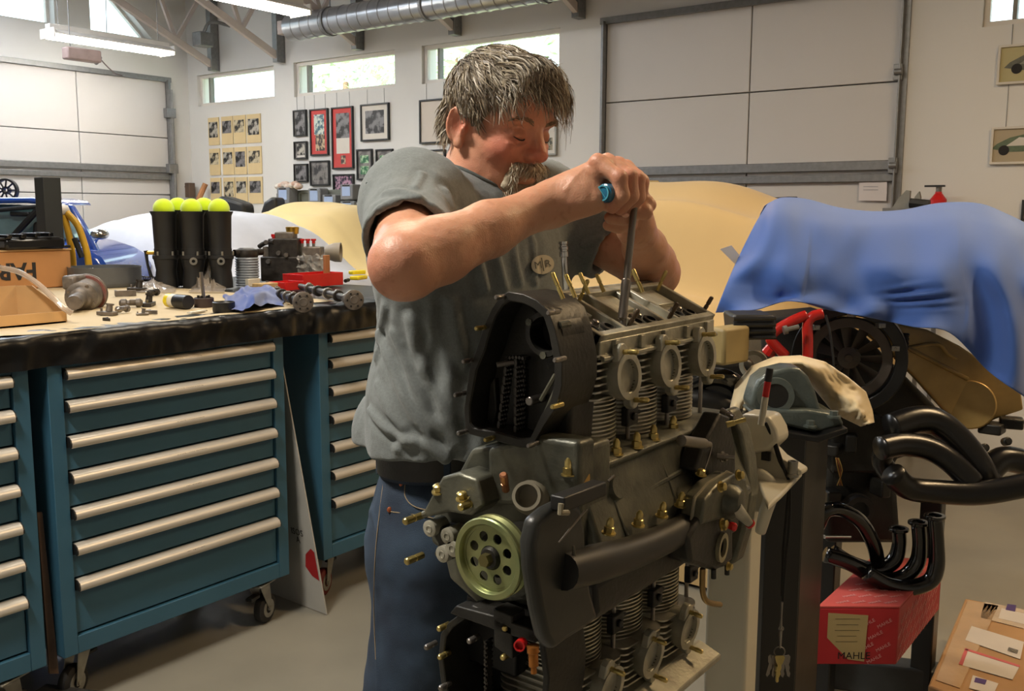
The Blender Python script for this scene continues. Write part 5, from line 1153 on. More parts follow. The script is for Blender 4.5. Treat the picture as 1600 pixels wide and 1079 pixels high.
def ribbon(mb, pts, w):
    T = (pts[-1]-pts[0]).normalized(); n = len(pts); vs = []
    sd = T.cross(V((rnd.gauss(0, 1), rnd.gauss(0, 1), rnd.gauss(0, 1)))).normalized()
    for i, p in enumerate(pts):
        k = w*(1-(i/(n-1))**2*.85); vs += [p-sd*k, p+sd*k]
    mb.add(vs, [(2*i, 2*i+1, 2*i+3, 2*i+2) for i in range(n-1)])
cnt = 0
H3 = (hf, hl, hu)
while cnt < 5200:
    th = math.acos(1-1.25*rnd.random()); ph = rnd.uniform(-pi, pi); l, d = skull(th, ph, 1.03)
    if l.x > .050 and l.z < .078: continue
    if abs(l.y) > .045 and l.x > .030 and l.z < .045: continue
    if abs(l.y) > .055 and -.036 < l.x < .02 and l.z < .022: continue
    if l.z < -.065: continue
    # growth direction: from crown swept forward on top and down the sides
    top = max(0, min(1, (l.z-.03)/.08)); fwd_ = V((1, 0, -.25)); down = V((-.25, 0, -1)) if l.x < -.02 else V((.1, 0, -1))
    g = (fwd_*top+down*(1-top)+V((rnd.gauss(0, .28), rnd.gauss(0, .28), rnd.gauss(0, .2)))); n_ = V((d.x, d.y, d.z)); g = (g-n_*g.dot(n_)); g.normalize()
    L = (.045+.03*rnd.random())*(1.15 if top > .4 else .62); pts = []; p = V(l)+n_*.002; lift = .006+.009*rnd.random()*(1.4 if top > .5 else .6); curl = rnd.uniform(-.9, .9)
    for i in range(6):
        f = i/5; q_ = p+g*L*f+n_*(lift*math.sin(f*pi*.8)); 
        # keep close to the skull
        c = V((-.006, 0, .029)); r_ = V(((q_.x-c.x)/.096, (q_.y-c.y)/.081, (q_.z-c.z)/.089)); ln = r_.length
        if ln > 1e-6 and not (q_.x > .07 and q_.z > 0): k = (1.0+.05*math.sin(f*3)+lift*5)/ln; q_ = V((c.x+(q_.x-c.x)*k, c.y+(q_.y-c.y)*k, c.z+(q_.z-c.z)*k))
        q_ += g.cross(n_)*(.006*curl*math.sin(f*4+curl)); pts.append(hp(*q_))
    side = l.x < -.0 and l.z < .03; w = [4, 4, 1, 2, 1] if not side else [3, 2, 1, 4, 5]
    ribbon(HB[rnd.choices(range(5), w)[0]], pts, .0011); cnt += 1
# nape and sides behind the ears
def shell_pt(z, ph):
    c0 = V((-.030, 0, z)); r_ = .02
    for _ in range(25): r_ += hcE(hp(c0.x+math.cos(ph)*r_, math.sin(ph)*r_, z))*-.9/HS if True else 0
    return V((c0.x+math.cos(ph)*r_, math.sin(ph)*r_, z))
for i in range(1500):
    ph = rnd.uniform(1.75, 2*pi-1.75); z = rnd.uniform(-.078, .025); p = shell_pt(z, ph)
    if abs(p.y) > .05 and p.x > -.040: continue
    n_ = V((math.cos(ph), math.sin(ph), 0)); g = V((rnd.gauss(-.1, .2), rnd.gauss(0, .25), -1)).normalized(); L = .018+.014*rnd.random()
    ribbon(HB[rnd.choices(range(5), [3, 2, 1, 4, 4])[0]], [hp(*(p+g*L*f+n_*(.0015+.003*math.sin(f*2.6)))) for f in (0, .25, .5, .75, 1)], .0011)
# fringe falling over the forehead
for i in range(300):
    y = rnd.uniform(-.062, .062); far = (y+.062)/.124; x0 = .030+rnd.uniform(-.02, .03); L = (.020+.05*far**1.5)*(.7+.5*rnd.random()); pts = []
    r0 = V((x0, y*.8, .029+.086*math.sqrt(max(.05, 1-((x0+.006)/.096)**2-(y/.085)**2))+.004))
    for k in range(7):
        f = k/6; x = r0.x+(.098+.008*far-r0.x)*math.sin(f*pi/2)*1.0; z = r0.z+.012*math.sin(f*pi)-L*(f**2)*1.15*(1+.3*math.sin(i)); pts.append(hp(x+rnd.gauss(0, .001), y*(1+.15*f)+.006*math.sin(f*4+i)*f, z))
    ribbon(HB[rnd.choices(range(5), [3, 4, 1, 3, 1])[0]], pts, .0012)
for i, mb in enumerate(HB): mb.build('hair_strands', M_hair[i], HAIR, smooth=180, fix=False)
# ---- moustache, goatee, eyebrows
BB = [MB(), MB(), MB()]; M_b = [mat('beard_grey', (176, 164, 142), .6), mat('beard_brown', (138, 118, 92), .6), mat('beard_white', (206, 198, 180), .6)]
bs = Shape(); bs.ell(hp(.092, 0, -.061), (.016, .030, .0095), FR, .01); bs.ell(hp(.080, 0, -.104), (.024, .027, .026), FR, .012); bs.ell(hp(.083, 0, -.118), (.018, .017, .018), FR, .012)
for s in (-1, 1): bs.cone(hp(.086, s*.026, -.062), hp(.076, s*.030, -.092), .009, .011, .01)
bs.ell(hp(.100, 0, -.0785), (.012, .019, .0055), FR, .004, True)
v, q = surface(bs, A3(hp(.08, 0, -.09))-.07, A3(hp(.08, 0, -.09))+.07, .002, lambda P: .004*vnoise(P*np.array([1, 1, .5], f32), 160)+.003*vnoise(P, 70))
BRD = np_mesh('beard', v, q, mat('beard_base', (128, 114, 92), .8, col2=(178, 166, 144), scale=90, bump=.5, bscale=300), MAN)
for i in range(1500):
    k = rnd.random()
    if k < .4: y = rnd.gauss(0, .016); p = V((.100-abs(y)*.28, y, -.056+rnd.gauss(0, .0035))); g = V((.25, (1 if y > 0 else -1)*.55, -1.)); L = .018
    elif k < .55: s = rnd.choice((-1, 1)); p = V((.086+rnd.gauss(0, .003), s*(.030+rnd.gauss(0, .003)), -.07+rnd.uniform(-.025, .01))); g = V((.2, s*.1, -1)); L = .018
    else: y = rnd.gauss(0, .015); p = V((.094-abs(y)*.35+rnd.gauss(0, .003), y, -.098-rnd.random()*.025)); g = V((.35, y*8, -1)); L = .024
    g.normalize(); g += V((rnd.gauss(0, .2), rnd.gauss(0, .2), rnd.gauss(0, .1))); pts = [hp(*(p+g*L*f+V((.004*math.sin(f*3), 0, 0)))) for f in (0, .33, .66, 1)]
    ribbon(BB[rnd.choices(range(3), [4, 2, 3])[0]], pts, .0007)
for i, mb in enumerate(BB): mb.build('beard_strands', M_b[i], BRD, smooth=180, fix=False)
for s in (-1, 1):
    mb = MB()
    for i in range(150):
        f = rnd.random(); p = V((.0945-.016*f*f, s*(.012+.042*f), .014+.007*math.sin(f*2.6)+rnd.gauss(0, .002))); g = V((.1, s*.8, .35-.5*f)).normalized()
        ribbon(mb, [hp(*(p+g*.011*t_+V((.0015*math.sin(t_*3), 0, 0)))) for t_ in (0, .5, 1)], .0006)
    mb.build('eyebrow', M_b[1], MAN, fix=False)
RS = 1.0
# ================================================================== CLOTHES
sh = Shape()
sh.ell((BX+.012, BY, 1.19), (.165, .200, .17), k=.06); sh.ell((BX+.012, BY, 1.10), (.150, .190, .10), k=.06); sh.ell((BX+.022, BY, 1.36), (.140, .195, .17), k=.06)
sh.cone(V((BX+.02, BY-.13, 1.475)), V((BX+.02, BY+.13, 1.475)), .072, .072, .08)
NBs = NB+V((-.005, 0, -.045)); sh.cone(V((BX+.02, BY, 1.45)), NBs, .09, .074, .05)
hemR = S_R.lerp(E_R, .66); hemL = S_L.lerp(E_L, .62)
sh.cone(V((BX+.01, BY-.10, 1.46)), S_R, .085, .072, .07).cone(S_R, hemR, .072, .0635, .04)
sh.cone(V((BX+.01, BY+.10, 1.46)), S_L, .080, .070, .07).cone(S_L, hemL, .070, .066, .04)
# hem openings
for S_, Hm, r1 in ((S_R, hemR, .0565), (S_L, hemL, .056)):
    d = (Hm-S_).normalized(); a = A3(Hm); dn = A3(d)
    sh.add(lambda P, a=a, dn=dn: np.maximum(-((P-a)@dn), np.linalg.norm((P-a)-((P-a)@dn)[:, None]*dn, axis=1)-.105), Hm+d*.08, .2, .004, True)
    sh.cone(Hm-d*.05, Hm+d*.05, r1*.93, r1*.96, .004, True)
# neckline opening around the neck
nd = (V(hp(-.015, 0, -.045))-NB).normalized(); sh.cone(NB+nd*-.012+V((.0, 0, .012)), NB+nd*.12+V((.02, 0, .02)), .0715, .085, .006, True)
sh.ell(at(584, 682, 1.69), (.035, .04, .07), k=.07)
# lower cut (hem)
HZ = 1.112
sh.add(lambda P: (P[:, 2]-(HZ+.08*(P[:, 0]-BX)+.004*np.sin(P[:, 1]*19+P[:, 0]*4))), (BX, BY, 1.0), .35, .006, True)
sh2 = [( [(590, 520), (603, 560), (630, 620), (668, 680), (695, 722)], .010, .012), ([(612, 520), (640, 590), (672, 650), (705, 700)], .007, .011), ([(585, 600), (610, 650), (640, 690)], .006, .012),
       ([(705, 470), (715, 520), (728, 570)], .010, .014), ([(735, 345), (748, 400), (760, 450)], .009, .012), ([(765, 340), (778, 400), (790, 450)], .008, .010), ([(700, 440), (690, 400), (700, 370)], -.006, .02), ([(800, 345), (806, 400), (815, 440)], .007, .011),
       ([(690, 480), (675, 560), (680, 640)], -.006, .02), ([(600, 300), (625, 296), (655, 306)], .005, .010), ([(592, 330), (618, 318), (645, 322)], .005, .009), ([(700, 300), (712, 330), (735, 350)], .006, .012),
       ([(620, 700), (650, 690), (700, 712)], .007, .014), ([(660, 270), (650, 290), (648, 320)], .004, .008), ([(885, 392), (915, 382), (940, 372)], .006, .008), ([(735, 560), (720, 620), (730, 680)], -.007, .02),
       ([(640, 500), (655, 560), (690, 640), (718, 690)], .008, .013), ([(575, 640), (595, 665), (630, 690)], .008, .010), ([(660, 480), (662, 520), (650, 560)], -.006, .014), ([(820, 350), (835, 380), (838, 440)], .006, .010), ([(720, 330), (726, 380), (722, 430)], .007, .011), ([(600, 480), (590, 520), (585, 560)], .006, .012)]
base_sh = list(sh.ops)
for pl, amp, w_ in sh2:
    pts = [sh.trace(px, py) for px, py in pl]; sh.bump(pts, amp*.72, w_*.62, True)
def shd(P): return .006*vnoise(P, 12)+.003*vnoise(P*np.array([1, 1, .6], f32), 34)+.0012*vnoise(P, 90)
v, q = surface(sh, (-1.32, .76, 1.03), (-.70, 1.74, 1.64), .0036, shd)
M_shirt = mat('heather_grey_cotton', (112, 118, 118), .9, var=.10, scale=240, bump=.3, bscale=700, sheen=.15)
SHIRT = np_mesh('t_shirt', v, q, M_shirt, MAN)
# collar ribbing ring
cn = NB+nd*.004+V((.002, 0, .006))
mb = MB(); x_, y_, _ = basis(nd); ring = []
for i in range(40):
    a = 2*pi*i/40; d = (x_*math.cos(a)+y_*math.sin(a)); p = cn+d*.077+nd*(.0); 
    # slide onto the shirt surface
    for _ in range(12): p = p-nd*float(sh.eval(np.array([A3(p)]))[0])*.7
    ring.append(p)
mb.tube(ring+[ring[0]], .0042, 8, caps=False); mb.build('collar', mat('heather_grey_collar', (84, 90, 88), .9, var=.1, scale=200), SHIRT, smooth=180)
# printed oval badge
def drape_on(pts, shape, off=.0012):
    out = []
    for p in pts:
        p = V(p); d0 = (p-CAM).normalized(); t = (p-CAM).length-.15
        for _ in range(70):
            s_ = float(shape.eval(np.array([A3(CAM+d0*t)]))[0]); t += s_*.8
            if abs(s_) < .0003: break
        if abs(s_) < .01: out.append(CAM+d0*(t-off))
    return out
bc = sh.trace(848, 413); M_badge = mat('cream_print', (176, 168, 148), .8, var=.03); u_ = (RH+V((0, 0, .18))).normalized(); w_ = V((0, 0, 1))-u_*u_.z; w_.normalize()
def badge(rx, ry, n=36, rings=3):
    pts = [bc]; fs = []
    for k in range(1, rings+1):
        for i in range(n): a = 2*pi*i/n; pts.append(bc+u_*(rx*k/rings*math.cos(a))+w_*(ry*k/rings*math.sin(a)))
    for i in range(n): fs.append((0, 1+i, 1+(i+1) % n))
    for k in range(rings-1):
        for i in range(n): fs.append((1+k*n+i, 1+(k+1)*n+i, 1+(k+1)*n+(i+1) % n, 1+k*n+(i+1) % n))
    return pts, fs
pts, fs = badge(.0185, .0155, 40, 6); mb = MB(); mb.add(drape_on(pts, sh, .0035), fs); bo = mb.build('badge_print', M_badge, SHIRT, smooth=180)
tx = text('badge_letters', 'M R', .0165, bc, u_, w_, mat('badge_letter', (70, 70, 66), .8), SHIRT, 0)
o0 = org(SHIRT)
for vv in tx.data.vertices:
    p = drape_on([vv.co+o0], sh, .0062)[0]; vv.co = p-o0
mb = MB(); mb.add(drape_on([bc+u_*a+w_*b for a, b in ((-.0008, -.011), (.0008, -.011), (.0008, .011), (-.0008, .011))], sh, .0062), [(0, 1, 2, 3)]); mb.build('badge_bar', mat('badge_letter', (70, 70, 66), .8), SHIRT, smooth=0)
# ---- jeans
jn = Shape(); LX = BX+.005
jn.ell((LX, BY, 1.02), (.142, .178, .12), k=.05); jn.ell((LX-.03, BY, .93), (.145, .18, .13), k=.05)
for s in (-1, 1):
    jn.cone((LX, BY+s*.090, .92), (LX-.03, BY+s*.140, .50), .102, .088, .05).cone((LX-.03, BY+s*.155, .50), (LX-.05, BY+s*.19, .06), .092, .080, .03)
jn.add(lambda P: 1.085-P[:, 2], (LX, BY, 1.2), .22, .004, False) if False else None
jn.add(lambda P: P[:, 2]-1.112-.08*(P[:, 0]-LX), (LX, BY, 1.15), .35, None, 'cut')
seams = [([(603, 745), (596, 800), (589, 870), (587, 950), (590, 1030), (592, 1078)], .0028, .004), ([(634, 748), (633, 775), (650, 792), (690, 800)], .0018, .0025), ([(610, 795), (650, 800), (690, 808)], .0022, .003), ([(575, 770), (582, 800), (588, 830)], .004, .006)]
for pl, amp, w_ in seams: jn.bump([jn.trace(px, py) for px, py in pl], amp, w_)
v, q = surface(jn, (-1.30, .94, .02), (-.78, 1.62, 1.13), .0045, lambda P: .010*vnoise(P*np.array([1, 1, .7], f32), 9)+.003*vnoise(P, 40))
M_denim = mat('blue_denim', (26, 38, 56), .85, var=.2, scale=10, col2=(48, 66, 86), bump=.4, bscale=900)
JEANS = np_mesh('jeans', v, q, M_denim, MAN)
def band(name, z0, z1, off, m, parent, bev=0., thick=.004):
    mb = MB(); n = 72; Lp = [[], []]
    for zi, z in enumerate((z0, z1)):
        for i in range(n):
            a = 2*pi*i/n; d = V((math.cos(a), math.sin(a), 0)); r_ = .09
            for _ in range(40):
                s_ = float(jn_eval(V((LX, BY, z))+d*r_)); r_ -= s_*.8
                if abs(s_) < .0004: break
            Lp[zi].append((d, r_))
    vs = []
    for zi, z in enumerate((z0, z1)):
        for d, r_ in Lp[zi]: vs.append(V((LX, BY, z+d.x*.013))+d*(r_+off))
        for d, r_ in Lp[zi]: vs.append(V((LX, BY, z+d.x*.013))+d*(r_+off+thick))
    fs = []
    for i in range(n):
        j = (i+1) % n; fs += [(n+i, n+j, 3*n+j, 3*n+i), (i, 2*n+i, 2*n+j, j), (2*n+i, 3*n+i, 3*n+j, 2*n+j), (i, j, n+j, n+i)]
    mb.add(vs, fs); return mb.build(name, m, parent, smooth=60)
jz = Shape(); jz.ops = [o for o in jn.ops if o[4] is False]
def jn_eval(p): return jz.eval(np.array([A3((p.x, p.y, min(p.z, 1.06)))]))[0]
band('waistband', 1.068, 1.108, .001, M_denim, JEANS)
band('belt', 1.074, 1.114, .005, mat('black_leather', (20, 18, 17), .35, bump=.15, bscale=200), MAN)
M_cop = mat('copper_rivet', (176, 100, 66), .35, metal=.8); M_thread = mat('orange_thread', (150, 132, 104), .8)
for px, py in ((628, 756), (609, 796)):
    p = jn.trace(px, py); nrm_ = (CAM-p).normalized(); mb = MB(); mb.lathe(p-nrm_*.002, nrm_, [(0, .0048), (.003, .0045), (.0042, .002), (.0042, .0001)], 14); mb.build('rivet', M_cop, JEANS)
for pl in ([(634, 748), (633, 775), (650, 792), (690, 800)], [(610, 799), (650, 804), (690, 812)], [(600, 745), (593, 800), (586, 870), (584, 950), (587, 1030)]):
    mb = MB(); Q = [q_ for q_ in (jn.trace(px, py) for px, py in pl) if q_.length < 5]; Q, _ = spline(Q, [0]*len(Q), 8); Q = [jn_p for jn_p in drape_on(Q, jn, .0008)]
    mb.tube(Q, .0008, 5); mb.build('stitching', M_thread, JEANS)
p = jn.trace(594, 722); 
for px, nm in ((594, 'belt_loop'),):
    a, b = at(594, 700, 1.50), at(588, 745, 1.50); mb = MB()
    q1 = [onP(px, 698, jn.trace(px, 745), (-.6, .8, 0)) for _ in range(1)]
for ang in (-2.25, -1.1, .2, 1.6, 2.7):
    d = V((math.cos(ang), math.sin(ang), 0)); r_ = .05
    for _ in range(40):
        s_ = float(jn_eval(V((LX, BY, 1.06))+d*r_)); r_ -= s_*.9
    c = V((LX, BY, 1.092+d.x*.013))+d*(r_+.008); MB().box(c, (.012, .005, .052), ang+pi/2).build('belt_loop', M_denim, JEANS, bevel=.002)
ang = -2.75; d = V((math.cos(ang), math.sin(ang), 0)); r_ = .05
for _ in range(40): s_ = float(jn_eval(V((LX, BY, 1.05))+d*r_)); r_ -= s_*.9
MB().box(V((LX, BY, 1.08))+d*(r_+.006), (.05, .004, .045), ang+pi/2).build('leather_patch', mat('tan_leather', (176, 96, 62), .6, var=.1), JEANS, bevel=.001)
# shoes
for s in (-1, 1):
    so = Shape(); c = V((LX-.04, BY+s*.19, 0)); so.ell(c+V((.05, 0, .045)), (.145, .052, .045), k=.03); so.ell(c+V((-.03, 0, .06)), (.07, .05, .06), k=.03); so.add(lambda P: P[:, 2]-.003, c, .4, .002, True)
    v, q = surface(so, (c.x-.15, c.y-.08, -.02), (c.x+.24, c.y+.08, .15), .006); np_mesh('shoe', v, q, mat('brown_shoe', (70, 50, 38), .5), MAN)
# ---- the tool he holds: handle across, long shaft down into the engine
hA = at(950, 302, 1.378); hB = hA+V((.12, 1, -.02)).normalized()*.085; hd = (hB-hA).normalized()
T_ = thing('socket_wrench', hA, 'long steel driver with a translucent blue handle held in both hands', 'tool')
M_blue = mat('blue_handle_plastic', (20, 96, 128), .22, var=.1, coat=.6)
mb = MB(); mb.lathe(hA-hd*.012, hd, [(0, .0001), (.0005, .0095), (.003, .0132), (.006, .0138), (.025, .0138), (.03, .0125), (.075, .0125), (.085, .010)], 28); mb.build('handle', M_blue, T_)
mb = MB(); mb.ring(hA-hd*.0132, hd, .0092, .0112, .0015, 26); mb.box(hA-hd*.0125, (.017, .0016, .0010), Matrix.Rotation(.9, 3, 'Y')); mb.build('handle_end_ring', mat('light_blue_edge', (70, 150, 170), .3), T_)
sB = onP(972, 500, TP(0, 1.2), nn); sA = at(962, 336, (sB-CAM).dot(FH)-.0); sC = hA+hd*.065
sA = sC.lerp(sB, .15)
mb = MB(); mb.tube([sC, sA, sC.lerp(sB, .55), sB-V((0, 0, .01))], [.0052, .0052, .0052, .0055], 14); mb.build('shaft', M_steel, T_)
mb = MB(); d = (sB-sC).normalized(); q0 = sC.lerp(sB, .68); mb.lathe(q0, d, [(0, .0052), (.002, .0070), (.018, .0072), (.02, .0064), ((sB-q0).length-.002, .0066), ((sB-q0).length, .004)], 18); mb.build('socket', M_steel, T_)
# ================================================================== RIGHT SIDE : STANDS, SECOND ENGINE, EXHAUSTS, BOXES
M_wpaint = mat('white_enamel', (204, 198, 178), .35, var=.04, scale=6, coat=.3)
M_hammer = mat('grey_green_hammertone', (84, 92, 88), .35, metal=.3, var=.12, scale=40, bump=.25, bscale=160, coat=.2)
M_bpaint = mat('black_enamel_steel', (16, 16, 16), .35, var=.2)
M_pipe = mat('gloss_black_pipe', (12, 12, 12), .16, coat=.5, var=.1)
M_goldp = mat('gold_painted_tin', (190, 158, 96), .36, metal=.35, var=.15, scale=12, col2=(160, 132, 76))
# ---- white engine stand behind the engine
SX, SY = -.69, 1.67
S = thing('engine_stand', (SX, SY, 0), 'white painted engine stand column holding the engine from behind', 'stand')
w0, w1 = at(1108, 1079, 1.72), at(1188, 1079, 1.72)
d = (onX(1188, 760, -.66)-onX(1140, 760, -.66))
MB().prism([V((-.757, 1.64, .05)), V((-.672, 1.64, .05)), V((-.672, 1.64, 1.02)), V((-.757, 1.64, 1.02))], (0, .06, 0)).build('stand_column', M_wpaint, S, bevel=.008, seg=3)
MB().bb(-.755, -.675, .96, 1.76, .0, .08).build('stand_foot', M_wpaint, S, bevel=.006); MB().bb(-.83, -.40, .92, 1.00, .0, .08).build('stand_foot', M_wpaint, S, bevel=.006)
def PY(pts, Y, dy, name, m, par, bev=.004, seg=3): return MB().prism([onY(px, py, Y) for px, py in pts], (0, dy, 0)).build(name, m, par, bevel=bev, seg=seg)
PY([(1148, 655), (1162, 646), (1200, 650), (1212, 672), (1216, 690), (1200, 705), (1160, 712), (1150, 690)], 1.62, .06, 'head_casting', M_wpaint, S, .008)
PY([(1158, 712), (1204, 698), (1220, 715), (1252, 735), (1252, 742), (1222, 752), (1200, 772), (1200, 800), (1150, 800), (1150, 730)], 1.64, .035, 'bracket_plate', M_wpaint, S, .005)
mb = MB(); mb.tube([onY(1165, 735, 1.625), onY(1192, 745, 1.615), onY(1206, 765, 1.62), onY(1196, 800, 1.63), onY(1188, 830, 1.64)], [.012, .013, .013, .012, .010], 12, smooth=5); mb.build('curved_web', M_wpaint, S, smooth=180)
zT = onY(1250, 742, 1.68).z; MB().prism([onZ(px, py, zT) for px, py in ((1184, 748), (1226, 722), (1254, 736), (1222, 770), (1200, 790))], (0, 0, -.010)).build('side_table', M_wpaint, S, bevel=.003)
for px, py, m, r in ((1193, 668, M_wpaint, .011), (1239, 725, M_zinc, .009)):
    q = onY(px, py, 1.64); mb = MB(); mb.lathe(q-V((0, 0, .022)), (0, 0, 1), [(0, r*1.25), (.005, r*1.25), (.006, r), (.028, r), (.028, r*.55), (.02, r*.5), (.02, .0001)], 18); mb.build('bolt_boss', m, S)
q = onY(1197, 712, 1.63); mb = MB(); mb.box(q, (.016, .006, .016)); mb.build('square_hole', M_dark, S)
# pivot ring behind the flange
mb = MB(); q = V((-.73, 1.52, 1.063)); mb.cyl(q, q+Y1*.14, .04, n=28); mb.build('pivot_shaft', M_wpaint, S)
# lanyard & keys hanging from the stand
kd = 1.70; L_ = thing('lanyard', at(1200, 668, kd), 'black lanyard hanging from the white stand, holding a bunch of keys', 'lanyard')
M_strap = mat('black_strap', (18, 18, 18), .8)
mb = MB(); mb.tube([at(1196, 660, kd-.02), at(1206, 682, kd-.02), at(1218, 720, kd-.02), at(1232, 750, kd-.02), at(1229, 800, kd), at(1224, 860, kd), at(1222, 930, kd)], .0028, 8, smooth=4, flat=1); mb.build('strap', M_strap, L_)
mb = MB(); mb.tube([at(1198, 658, kd-.0), at(1211, 690, kd-.02), at(1226, 735, kd-.03), at(1234, 760, kd-.02), at(1233, 820, kd-.01), at(1227, 880, kd-.01), at(1223, 938, kd)], .0028, 8, smooth=4); mb.build('strap', M_strap, L_)
mb = MB(); mb.tube([at(1222, 940, kd), at(1221, 965, kd), at(1220, 982, kd)], [.0022, .0016, .003], 8); mb.ring(at(1221, 982, kd), FH, .003, .005, .002, 14); mb.tube([at(1220, 984, kd), at(1219, 1012, kd)], [.0035, .002], 8); mb.build('snap_hook', M_steel, L_)
K_ = thing('key_bunch', at(1218, 1015, kd), 'bunch of keys with a small brass bolt hanging at the end of the lanyard', 'keys')
mb = MB(); q = at(1218, 1018, kd); n_ = 24; mb.tube([q+RH*.010*math.cos(2*pi*i/n_)+V((0, 0, .010*math.sin(2*pi*i/n_))) for i in range(n_+1)], .0012, 6, caps=False); mb.build('split_ring', M_steel, K_)
for i, (dx, rot_) in enumerate(((-9, .25), (-4, .12), (4, -.08), (9, -.22), (1, .02))):
    c = at(1218+dx, 1024, kd-.004*i); rr = Matrix.Rotation(rot_, 3, FH); mb = MB(); o2 = rr @ V((0, 0, -1)); s2 = rr @ RH
    mb.prism([c-s2*.007, c+o2*.004-s2*.009, c+o2*.014-s2*.006, c+o2*.018-s2*.0035, c+o2*.040-s2*.003, c+o2*.043, c+o2*.036+s2*.003, c+o2*.030+s2*.002, c+o2*.024+s2*.004, c+o2*.018+s2*.0035, c+o2*.014+s2*.006, c+o2*.004+s2*.009, c+s2*.007], FH*.0015); mb.build('key', [M_steel, M_brass][i == 4], K_)
mb = MB(); q = at(1215, 1040, kd-.01); mb.lathe(q, (0, 0, -1), [(0, .004), (.01, .005), (.012, .003), (.03, .003), (.032, .001)], 10); mb.build('brass_bolt', M_brass, K_)
# marker pen
q0, q1 = at(1189, 664, 1.66), at(1203, 575, 1.66); ax = (q1-q0); t = thing('marker_pen', q0, 'white pen with red band and black cap standing upright in the white stand', 'pen')
for nm, a, b, m in (('pen_barrel', 0, .50, M_wpaint), ('red_band', .5, .77, M_red), ('black_cap', .77, 1., M_black)):
    mb = MB(); mb.cyl(q0+ax*a, q0+ax*b, .0058 if a < .7 else .0066, .0058 if a < .7 else .0062, n=16); mb.build(nm, m, t, bevel=.0006)
# ---- second stand : black channel column with grey-green bearing block
D5 = 2.0
B2 = thing('bearing_stand', at(1240, 1300, D5), 'second engine stand with black steel column and grey-green bearing block', 'stand')
B2z = 0
def P5(px, py, dd=0.): return at(px, py, D5+dd)
cL, cR = P5(1196, 900), P5(1252, 900); cR2 = P5(1282, 900, .14)
zt_ = P5(1230, 672).z
def colm(px0, px1, d0, d1, name, m):
    a, b = at(px0, 900, d0), at(px1, 900, d1); n_ = V((-(b-a).y, (b-a).x, 0)).normalized()*.03
    MB().prism([V((a.x, a.y, .03)), V((b.x, b.y, .03)), V((b.x, b.y, zt_)), V((a.x, a.y, zt_))], n_).build(name, m, B2, bevel=.003)
colm(1194, 1250, D5-.02, D5, 'column_face', M_bpaint); colm(1250, 1284, D5, D5+.16, 'column_side', mat('side_grey_steel', (52, 50, 46), .4, metal=.4, var=.3));  # column side is a lighter grey than its black face
a = at(1240, 900, D5); MB().box((a.x+.02, a.y+.12, .035), (.6, .10, .07), .3).build('base_rail', M_bpaint, B2, bevel=.005); MB().box((a.x+.05, a.y+.4, .035), (.10, .6, .07), .1).build('base_rail', M_bpaint, B2, bevel=.005)
# bearing block outline in the plane facing the camera
def PF(pts, dd, dep, name, m, par, bev=.006, seg=3): return MB().prism([P5(px, py, dd) for px, py in pts], (FH*dep)).build(name, m, par, bevel=bev, seg=seg)
PF([(1185, 655), (1172, 632), (1178, 612), (1184, 595), (1200, 582), (1232, 574), (1250, 575), (1264, 588), (1275, 612), (1282, 636), (1300, 648), (1308, 656), (1306, 668), (1275, 672), (1225, 664)], 0, .075, 'bearing_block', M_hammer, B2, .012, 4)
PF([(1180, 652), (1225, 664), (1275, 676), (1320, 664), (1312, 648), (1262, 640), (1200, 640)], -.03, .13, 'block_base', M_hammer, B2, .006)
MB().prism([P5(px, py, -.06) for px, py in ((1185, 668), (1275, 682), (1325, 668), (1325, 676), (1280, 692), (1185, 678))], FH*.26).build('mount_plate', M_bpaint, B2, bevel=.003)
q = P5(1212, 618, -.012); ax = -FH+RH*-.25
mb = MB(); mb.ring(q-ax.normalized()*.012, ax, .026, .038, .016, 34); mb.build('bearing_boss', M_hammer, B2)
mb = MB(); mb.lathe(q, -ax, [(-.001, .026), (.05, .024), (.05, .0001)], 30); mb.build('bearing_bore', M_int, B2)
for px, py in ((1266, 667), (1303, 652)):
    q = P5(px, py, -.04); mb = MB(); mb.lathe(q, (0, 0, 1), [(0, .014), (.004, .014), (.005, .009), (.014, .009), (.014, .0001)], 6); mb.build('mount_bolt', M_hammer, B2)
# ---- cream cloth bag draped behind the bearing block
M_cream = mat('cream_cotton', (206, 188, 150), .9, var=.05, sheen=.3, bump=.1)
ctl = [[(1141, 640), (1150, 600), (1175, 572), (1210, 558), (1250, 556), (1290, 566), (1325, 590), (1352, 612), (1362, 640), (1365, 660)],
       [(1158, 645), (1168, 610), (1190, 582), (1220, 570), (1255, 570), (1285, 592), (1310, 615), (1335, 630), (1350, 648), (1358, 662)],
       [(1170, 650), (1178, 625), (1200, 595), (1230, 580), (1260, 590), (1282, 618), (1300, 640), (1318, 652), (1335, 660), (1345, 665)]]
def crm(u, v):
    x = u*9; i = min(int(x), 8); f = x-i; R_ = []
    for row in ctl: a, b = row[i], row[i+1]; R_.append((a[0]+(b[0]-a[0])*f, a[1]+(b[1]-a[1])*f))
    y = v*2; j = min(int(y), 1); g_ = y-j; px = R_[j][0]+(R_[j+1][0]-R_[j][0])*g_; py = R_[j][1]+(R_[j+1][1]-R_[j][1])*g_
    dd = .18+.05*math.sin(v*pi)*-1.6+.03*math.sin(u*9+v*4)+.028*fb(u*7, v*3, 2)+.02*abs(fb(u*16, v*5, 5))
    return P5(px, py, dd)
mb = MB(); mb.sheet(crm, 90, 26); tag(mb.build('cloth_bag', M_cream, None, smooth=180, solid=.004), 'cream cotton cloth bag draped over the back of the grey-green bearing block', 'cloth')
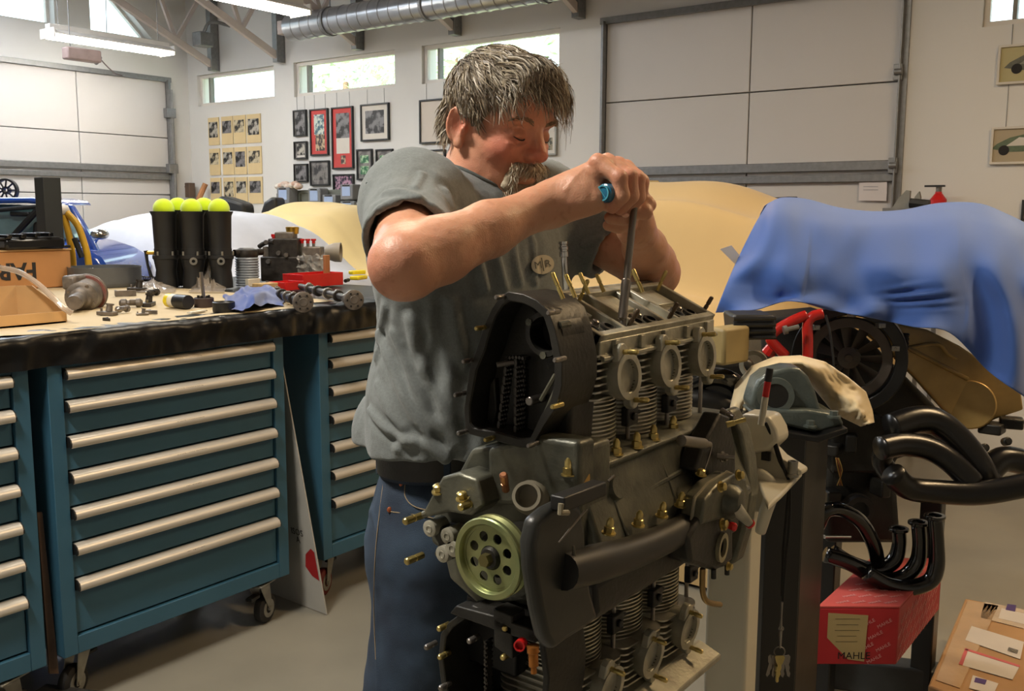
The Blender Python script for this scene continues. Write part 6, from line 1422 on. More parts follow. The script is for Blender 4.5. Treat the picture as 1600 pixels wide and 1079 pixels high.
# ---- second engine (on the floor stand) under the blue cloth
D6 = 2.65
G = thing('rear_engine', at(1400, 700, D6), 'second engine with gold shroud and black fan wheel standing under the blue cloth', 'engine')
def P6(px, py, dd=0.): return at(px, py, D6+dd)
def PG(pts, dd, dep, name, m, bev=.006, par=None, seg=3): return MB().prism([P6(px, py, dd) for px, py in pts], FH*dep).build(name, m, par or G, bevel=bev, seg=seg)
PG([(1300, 492), (1370, 500), (1450, 515), (1500, 540), (1560, 580), (1596, 612), (1600, 640), (1556, 655), (1530, 668), (1500, 664), (1475, 640), (1430, 590), (1395, 555), (1340, 510)], 0, .03, 'gold_shroud', M_goldp, .006)
mb = MB(); mb.cyl(P6(1515, 632, -.015), P6(1515, 632, .02), .068, n=40); mb.build('round_cover', M_goldp, G, bevel=.004)
mb = MB(); mb.tube([P6(1350, 505, -.004), P6(1405, 536, -.006), P6(1512, 592, -.006)], .006, 8); mb.build('pressed_rib', M_goldp, G)
mb = MB(); mb.tube([P6(1390, 548, -.003), P6(1425, 542, -.004), P6(1465, 537, -.004), P6(1480, 552, -.003), P6(1495, 560, -.002)], .005, 8, smooth=4); mb.build('pressed_rib', M_goldp, G)
mb = MB(); mb.lathe(P6(1414, 533, -.02)-V((0, 0, .022)), (0, 0, 1), [(0, .010), (.008, .011), (.009, .009), (.018, .011), (.02, .009), (.03, .011), (.032, .009), (.042, .011), (.044, .009)], 16); mb.build('rubber_grommet', M_rub, G)
# fan : housing ring, rim, hub, vanes
fc = P6(1326, 560, -.06); fax = (-FH*.93-RH*.37).normalized()
mb = MB(); mb.ring(fc-fax*.06, fax, .118, .150, .07, 48, up=(0, 0, 1)); FN = mb.build('fan_housing', M_bpaint, G, bevel=.003)
mb = MB(); mb.ring(fc-fax*.03, fax, .085, .112, .03, 48, up=(0, 0, 1)); mb.build('fan_rim', mat('dusty_fan_grey', (86, 78, 70), .5, metal=.3, var=.2), G, bevel=.002)
mb = MB(); mb.lathe(fc-fax*.03, fax, [(0, .03), (.018, .03), (.026, .012), (.030, .010), (.030, .0001)], 28); mb.build('fan_hub', mat('dusty_fan_grey', (86, 78, 70), .5), G)
x_ = Z1.cross(fax).normalized(); y_ = fax.cross(x_)
for i in range(11):
    a = 2*pi*i/11; u_ = x_*math.cos(a)+y_*math.sin(a); w_ = fax.cross(u_); mb = MB()
    mb.prism([fc+u_*.028-w_*.006-fax*.025, fc+u_*.088-w_*.016-fax*.028, fc+u_*.088+w_*.012-fax*.006, fc+u_*.028+w_*.006-fax*.010], (w_*.002+fax*.001)); mb.build('fan_blade', mat('dusty_fan_grey', (86, 78, 70), .5), FN)
for a in (.3, .9, 1.55, 2.4):
    u_ = x_*math.cos(a)+y_*math.sin(a); q = fc+u_*.122+fax*.008; mb = MB(); mb.box(q, (.02, .02, .014), a); mb.cyl(q, q+fax*.012, .004, n=8); mb.build('mount_lug', M_zinc, FN, bevel=.002)
# red pipes, cream box, black block, hoses behind the first engine
M_redp = mat('gloss_red_pipe', (188, 34, 26), .25, coat=.4)
for pts in ([(1262, 560), (1262, 530), (1262, 505), (1270, 494), (1285, 490)], [(1228, 556), (1212, 540), (1204, 528), (1214, 515), (1240, 500), (1260, 492)]):
    mb = MB(); mb.tube([P6(px, py, -.22) for px, py in pts], .0135, 12, smooth=5); mb.build('red_pipe', M_redp, G, smooth=180)
mb = MB(); mb.tube([P6(1200, 552, -.2), P6(1210, 538, -.21)], [.018, .014], 10); mb.build('red_pipe', M_redp, G)
mb = MB(); mb.ring(P6(1224, 516, -.25), (P6(1240, 512, -.25)-P6(1224, 516, -.25)), .006, .011, .01, 14); mb.tube([P6(1224, 516, -.25), P6(1248, 510, -.25)], .006, 8); mb.build('hose_clamp', M_zinc, G)
mb = MB(); mb.tube([P6(1290, 492, -.24), P6(1297, 520, -.25), P6(1302, 560, -.26), P6(1303, 578, -.26)], .003, 6, smooth=4); mb.build('dark_cable', M_rub, G)
# dark lower body so that nothing is see-through
PG([(1190, 500), (1300, 490), (1350, 520), (1420, 590), (1470, 640), (1470, 700), (1400, 720), (1390, 800), (1290, 820), (1200, 700)], .10, .22, 'engine_block', M_magd, .02)
PG([(1300, 640), (1380, 650), (1420, 690), (1390, 740), (1300, 740)], -.02, .1, 'gearbox_flange', M_magd, .01)
mb = MB(); mb.ring(P6(1340, 795, -.05), -FH, .026, .040, .02, 26); mb.cyl(P6(1340, 795, -.03), P6(1340, 795, .1), .045, n=26); mb.build('lower_port_ring', mat('dark_ring', (62, 58, 54), .5, metal=.4), G)
PG([(1290, 720), (1400, 720), (1410, 850), (1290, 850)], .02, .18, 'lower_block', M_magd, .02)
for i, (px, py, w_, h_) in enumerate(((1300, 700, .05, .03), (1330, 690, .03, .05), (1300, 775, .04, .04), (1375, 760, .03, .05), (1500, 690, .05, .03), (1550, 668, .06, .03), (1580, 660, .05, .03))):
    q = P6(px, py, -.02); MB().box(q, (w_, .06, h_), .3*i).build('dark_fitting', M_magd, G, bevel=.005)
for px, py in ((1535, 700), (1570, 690), (1518, 705)): mb = MB(); q = P6(px, py, -.05); mb.lathe(q, (.3, -.5, .2), [(0, .012), (.02, .012), (.022, .008), (.03, .008)], 12); mb.build('fitting_nut', M_magd, G)
q = P6(1150, 520, -.3); MB().box(P6(1138, 538, -.45), (.05, .10, .085), -.2).build('cream_box', mat('cream_duct', (150, 132, 88), .5, var=.1), G, bevel=.008)
PG([(1146, 492), (1212, 492), (1214, 530), (1150, 532)], -.42, .12, 'black_box', M_black, .008)
for i in range(4): mb = MB(); mb.tube([P6(1146, 498+i*10, -.43), P6(1212, 497+i*10, -.43)], .005, 6); mb.build('box_rib', M_black, G)
mb = MB(); mb.ring(P6(1178, 568, -.35), -FH+RH*-.3, .024, .034, .02, 26); mb.build('port_ring', M_head, G)
mb = MB(); mb.tube([P6(1080, 600, -.4), P6(1115, 588, -.42), P6(1150, 600, -.42), P6(1170, 640, -.40)], .022, 12, smooth=5); mb.build('black_hose', M_pipe, G, smooth=180)
mb = MB(); mb.tube([P6(1060, 625, -.4), P6(1110, 628, -.42), P6(1150, 650, -.42), P6(1160, 700, -.40)], .03, 12, smooth=5); mb.build('black_hose', M_bpaint, G, smooth=180)
PG([(1060, 560), (1180, 560), (1200, 700), (1130, 720), (1080, 700)], -.30, .1, 'engine_block', M_magd, .02)
for k, c_ in enumerate(((150, 110, 40), (140, 80, 40), (160, 130, 60))):
    mb = MB(); mb.tube([P6(1306+k*2, 715, -.06), P6(1310+k*3, 735, -.08), P6(1316-k*4, 758, -.07)], .0018, 6, smooth=3); mb.build('orange_wire', mat('wire_%d' % k, c_, .6), G)
# stand legs of that engine
for px in (1300, 1460): q = P6(px, 760, .15); MB().bb(q.x-.03, q.x+.03, q.y-.03, q.y+.03, .0, q.z).build('stand_leg', M_bpaint, G, bevel=.004)
q = P6(1380, 900, .15); MB().box((q.x, q.y+.05, .08), (.5, .08, .10), .35).build('stand_beam', mat('grey_beam', (60, 64, 66), .5, var=.2), G, bevel=.006)
# ---- big black exhaust manifold in front of the second engine
X_ = thing('exhaust_manifold', P6(1480, 720, -.25), 'thick black tubular exhaust manifold hanging in front of the second engine', 'exhaust')
ex = [([(1392, 668), (1430, 656), (1465, 660), (1500, 690), (1530, 730), (1545, 765)], .036, -.25), ([(1375, 700), (1410, 694), (1450, 700), (1485, 720), (1520, 755)], .030, -.30), ([(1395, 740), (1420, 762), (1470, 768), (1530, 770), (1600, 758), (1660, 744)], .030, -.34), ([(1540, 740), (1565, 718), (1600, 722), (1650, 740)], .034, -.2), ([(1385, 700), (1378, 720), (1395, 745)], .026, -.26)]
for pts, r, dd in ex:
    mb = MB(); mb.tube([P6(px, py, dd+.02*math.sin(i)) for i, (px, py) in enumerate(pts)], r, 18, smooth=6); mb.build('exhaust_pipe', mat('satin_black_pipe', (15, 14, 13), .28, var=.15), X_, smooth=180)
# ---- red carton with exhaust headers on it
red = thing('red_carton', (-.93, 3.45, 0), 'red carton with diagonal white printed words and a torn cream label, under the headers', 'box')
A_, B_, C_ = at(1400, 1038, 2.28), at(1276, 985, 2.28), at(1466, 968, 2.62)
vA, vB, vC = at(1412, 950, 2.28), at(1276, 895, 2.28), at(1472, 890, 2.62)
zb_ = max(A_.z-.0, 0); 
bA = V((A_.x, A_.y, A_.z)); bB = V((B_.x, B_.y, A_.z)); bC = V((C_.x, C_.y, A_.z)); bD = bB+(bC-bA)
topz = vA.z; print('red carton base z', A_.z, B_.z, C_.z, 'top', vA.z, vB.z, vC.z)
H_ = V((0, 0, topz-bA.z)); M_rcard = mat('red_printed_card', (176, 34, 40), .55, var=.06, scale=10)
MB().prism([bA, bB, bD, bC], H_).build('carton_body', M_rcard, red, bevel=.003)
M_rtop = mat('pale_red_card', (196, 82, 76), .6, var=.08)  # top flaps are a paler red than the carton sides
o1 = (bB-bA).normalized(); o2 = (bC-bA).normalized()
for poly in ([bA, bB, bB+(bD-bB)*.5, bA+(bC-bA)*.5], [bC, bD, bB+(bD-bB)*.5, bA+(bC-bA)*.5]): MB().prism([p+H_+V((0, 0, .001)) for p in poly], (0, 0, .004)).build('carton_flap', M_rtop, red)
L1 = (bB-bA).length; L2 = (bC-bA).length; Hh = topz-bA.z
ex_ = -o1; up_ = Z1; n1 = ex_.cross(up_)
M_wprint = mat('faded_white_print', (212, 150, 146), .7, var=0)
tx = []
for i in range(9):
    for j in range(6):
        u = .02+i*.042+(j % 2)*.021; v_ = .015+j*.031
        if u > L1-.03 or v_ > Hh-.014: continue
        if L1*.40 < (L1-u) < L1*.93 and v_ > Hh*.10: continue
        q = bB-o1*u+Z1*v_; d_ = (ex_*.86+up_*.5).normalized()
        tx.append(text('w', 'MAHLE', .0125, q+n1*.001, d_, n1.cross(d_), M_wprint, red, .0002))
join_text(tx, 'printed_words', M_wprint, red)
tx = []; ex2 = o2; n2_ = ex2.cross(up_)
for i in range(12):
    for j in range(6):
        u = .02+i*.036+(j % 2)*.018; v_ = .015+j*.031
        if u > L2-.03 or v_ > Hh-.014: continue
        q = bA+o2*u+Z1*v_; d_ = (ex2*.86+up_*.5).normalized(); tx.append(text('w', 'MAHLE', .0125, q+n2_*.001, d_, n2_.cross(d_), M_wprint, red, .0002))
for i in range(10):
    for j in range(7):
        q = bA+H_+Z1*.0062+o1*(.03+i*.04)+o2*(.03+j*.05)
        if .03+i*.04 > L1-.02 or .03+j*.05 > L2-.02: continue
        d_ = (-o1*.8+o2*.6).normalized(); tx.append(text('w', 'MAHLE', .0125, q, d_, Z1.cross(d_), M_wprint, red, .0002))
join_text(tx, 'printed_words', M_wprint, red)
def LB(u, v): return bB-o1*u*L1+Z1*v*Hh+n1*.0012
MB().prism([LB(.13, .92), LB(.62, .88), LB(.60, .06), LB(.40, .10), LB(.13, .48)], n1*.0008).build('cream_label', mat('old_label', (176, 154, 104), .7, var=.06), red)
tx = [text('l', s_, .010, LB(.37, .82-.10*k)+n1*.001, ex_, up_, M_print, red, .0002) for k, s_ in enumerate(('-------------------', '-----------------', '-------------------', '---------------', '-----------------'))]
tx.append(text('l', 'MAHLE', .026, LB(.47, .16)+n1*.001, ex_, up_, M_print, red, .0002)); join_text(tx, 'label_print', M_print, red)['kind'] = 'stuff'
# headers
Hd = thing('exhaust_headers', at(1380, 860, 2.4), 'glossy black exhaust headers with three upright flanged pipes lying on the red carton', 'exhaust')
def P7(px, py, dd=0.): return at(px, py, 2.42+dd)
for k, (px, py, pts, dd) in enumerate(((1404, 826, [(1404, 828), (1405, 850), (1397, 875), (1370, 890), (1330, 880), (1300, 862)], .05), (1435, 816, [(1435, 818), (1437, 850), (1432, 880), (1410, 902), (1375, 905), (1330, 880), (1290, 866)], .02), (1461, 806, [(1461, 808), (1464, 850), (1463, 885), (1452, 908), (1420, 918), (1385, 912), (1355, 895)], -.02))):
    mb = MB(); mb.tube([P7(a, b, dd) for a, b in pts], [.0185]*2+[.021]*(len(pts)-2), 16, smooth=6); mb.build('header_pipe', M_pipe, Hd, smooth=180)
    q = P7(px, py, dd); mb = MB(); mb.ring(q-V((0, 0, .004)), Z1, .016, .026, .007, 24, sx=1.1); mb.build('header_flange', M_pipe, Hd, bevel=.001)
    mb = MB(); mb.cyl(q-V((0, 0, .006)), q-V((0, 0, .003)), .0165, n=18); mb.build('pipe_mouth', M_int, Hd)
mb = MB(); mb.tube([P7(1278, 820, -.03), P7(1290, 798, -.04), P7(1315, 796, -.02), P7(1345, 815, .0), P7(1365, 850, .02), P7(1372, 880, .04)], .019, 16, smooth=6); mb.build('header_pipe', M_pipe, Hd, smooth=180)
mb = MB(); mb.tube([P7(1288, 838, -.06), P7(1328, 838, -.02)], .005, 10); mb.build('chrome_rod', mat('chrome', (200, 200, 200), .12, metal=1.), Hd)
# ---- taped cardboard parcel at the lower right
pc_ = [onZ(px, py, .17) for px, py in ((1508, 934), (1640, 960), (1600, 1130), (1450, 1070))]
pk = thing('cardboard_parcel', (pc_[0].x, pc_[0].y, 0), 'brown cardboard parcel with glossy tape and shipping labels at the lower right', 'box')
zt2 = .17
MB().prism([V((p.x, p.y, .0)) for p in pc_], (0, 0, zt2)).build('parcel_body', mat('parcel_card', (168, 130, 88), .7, var=.08, scale=8), pk, bevel=.006)
def PT(px, py): q = onZ(px, py, zt2+.0015); return q
M_tape = mat('clear_tape', (178, 142, 96), .1, coat=1., var=.1, bump=.5, bscale=30)
MB().prism([PT(1512, 938), PT(1560, 946), PT(1500, 1075), PT(1462, 1062)], (0, 0, .0012)).build('packing_tape', M_tape, pk)
MB().prism([PT(1538, 940), PT(1620, 956), PT(1612, 985), PT(1532, 965)], (0, 0, .0012)).build('packing_tape', mat('shiny_tape', (190, 168, 140), .08, coat=1., bump=.8, bscale=40), pk)
M_lab = mat('white_sticker', (200, 192, 184), .5, var=.03); M_pur = mat('purple_print', (72, 50, 110), .5); M_rd = mat('red_print2', (190, 90, 90), .5)
for nm, pts, m, h in (('sticker', [(1518, 978), (1600, 1003), (1594, 1030), (1508, 1000)], M_lab, .002), ('sticker', [(1508, 1013), (1594, 1040), (1582, 1062), (1498, 1038)], M_lab, .002), ('red_stripe', [(1507, 1016), (1513, 1014), (1504, 1040), (1498, 1038)], M_rd, .003),
                      ('red_stripe', [(1508, 1013), (1594, 1040), (1593, 1043), (1507, 1016)], M_rd, .003), ('purple_block', [(1574, 944), (1588, 946), (1586, 956), (1571, 953)], M_pur, .003), ('sticker', [(1520, 1055), (1560, 1068), (1552, 1085), (1514, 1075)], M_lab, .002), ('purple_block', [(1524, 1059), (1542, 1063), (1539, 1070), (1522, 1066)], M_pur, .003), ('sticker', [(1565, 950), (1606, 960), (1600, 975), (1560, 966)], M_lab, .002)):
    MB().prism([PT(px, py)+V((0, 0, h-.001)) for px, py in pts], (0, 0, .0006)).build(nm, m, pk)
mb = MB()
for i in range(14):
    q = PT(1576+i*1.1, 1012+i*.34)+V((0, 0, .0032)); d_ = (PT(1508, 1000)-PT(1518, 978)).normalized(); mb.prism([q, q+V((.0012, .0008, 0)), q+V((.0012, .0008, 0))+d_*.03, q+d_*.03], (0, 0, .0002))
mb.build('barcode', M_print, pk)
# ---- blue cloth
M_bcl = mat('cornflower_cotton', (62, 96, 168), .9, var=.05, scale=3, sheen=.3, bump=.06, bscale=300)
rows = [  # pixel outline rows from ridge to hem, with depth offset
 [(1200, 318, .30), (1222, 309, .30), (1260, 311, .34), (1310, 324, .38), (1360, 330, .40), (1410, 328, .42), (1470, 317, .42), (1530, 318, .45), (1575, 335, .48), (1625, 360, .5)],
 [(1180, 350, .10), (1212, 335, .04), (1255, 345, .04), (1310, 352, .06), (1360, 354, .08), (1420, 350, .10), (1480, 345, .10), (1535, 350, .12), (1585, 365, .14), (1630, 400, .16)],
 [(1155, 400, -.02), (1200, 400, -.10), (1250, 405, -.10), (1305, 410, -.08), (1360, 412, -.08), (1420, 410, -.08), (1480, 410, -.10), (1540, 410, -.08), (1590, 425, -.08), (1635, 450, -.06)],
 [(1135, 445, -.10), (1190, 450, -.14), (1240, 455, -.14), (1300, 460, -.12), (1360, 465, -.12), (1420, 470, -.12), (1490, 475, -.14), (1550, 480, -.12), (1600, 500, -.12), (1640, 520, -.1)],
 [(1118, 488, -.14), (1180, 484, -.18), (1235, 470, -.16), (1300, 485, -.14), (1365, 497, -.14), (1425, 510, -.14), (1484, 520, -.17), (1545, 580, -.16), (1598, 618, -.14), (1645, 650, -.12)]]
def bcl(u, v):
    x = u*9; i = min(int(x), 8); f = x-i; f = f; y = v*4; j = min(int(y), 3); g_ = y-j
    def cr(p0, p1, p2, p3, t): return .5*((2*p1)+(p2-p0)*t+(2*p0-5*p1+4*p2-p3)*t*t+(3*p1-p0-3*p2+p3)*t**3)
    def rowpt(r): R_ = rows[r]; return [cr(R_[max(i-1, 0)][k], R_[i][k], R_[i+1][k], R_[min(i+2, 9)][k], f) for k in range(3)]
    q = [cr(a, b, c, d, g_) for a, b, c, d in zip(rowpt(max(j-1, 0)), rowpt(j), rowpt(j+1), rowpt(min(j+2, 4)))]
    fold = .030*math.sin(u*34+v*2.5+fb(u*3, v*2)*4)*v*(.4+.6*(u < .25)+.5*(u > .7))+.045*fb(u*6, v*1.2, 3)*v+.022*fb(u*11, v*4, 8)+.012*math.exp(-((u-.57)**2+(v-.72)**2)*220)*math.sin(v*90+u*40)
    return P6(q[0], q[1], -.05+q[2]+fold)
mb = MB(); mb.sheet(bcl, 170, 90)
# far side of the cloth, falling behind
mb.sheet(lambda u, v: (lambda p: (p[0]-.35*v*FH.x*-1, p[1]+.35*v, p[2]-.25*v*v))(bcl(u, 0)), 60, 6)
tag(mb.build('blue_cover_cloth', M_bcl, None, smooth=180, solid=.002), 'cornflower blue cloth draped over the second engine on the right', 'cloth')
# paper note
tag(MB().prism([P6(px, py, -.05) for px, py in ((1125, 389), (1143, 383), (1163, 408), (1150, 414))], FH*.001).build('paper_note', M_lab), 'small white printed paper tucked beside the left edge of the blue cloth', 'paper')
# ================================================================== PICTURES ON THE FAR WALL
M_blackf = mat('black_frame', (24, 24, 24), .4); M_mat_ = mat('picture_mount', (206, 200, 190), .8, var=.02); M_redf = mat('red_mount', (188, 66, 62), .7, var=.05); M_silv = mat('silver_frame', (150, 148, 140), .4, metal=.5)
M_pale = mat('calendar_page', (206, 184, 140), .75, var=.04, scale=5)
def photo(name, c1, c2, sc=14):
    m = mat(name, c1, .5, col2=c2, scale=sc*2.2, det=3)
    for n_ in m.node_tree.nodes:
        if n_.type == 'VALTORGB': n_.color_ramp.elements[0].position = .44; n_.color_ramp.elements[1].position = .56
    return m
P_bw = photo('photo_black_white', (24, 24, 24), (170, 165, 155), 9); P_bw2 = photo('photo_dark', (16, 16, 18), (120, 118, 120), 7); P_blue = photo('photo_blue', (60, 96, 110), (190, 200, 190), 13); P_grey = photo('photo_grey', (90, 86, 84), (130, 126, 122), 5); P_green = photo('photo_green', (30, 96, 60), (170, 200, 160), 12); P_col = photo('photo_colour', (60, 50, 48), (180, 160, 130), 10); P_car = photo('photo_car', (70, 72, 60), (150, 140, 118), 18)
def frame(px0, py0, px1, py1, label, fm=M_blackf, mount=M_mat_, inner=(), wire=True, group='framed pictures on the far wall', cat='picture', fw=.014):
    a = onY(px0, (py0+py1)/2, YB); b = onY(px1, (py0+py1)/2, YB); xm = (px0+px1)/2; zt = onY(xm, py0, YB).z; zb_ = onY(xm, py1, YB).z; x0, x1 = a.x, b.x; y = YB-.004
    t = thing('picture_frame', ((x0+x1)/2, YB, (zt+zb_)/2), label, cat, group)
    MB().frame([(x0, y, zb_), (x1, y, zb_), (x1, y, zt), (x0, y, zt)], [(x0+fw, y, zb_+fw), (x1-fw, y, zb_+fw), (x1-fw, y, zt-fw), (x0+fw, y, zt-fw)], (0, -.026, 0)).build('frame', fm, t, bevel=.0015)
    MB().bb(x0+fw*.8, x1-fw*.8, y-.012, y-.002, zb_+fw*.8, zt-fw*.8).build('mount', mount, t)
    for (u0, v0, u1, v1, m) in inner:
        MB().bb(x0+(x1-x0)*u0, x0+(x1-x0)*u1, y-.0135, y-.011, zt-(zt-zb_)*v1, zt-(zt-zb_)*v0).build('photograph', m, t)
    if wire and py0 < 200:
        for u in (.2, .8): MB().cyl((x0+(x1-x0)*u, YB-.0022, zt-.002), (x0+(x1-x0)*u, YB-.0022, wz0), .0018, n=5).build('hanging_wire', M_galv, t)
    return t
fr_ = [
 (461, 172, 481, 213, 'tall narrow black-framed photo at the top left of the picture cluster', M_blackf, M_mat_, [(.10, .06, .9, .94, P_bw2)]),
 (462, 221, 482, 249, 'small black-framed photo in the middle of the left column', M_blackf, P_grey, [(.2, .15, .8, .75, P_bw), (.2, .78, .8, .88, M_mat_)]),
 (462, 256, 483, 284, 'small black-framed photo at the bottom of the left column', M_blackf, M_mat_, [(.1, .1, .9, .9, P_bw2)]),
 (487, 170, 515, 243, 'shorter red-mounted frame with a blue collage', M_blackf, M_redf, [(.22, .12, .78, .55, P_blue), (.28, .55, .8, .90, P_col)]),
 (487, 251, 517, 290, 'grey-toned framed photo of a car below the shorter red frame', M_blackf, P_grey, [(.2, .18, .8, .78, photo('photo_car_grey', (44, 42, 44), (120, 116, 112), 6))]),
 (521, 167, 554, 264, 'tallest red-mounted frame with a black figure and a certificate', M_blackf, M_redf, [(.2, .10, .82, .50, P_bw2), (.2, .50, .82, .75, M_mat_), (.4, .78, .62, .92, P_col)]),
 (523, 272, 555, 300, 'dark collage frame at the bottom, just above the grey crates', M_blackf, P_bw2, [(.1, .1, .9, .9, photo('photo_collage', (20, 20, 40), (170, 130, 150), 16))]),
 (566, 162, 610, 220, 'large black-framed photo with a wide white mount', M_blackf, M_mat_, [(.16, .18, .82, .80, P_bw2)]),
 (560, 233, 584, 281, 'left of the two narrow frames with green prints', M_blackf, P_grey, [(.22, .2, .75, .45, P_green), (.22, .55, .75, .82, P_green)]),
 (590, 233, 616, 281, 'right of the two narrow frames with green prints', M_blackf, P_grey, [(.22, .2, .75, .45, P_green), (.22, .55, .75, .82, P_green)]),
 (658, 155, 703, 224, 'large pale framed print just left of the man\'s ear', M_blackf, mat('pale_print', (196, 186, 174), .6, var=.02), []),
 (660, 234, 698, 292, 'framed colour photo below the pale print, behind the man\'s neck', M_blackf, M_mat_, [(.1, .12, .9, .85, P_col)]),
 (838, 188, 872, 243, 'upper framed print between the man\'s face and the garage door', M_silv, M_mat_, [(.1, .5, .8, .85, P_car)]),
 (838, 253, 871, 312, 'lower framed print between the man\'s face and the garage door', M_silv, M_mat_, [(.1, .2, .85, .7, P_car)]),
]
for a in fr_: frame(*a[:5], fm=a[5], mount=a[6], inner=a[7])
M_print_bg = mat('sage_print', (176, 166, 122), .6, var=.03)
def carprint(px0, py0, px1, py1, label, body):
    t = frame(px0, py0, px1, py1, label, M_mat_, M_print_bg, [], group='car prints on the right wall'); return t
for (a, lab, col) in (((1560, 68, 1655, 130), 'upper framed drawing of a racing car on the right wall', (96, 96, 84)), ((1549, 197, 1655, 256), 'lower framed drawing of a racing car on the right wall', (90, 104, 80))):
    t = frame(*a, lab, M_mat_, mat('sage_print' if a[1] < 100 else 'taupe_print', (176, 166, 122) if a[1] < 100 else (168, 154, 128), .6, var=.03), [], group='car drawings on the right wall')
    x0 = onY(a[0]+10, 100, YB).x; zc_ = onY(a[0]+40, (a[1]+a[3])/2, YB).z; s_ = .0042*1.2
    sh_ = [(0, -4), (6, 2), (20, 9), (34, 12), (50, 14), (62, 8), (74, 4), (80, -4), (64, -9), (40, -8), (20, -8)]
    MB().prism([(x0+x*s_, YB-.0175, zc_+z*s_) for x, z in sh_], (0, .0008, 0)).build('drawn_car', mat('drawn_car_%d' % a[1], col, .6, var=.2, scale=30), t)
    MB().prism([(x0+x*s_, YB-.0185, zc_+z*s_) for x, z in ((16, -1), (30, 9), (40, 8), (38, -1))], (0, .0008, 0)).build('drawn_car_panel', M_mat_ if a[1] > 100 else mat('drawn_grey', (130, 130, 116), .6), t)
    for wx in (14, 62): MB().cyl((x0+wx*s_, YB-.0186, zc_-6*s_), (x0+wx*s_, YB-.0178, zc_-6*s_), 6*s_, n=16).build('drawn_wheel', M_print, t)
frame(1597, 312, 1640, 345, 'small dark frame at the right edge of the photo above the blue cloth', M_blackf, P_grey, [], wire=False, group='car drawings on the right wall')
# calendar pages
cols = [(328, 344.5), (348.5, 366), (367.5, 386), (388, 409.5)]; rowsz = [(onY(399, 178, YB).z, onY(399, 223, YB).z), (onY(399, 228.6, YB).z, onY(399, 271.7, YB).z), (onY(399, 276, YB).z, onY(399, 318, YB).z)]
rn = ['top', 'middle', 'bottom']; cn_ = ['leftmost', 'second from left', 'third from left', 'rightmost']
for r in range(3):
    for c in range(4):
        x0, x1 = onY(cols[c][0], 240, YB).x, onY(cols[c][1], 240, YB).x; zt, zb_ = rowsz[r]
        t = thing('calendar_page', ((x0+x1)/2, YB, (zt+zb_)/2), 'cream page with photo, %s in the %s row of the page grid' % (cn_[c], rn[r]), 'poster', 'cream pages in the left picture grid')
        MB().bb(x0, x1, YB-.010, YB-.001, zb_, zt).build('page', M_pale, t)
        h = zt-zb_; w = x1-x0; MB().bb(x0+w*.08, x1-w*.12, YB-.0115, YB-.0095, zt-h*(.60 if (r+c) % 3 else .72), zt-h*.16).build('photograph', [P_bw, P_bw2, photo('photo_sepia', (40, 38, 34), (190, 178, 150), 8)][(r*2+c) % 3], t)
# ================================================================== SHELF WITH GREY CRATES
SHY = YB-.34; zs = onY(510, 296, SHY).z
sx0, sx1 = onY(430, 300, SHY).x, onY(700, 300, SHY).x
t = thing('wall_shelving', ((sx0+sx1)/2, SHY+.17, 0), 'low grey-green cabinet row against the far wall behind the covered cars', 'cabinet')
M_sage = mat('sage_grey', (104, 106, 96), .6, var=.05)
MB().bb(sx0, sx1, SHY+.02, YB-.01, .02, zs-.0).build('cabinet_body', M_sage, t, bevel=.004)
for i in range(6):
    a = sx0+(sx1-sx0)*i/6+.015; b = sx0+(sx1-sx0)*(i+1)/6-.015; MB().bb(a, b, SHY+.0, SHY+.02, .1, zs-.03).build('cabinet_door', M_sage, t, bevel=.003)
M_crate = mat('grey_crate', (112, 114, 116), .5, var=.05); M_lbl = mat('pale_blue_label', (150, 168, 200), .6, var=.04)
cr = [(432, 293, 452, 318, 'grey crate with blue label at the left end of the cabinet row'), (481, 294, 500, 320, 'grey crate with blue label below the grey car photo'), (503, 304, 524, 325, 'lower grey crate with blue label between two taller ones'), (531, 288, 551, 312, 'grey crate with blue label directly below the dark collage frame'), (531, 314, 553, 335, 'grey crate at the foot of the one below the dark collage'), (556, 316, 576, 338, 'rightmost grey crate with blue label, beside the man\'s sleeve')]
for x0_, y0_, x1_, y1_, lab in cr:
    a, b = onY(x0_, y0_, SHY-.12), onY(x1_, y1_, SHY-.12); t = thing('grey_crate', ((a.x+b.x)/2, SHY-.05, b.z), lab, 'crate', 'grey crates on the cabinet row')
    MB().bb(a.x, b.x, SHY-.12, SHY-.01, b.z, a.z).build('crate_body', M_crate, t, bevel=.01)
    w = b.x-a.x; h = a.z-b.z; MB().bb(a.x+w*.18, b.x-w*.18, SHY-.124, SHY-.118, b.z+h*.25, a.z-h*.15).build('crate_label', M_lbl, t)
    MB().bb(a.x+w*.25, b.x-w*.25, SHY-.128, SHY-.118, a.z-h*.12, a.z-h*.04).build('crate_grip', M_print, t)
mb = MB()
for i in range(7): q = onY(436+i*5, 291, SHY-.08); mb.ell((q.x, q.y, q.z+.01*(i % 3)), (.05, .04, .03))
tag(mb.build('paper_heap', mat('mixed_paper', (176, 140, 120), .8, col2=(210, 205, 196), scale=20)), 'heap of crumpled paper scraps on top of the left grey crate', 'paper', kind='stuff')
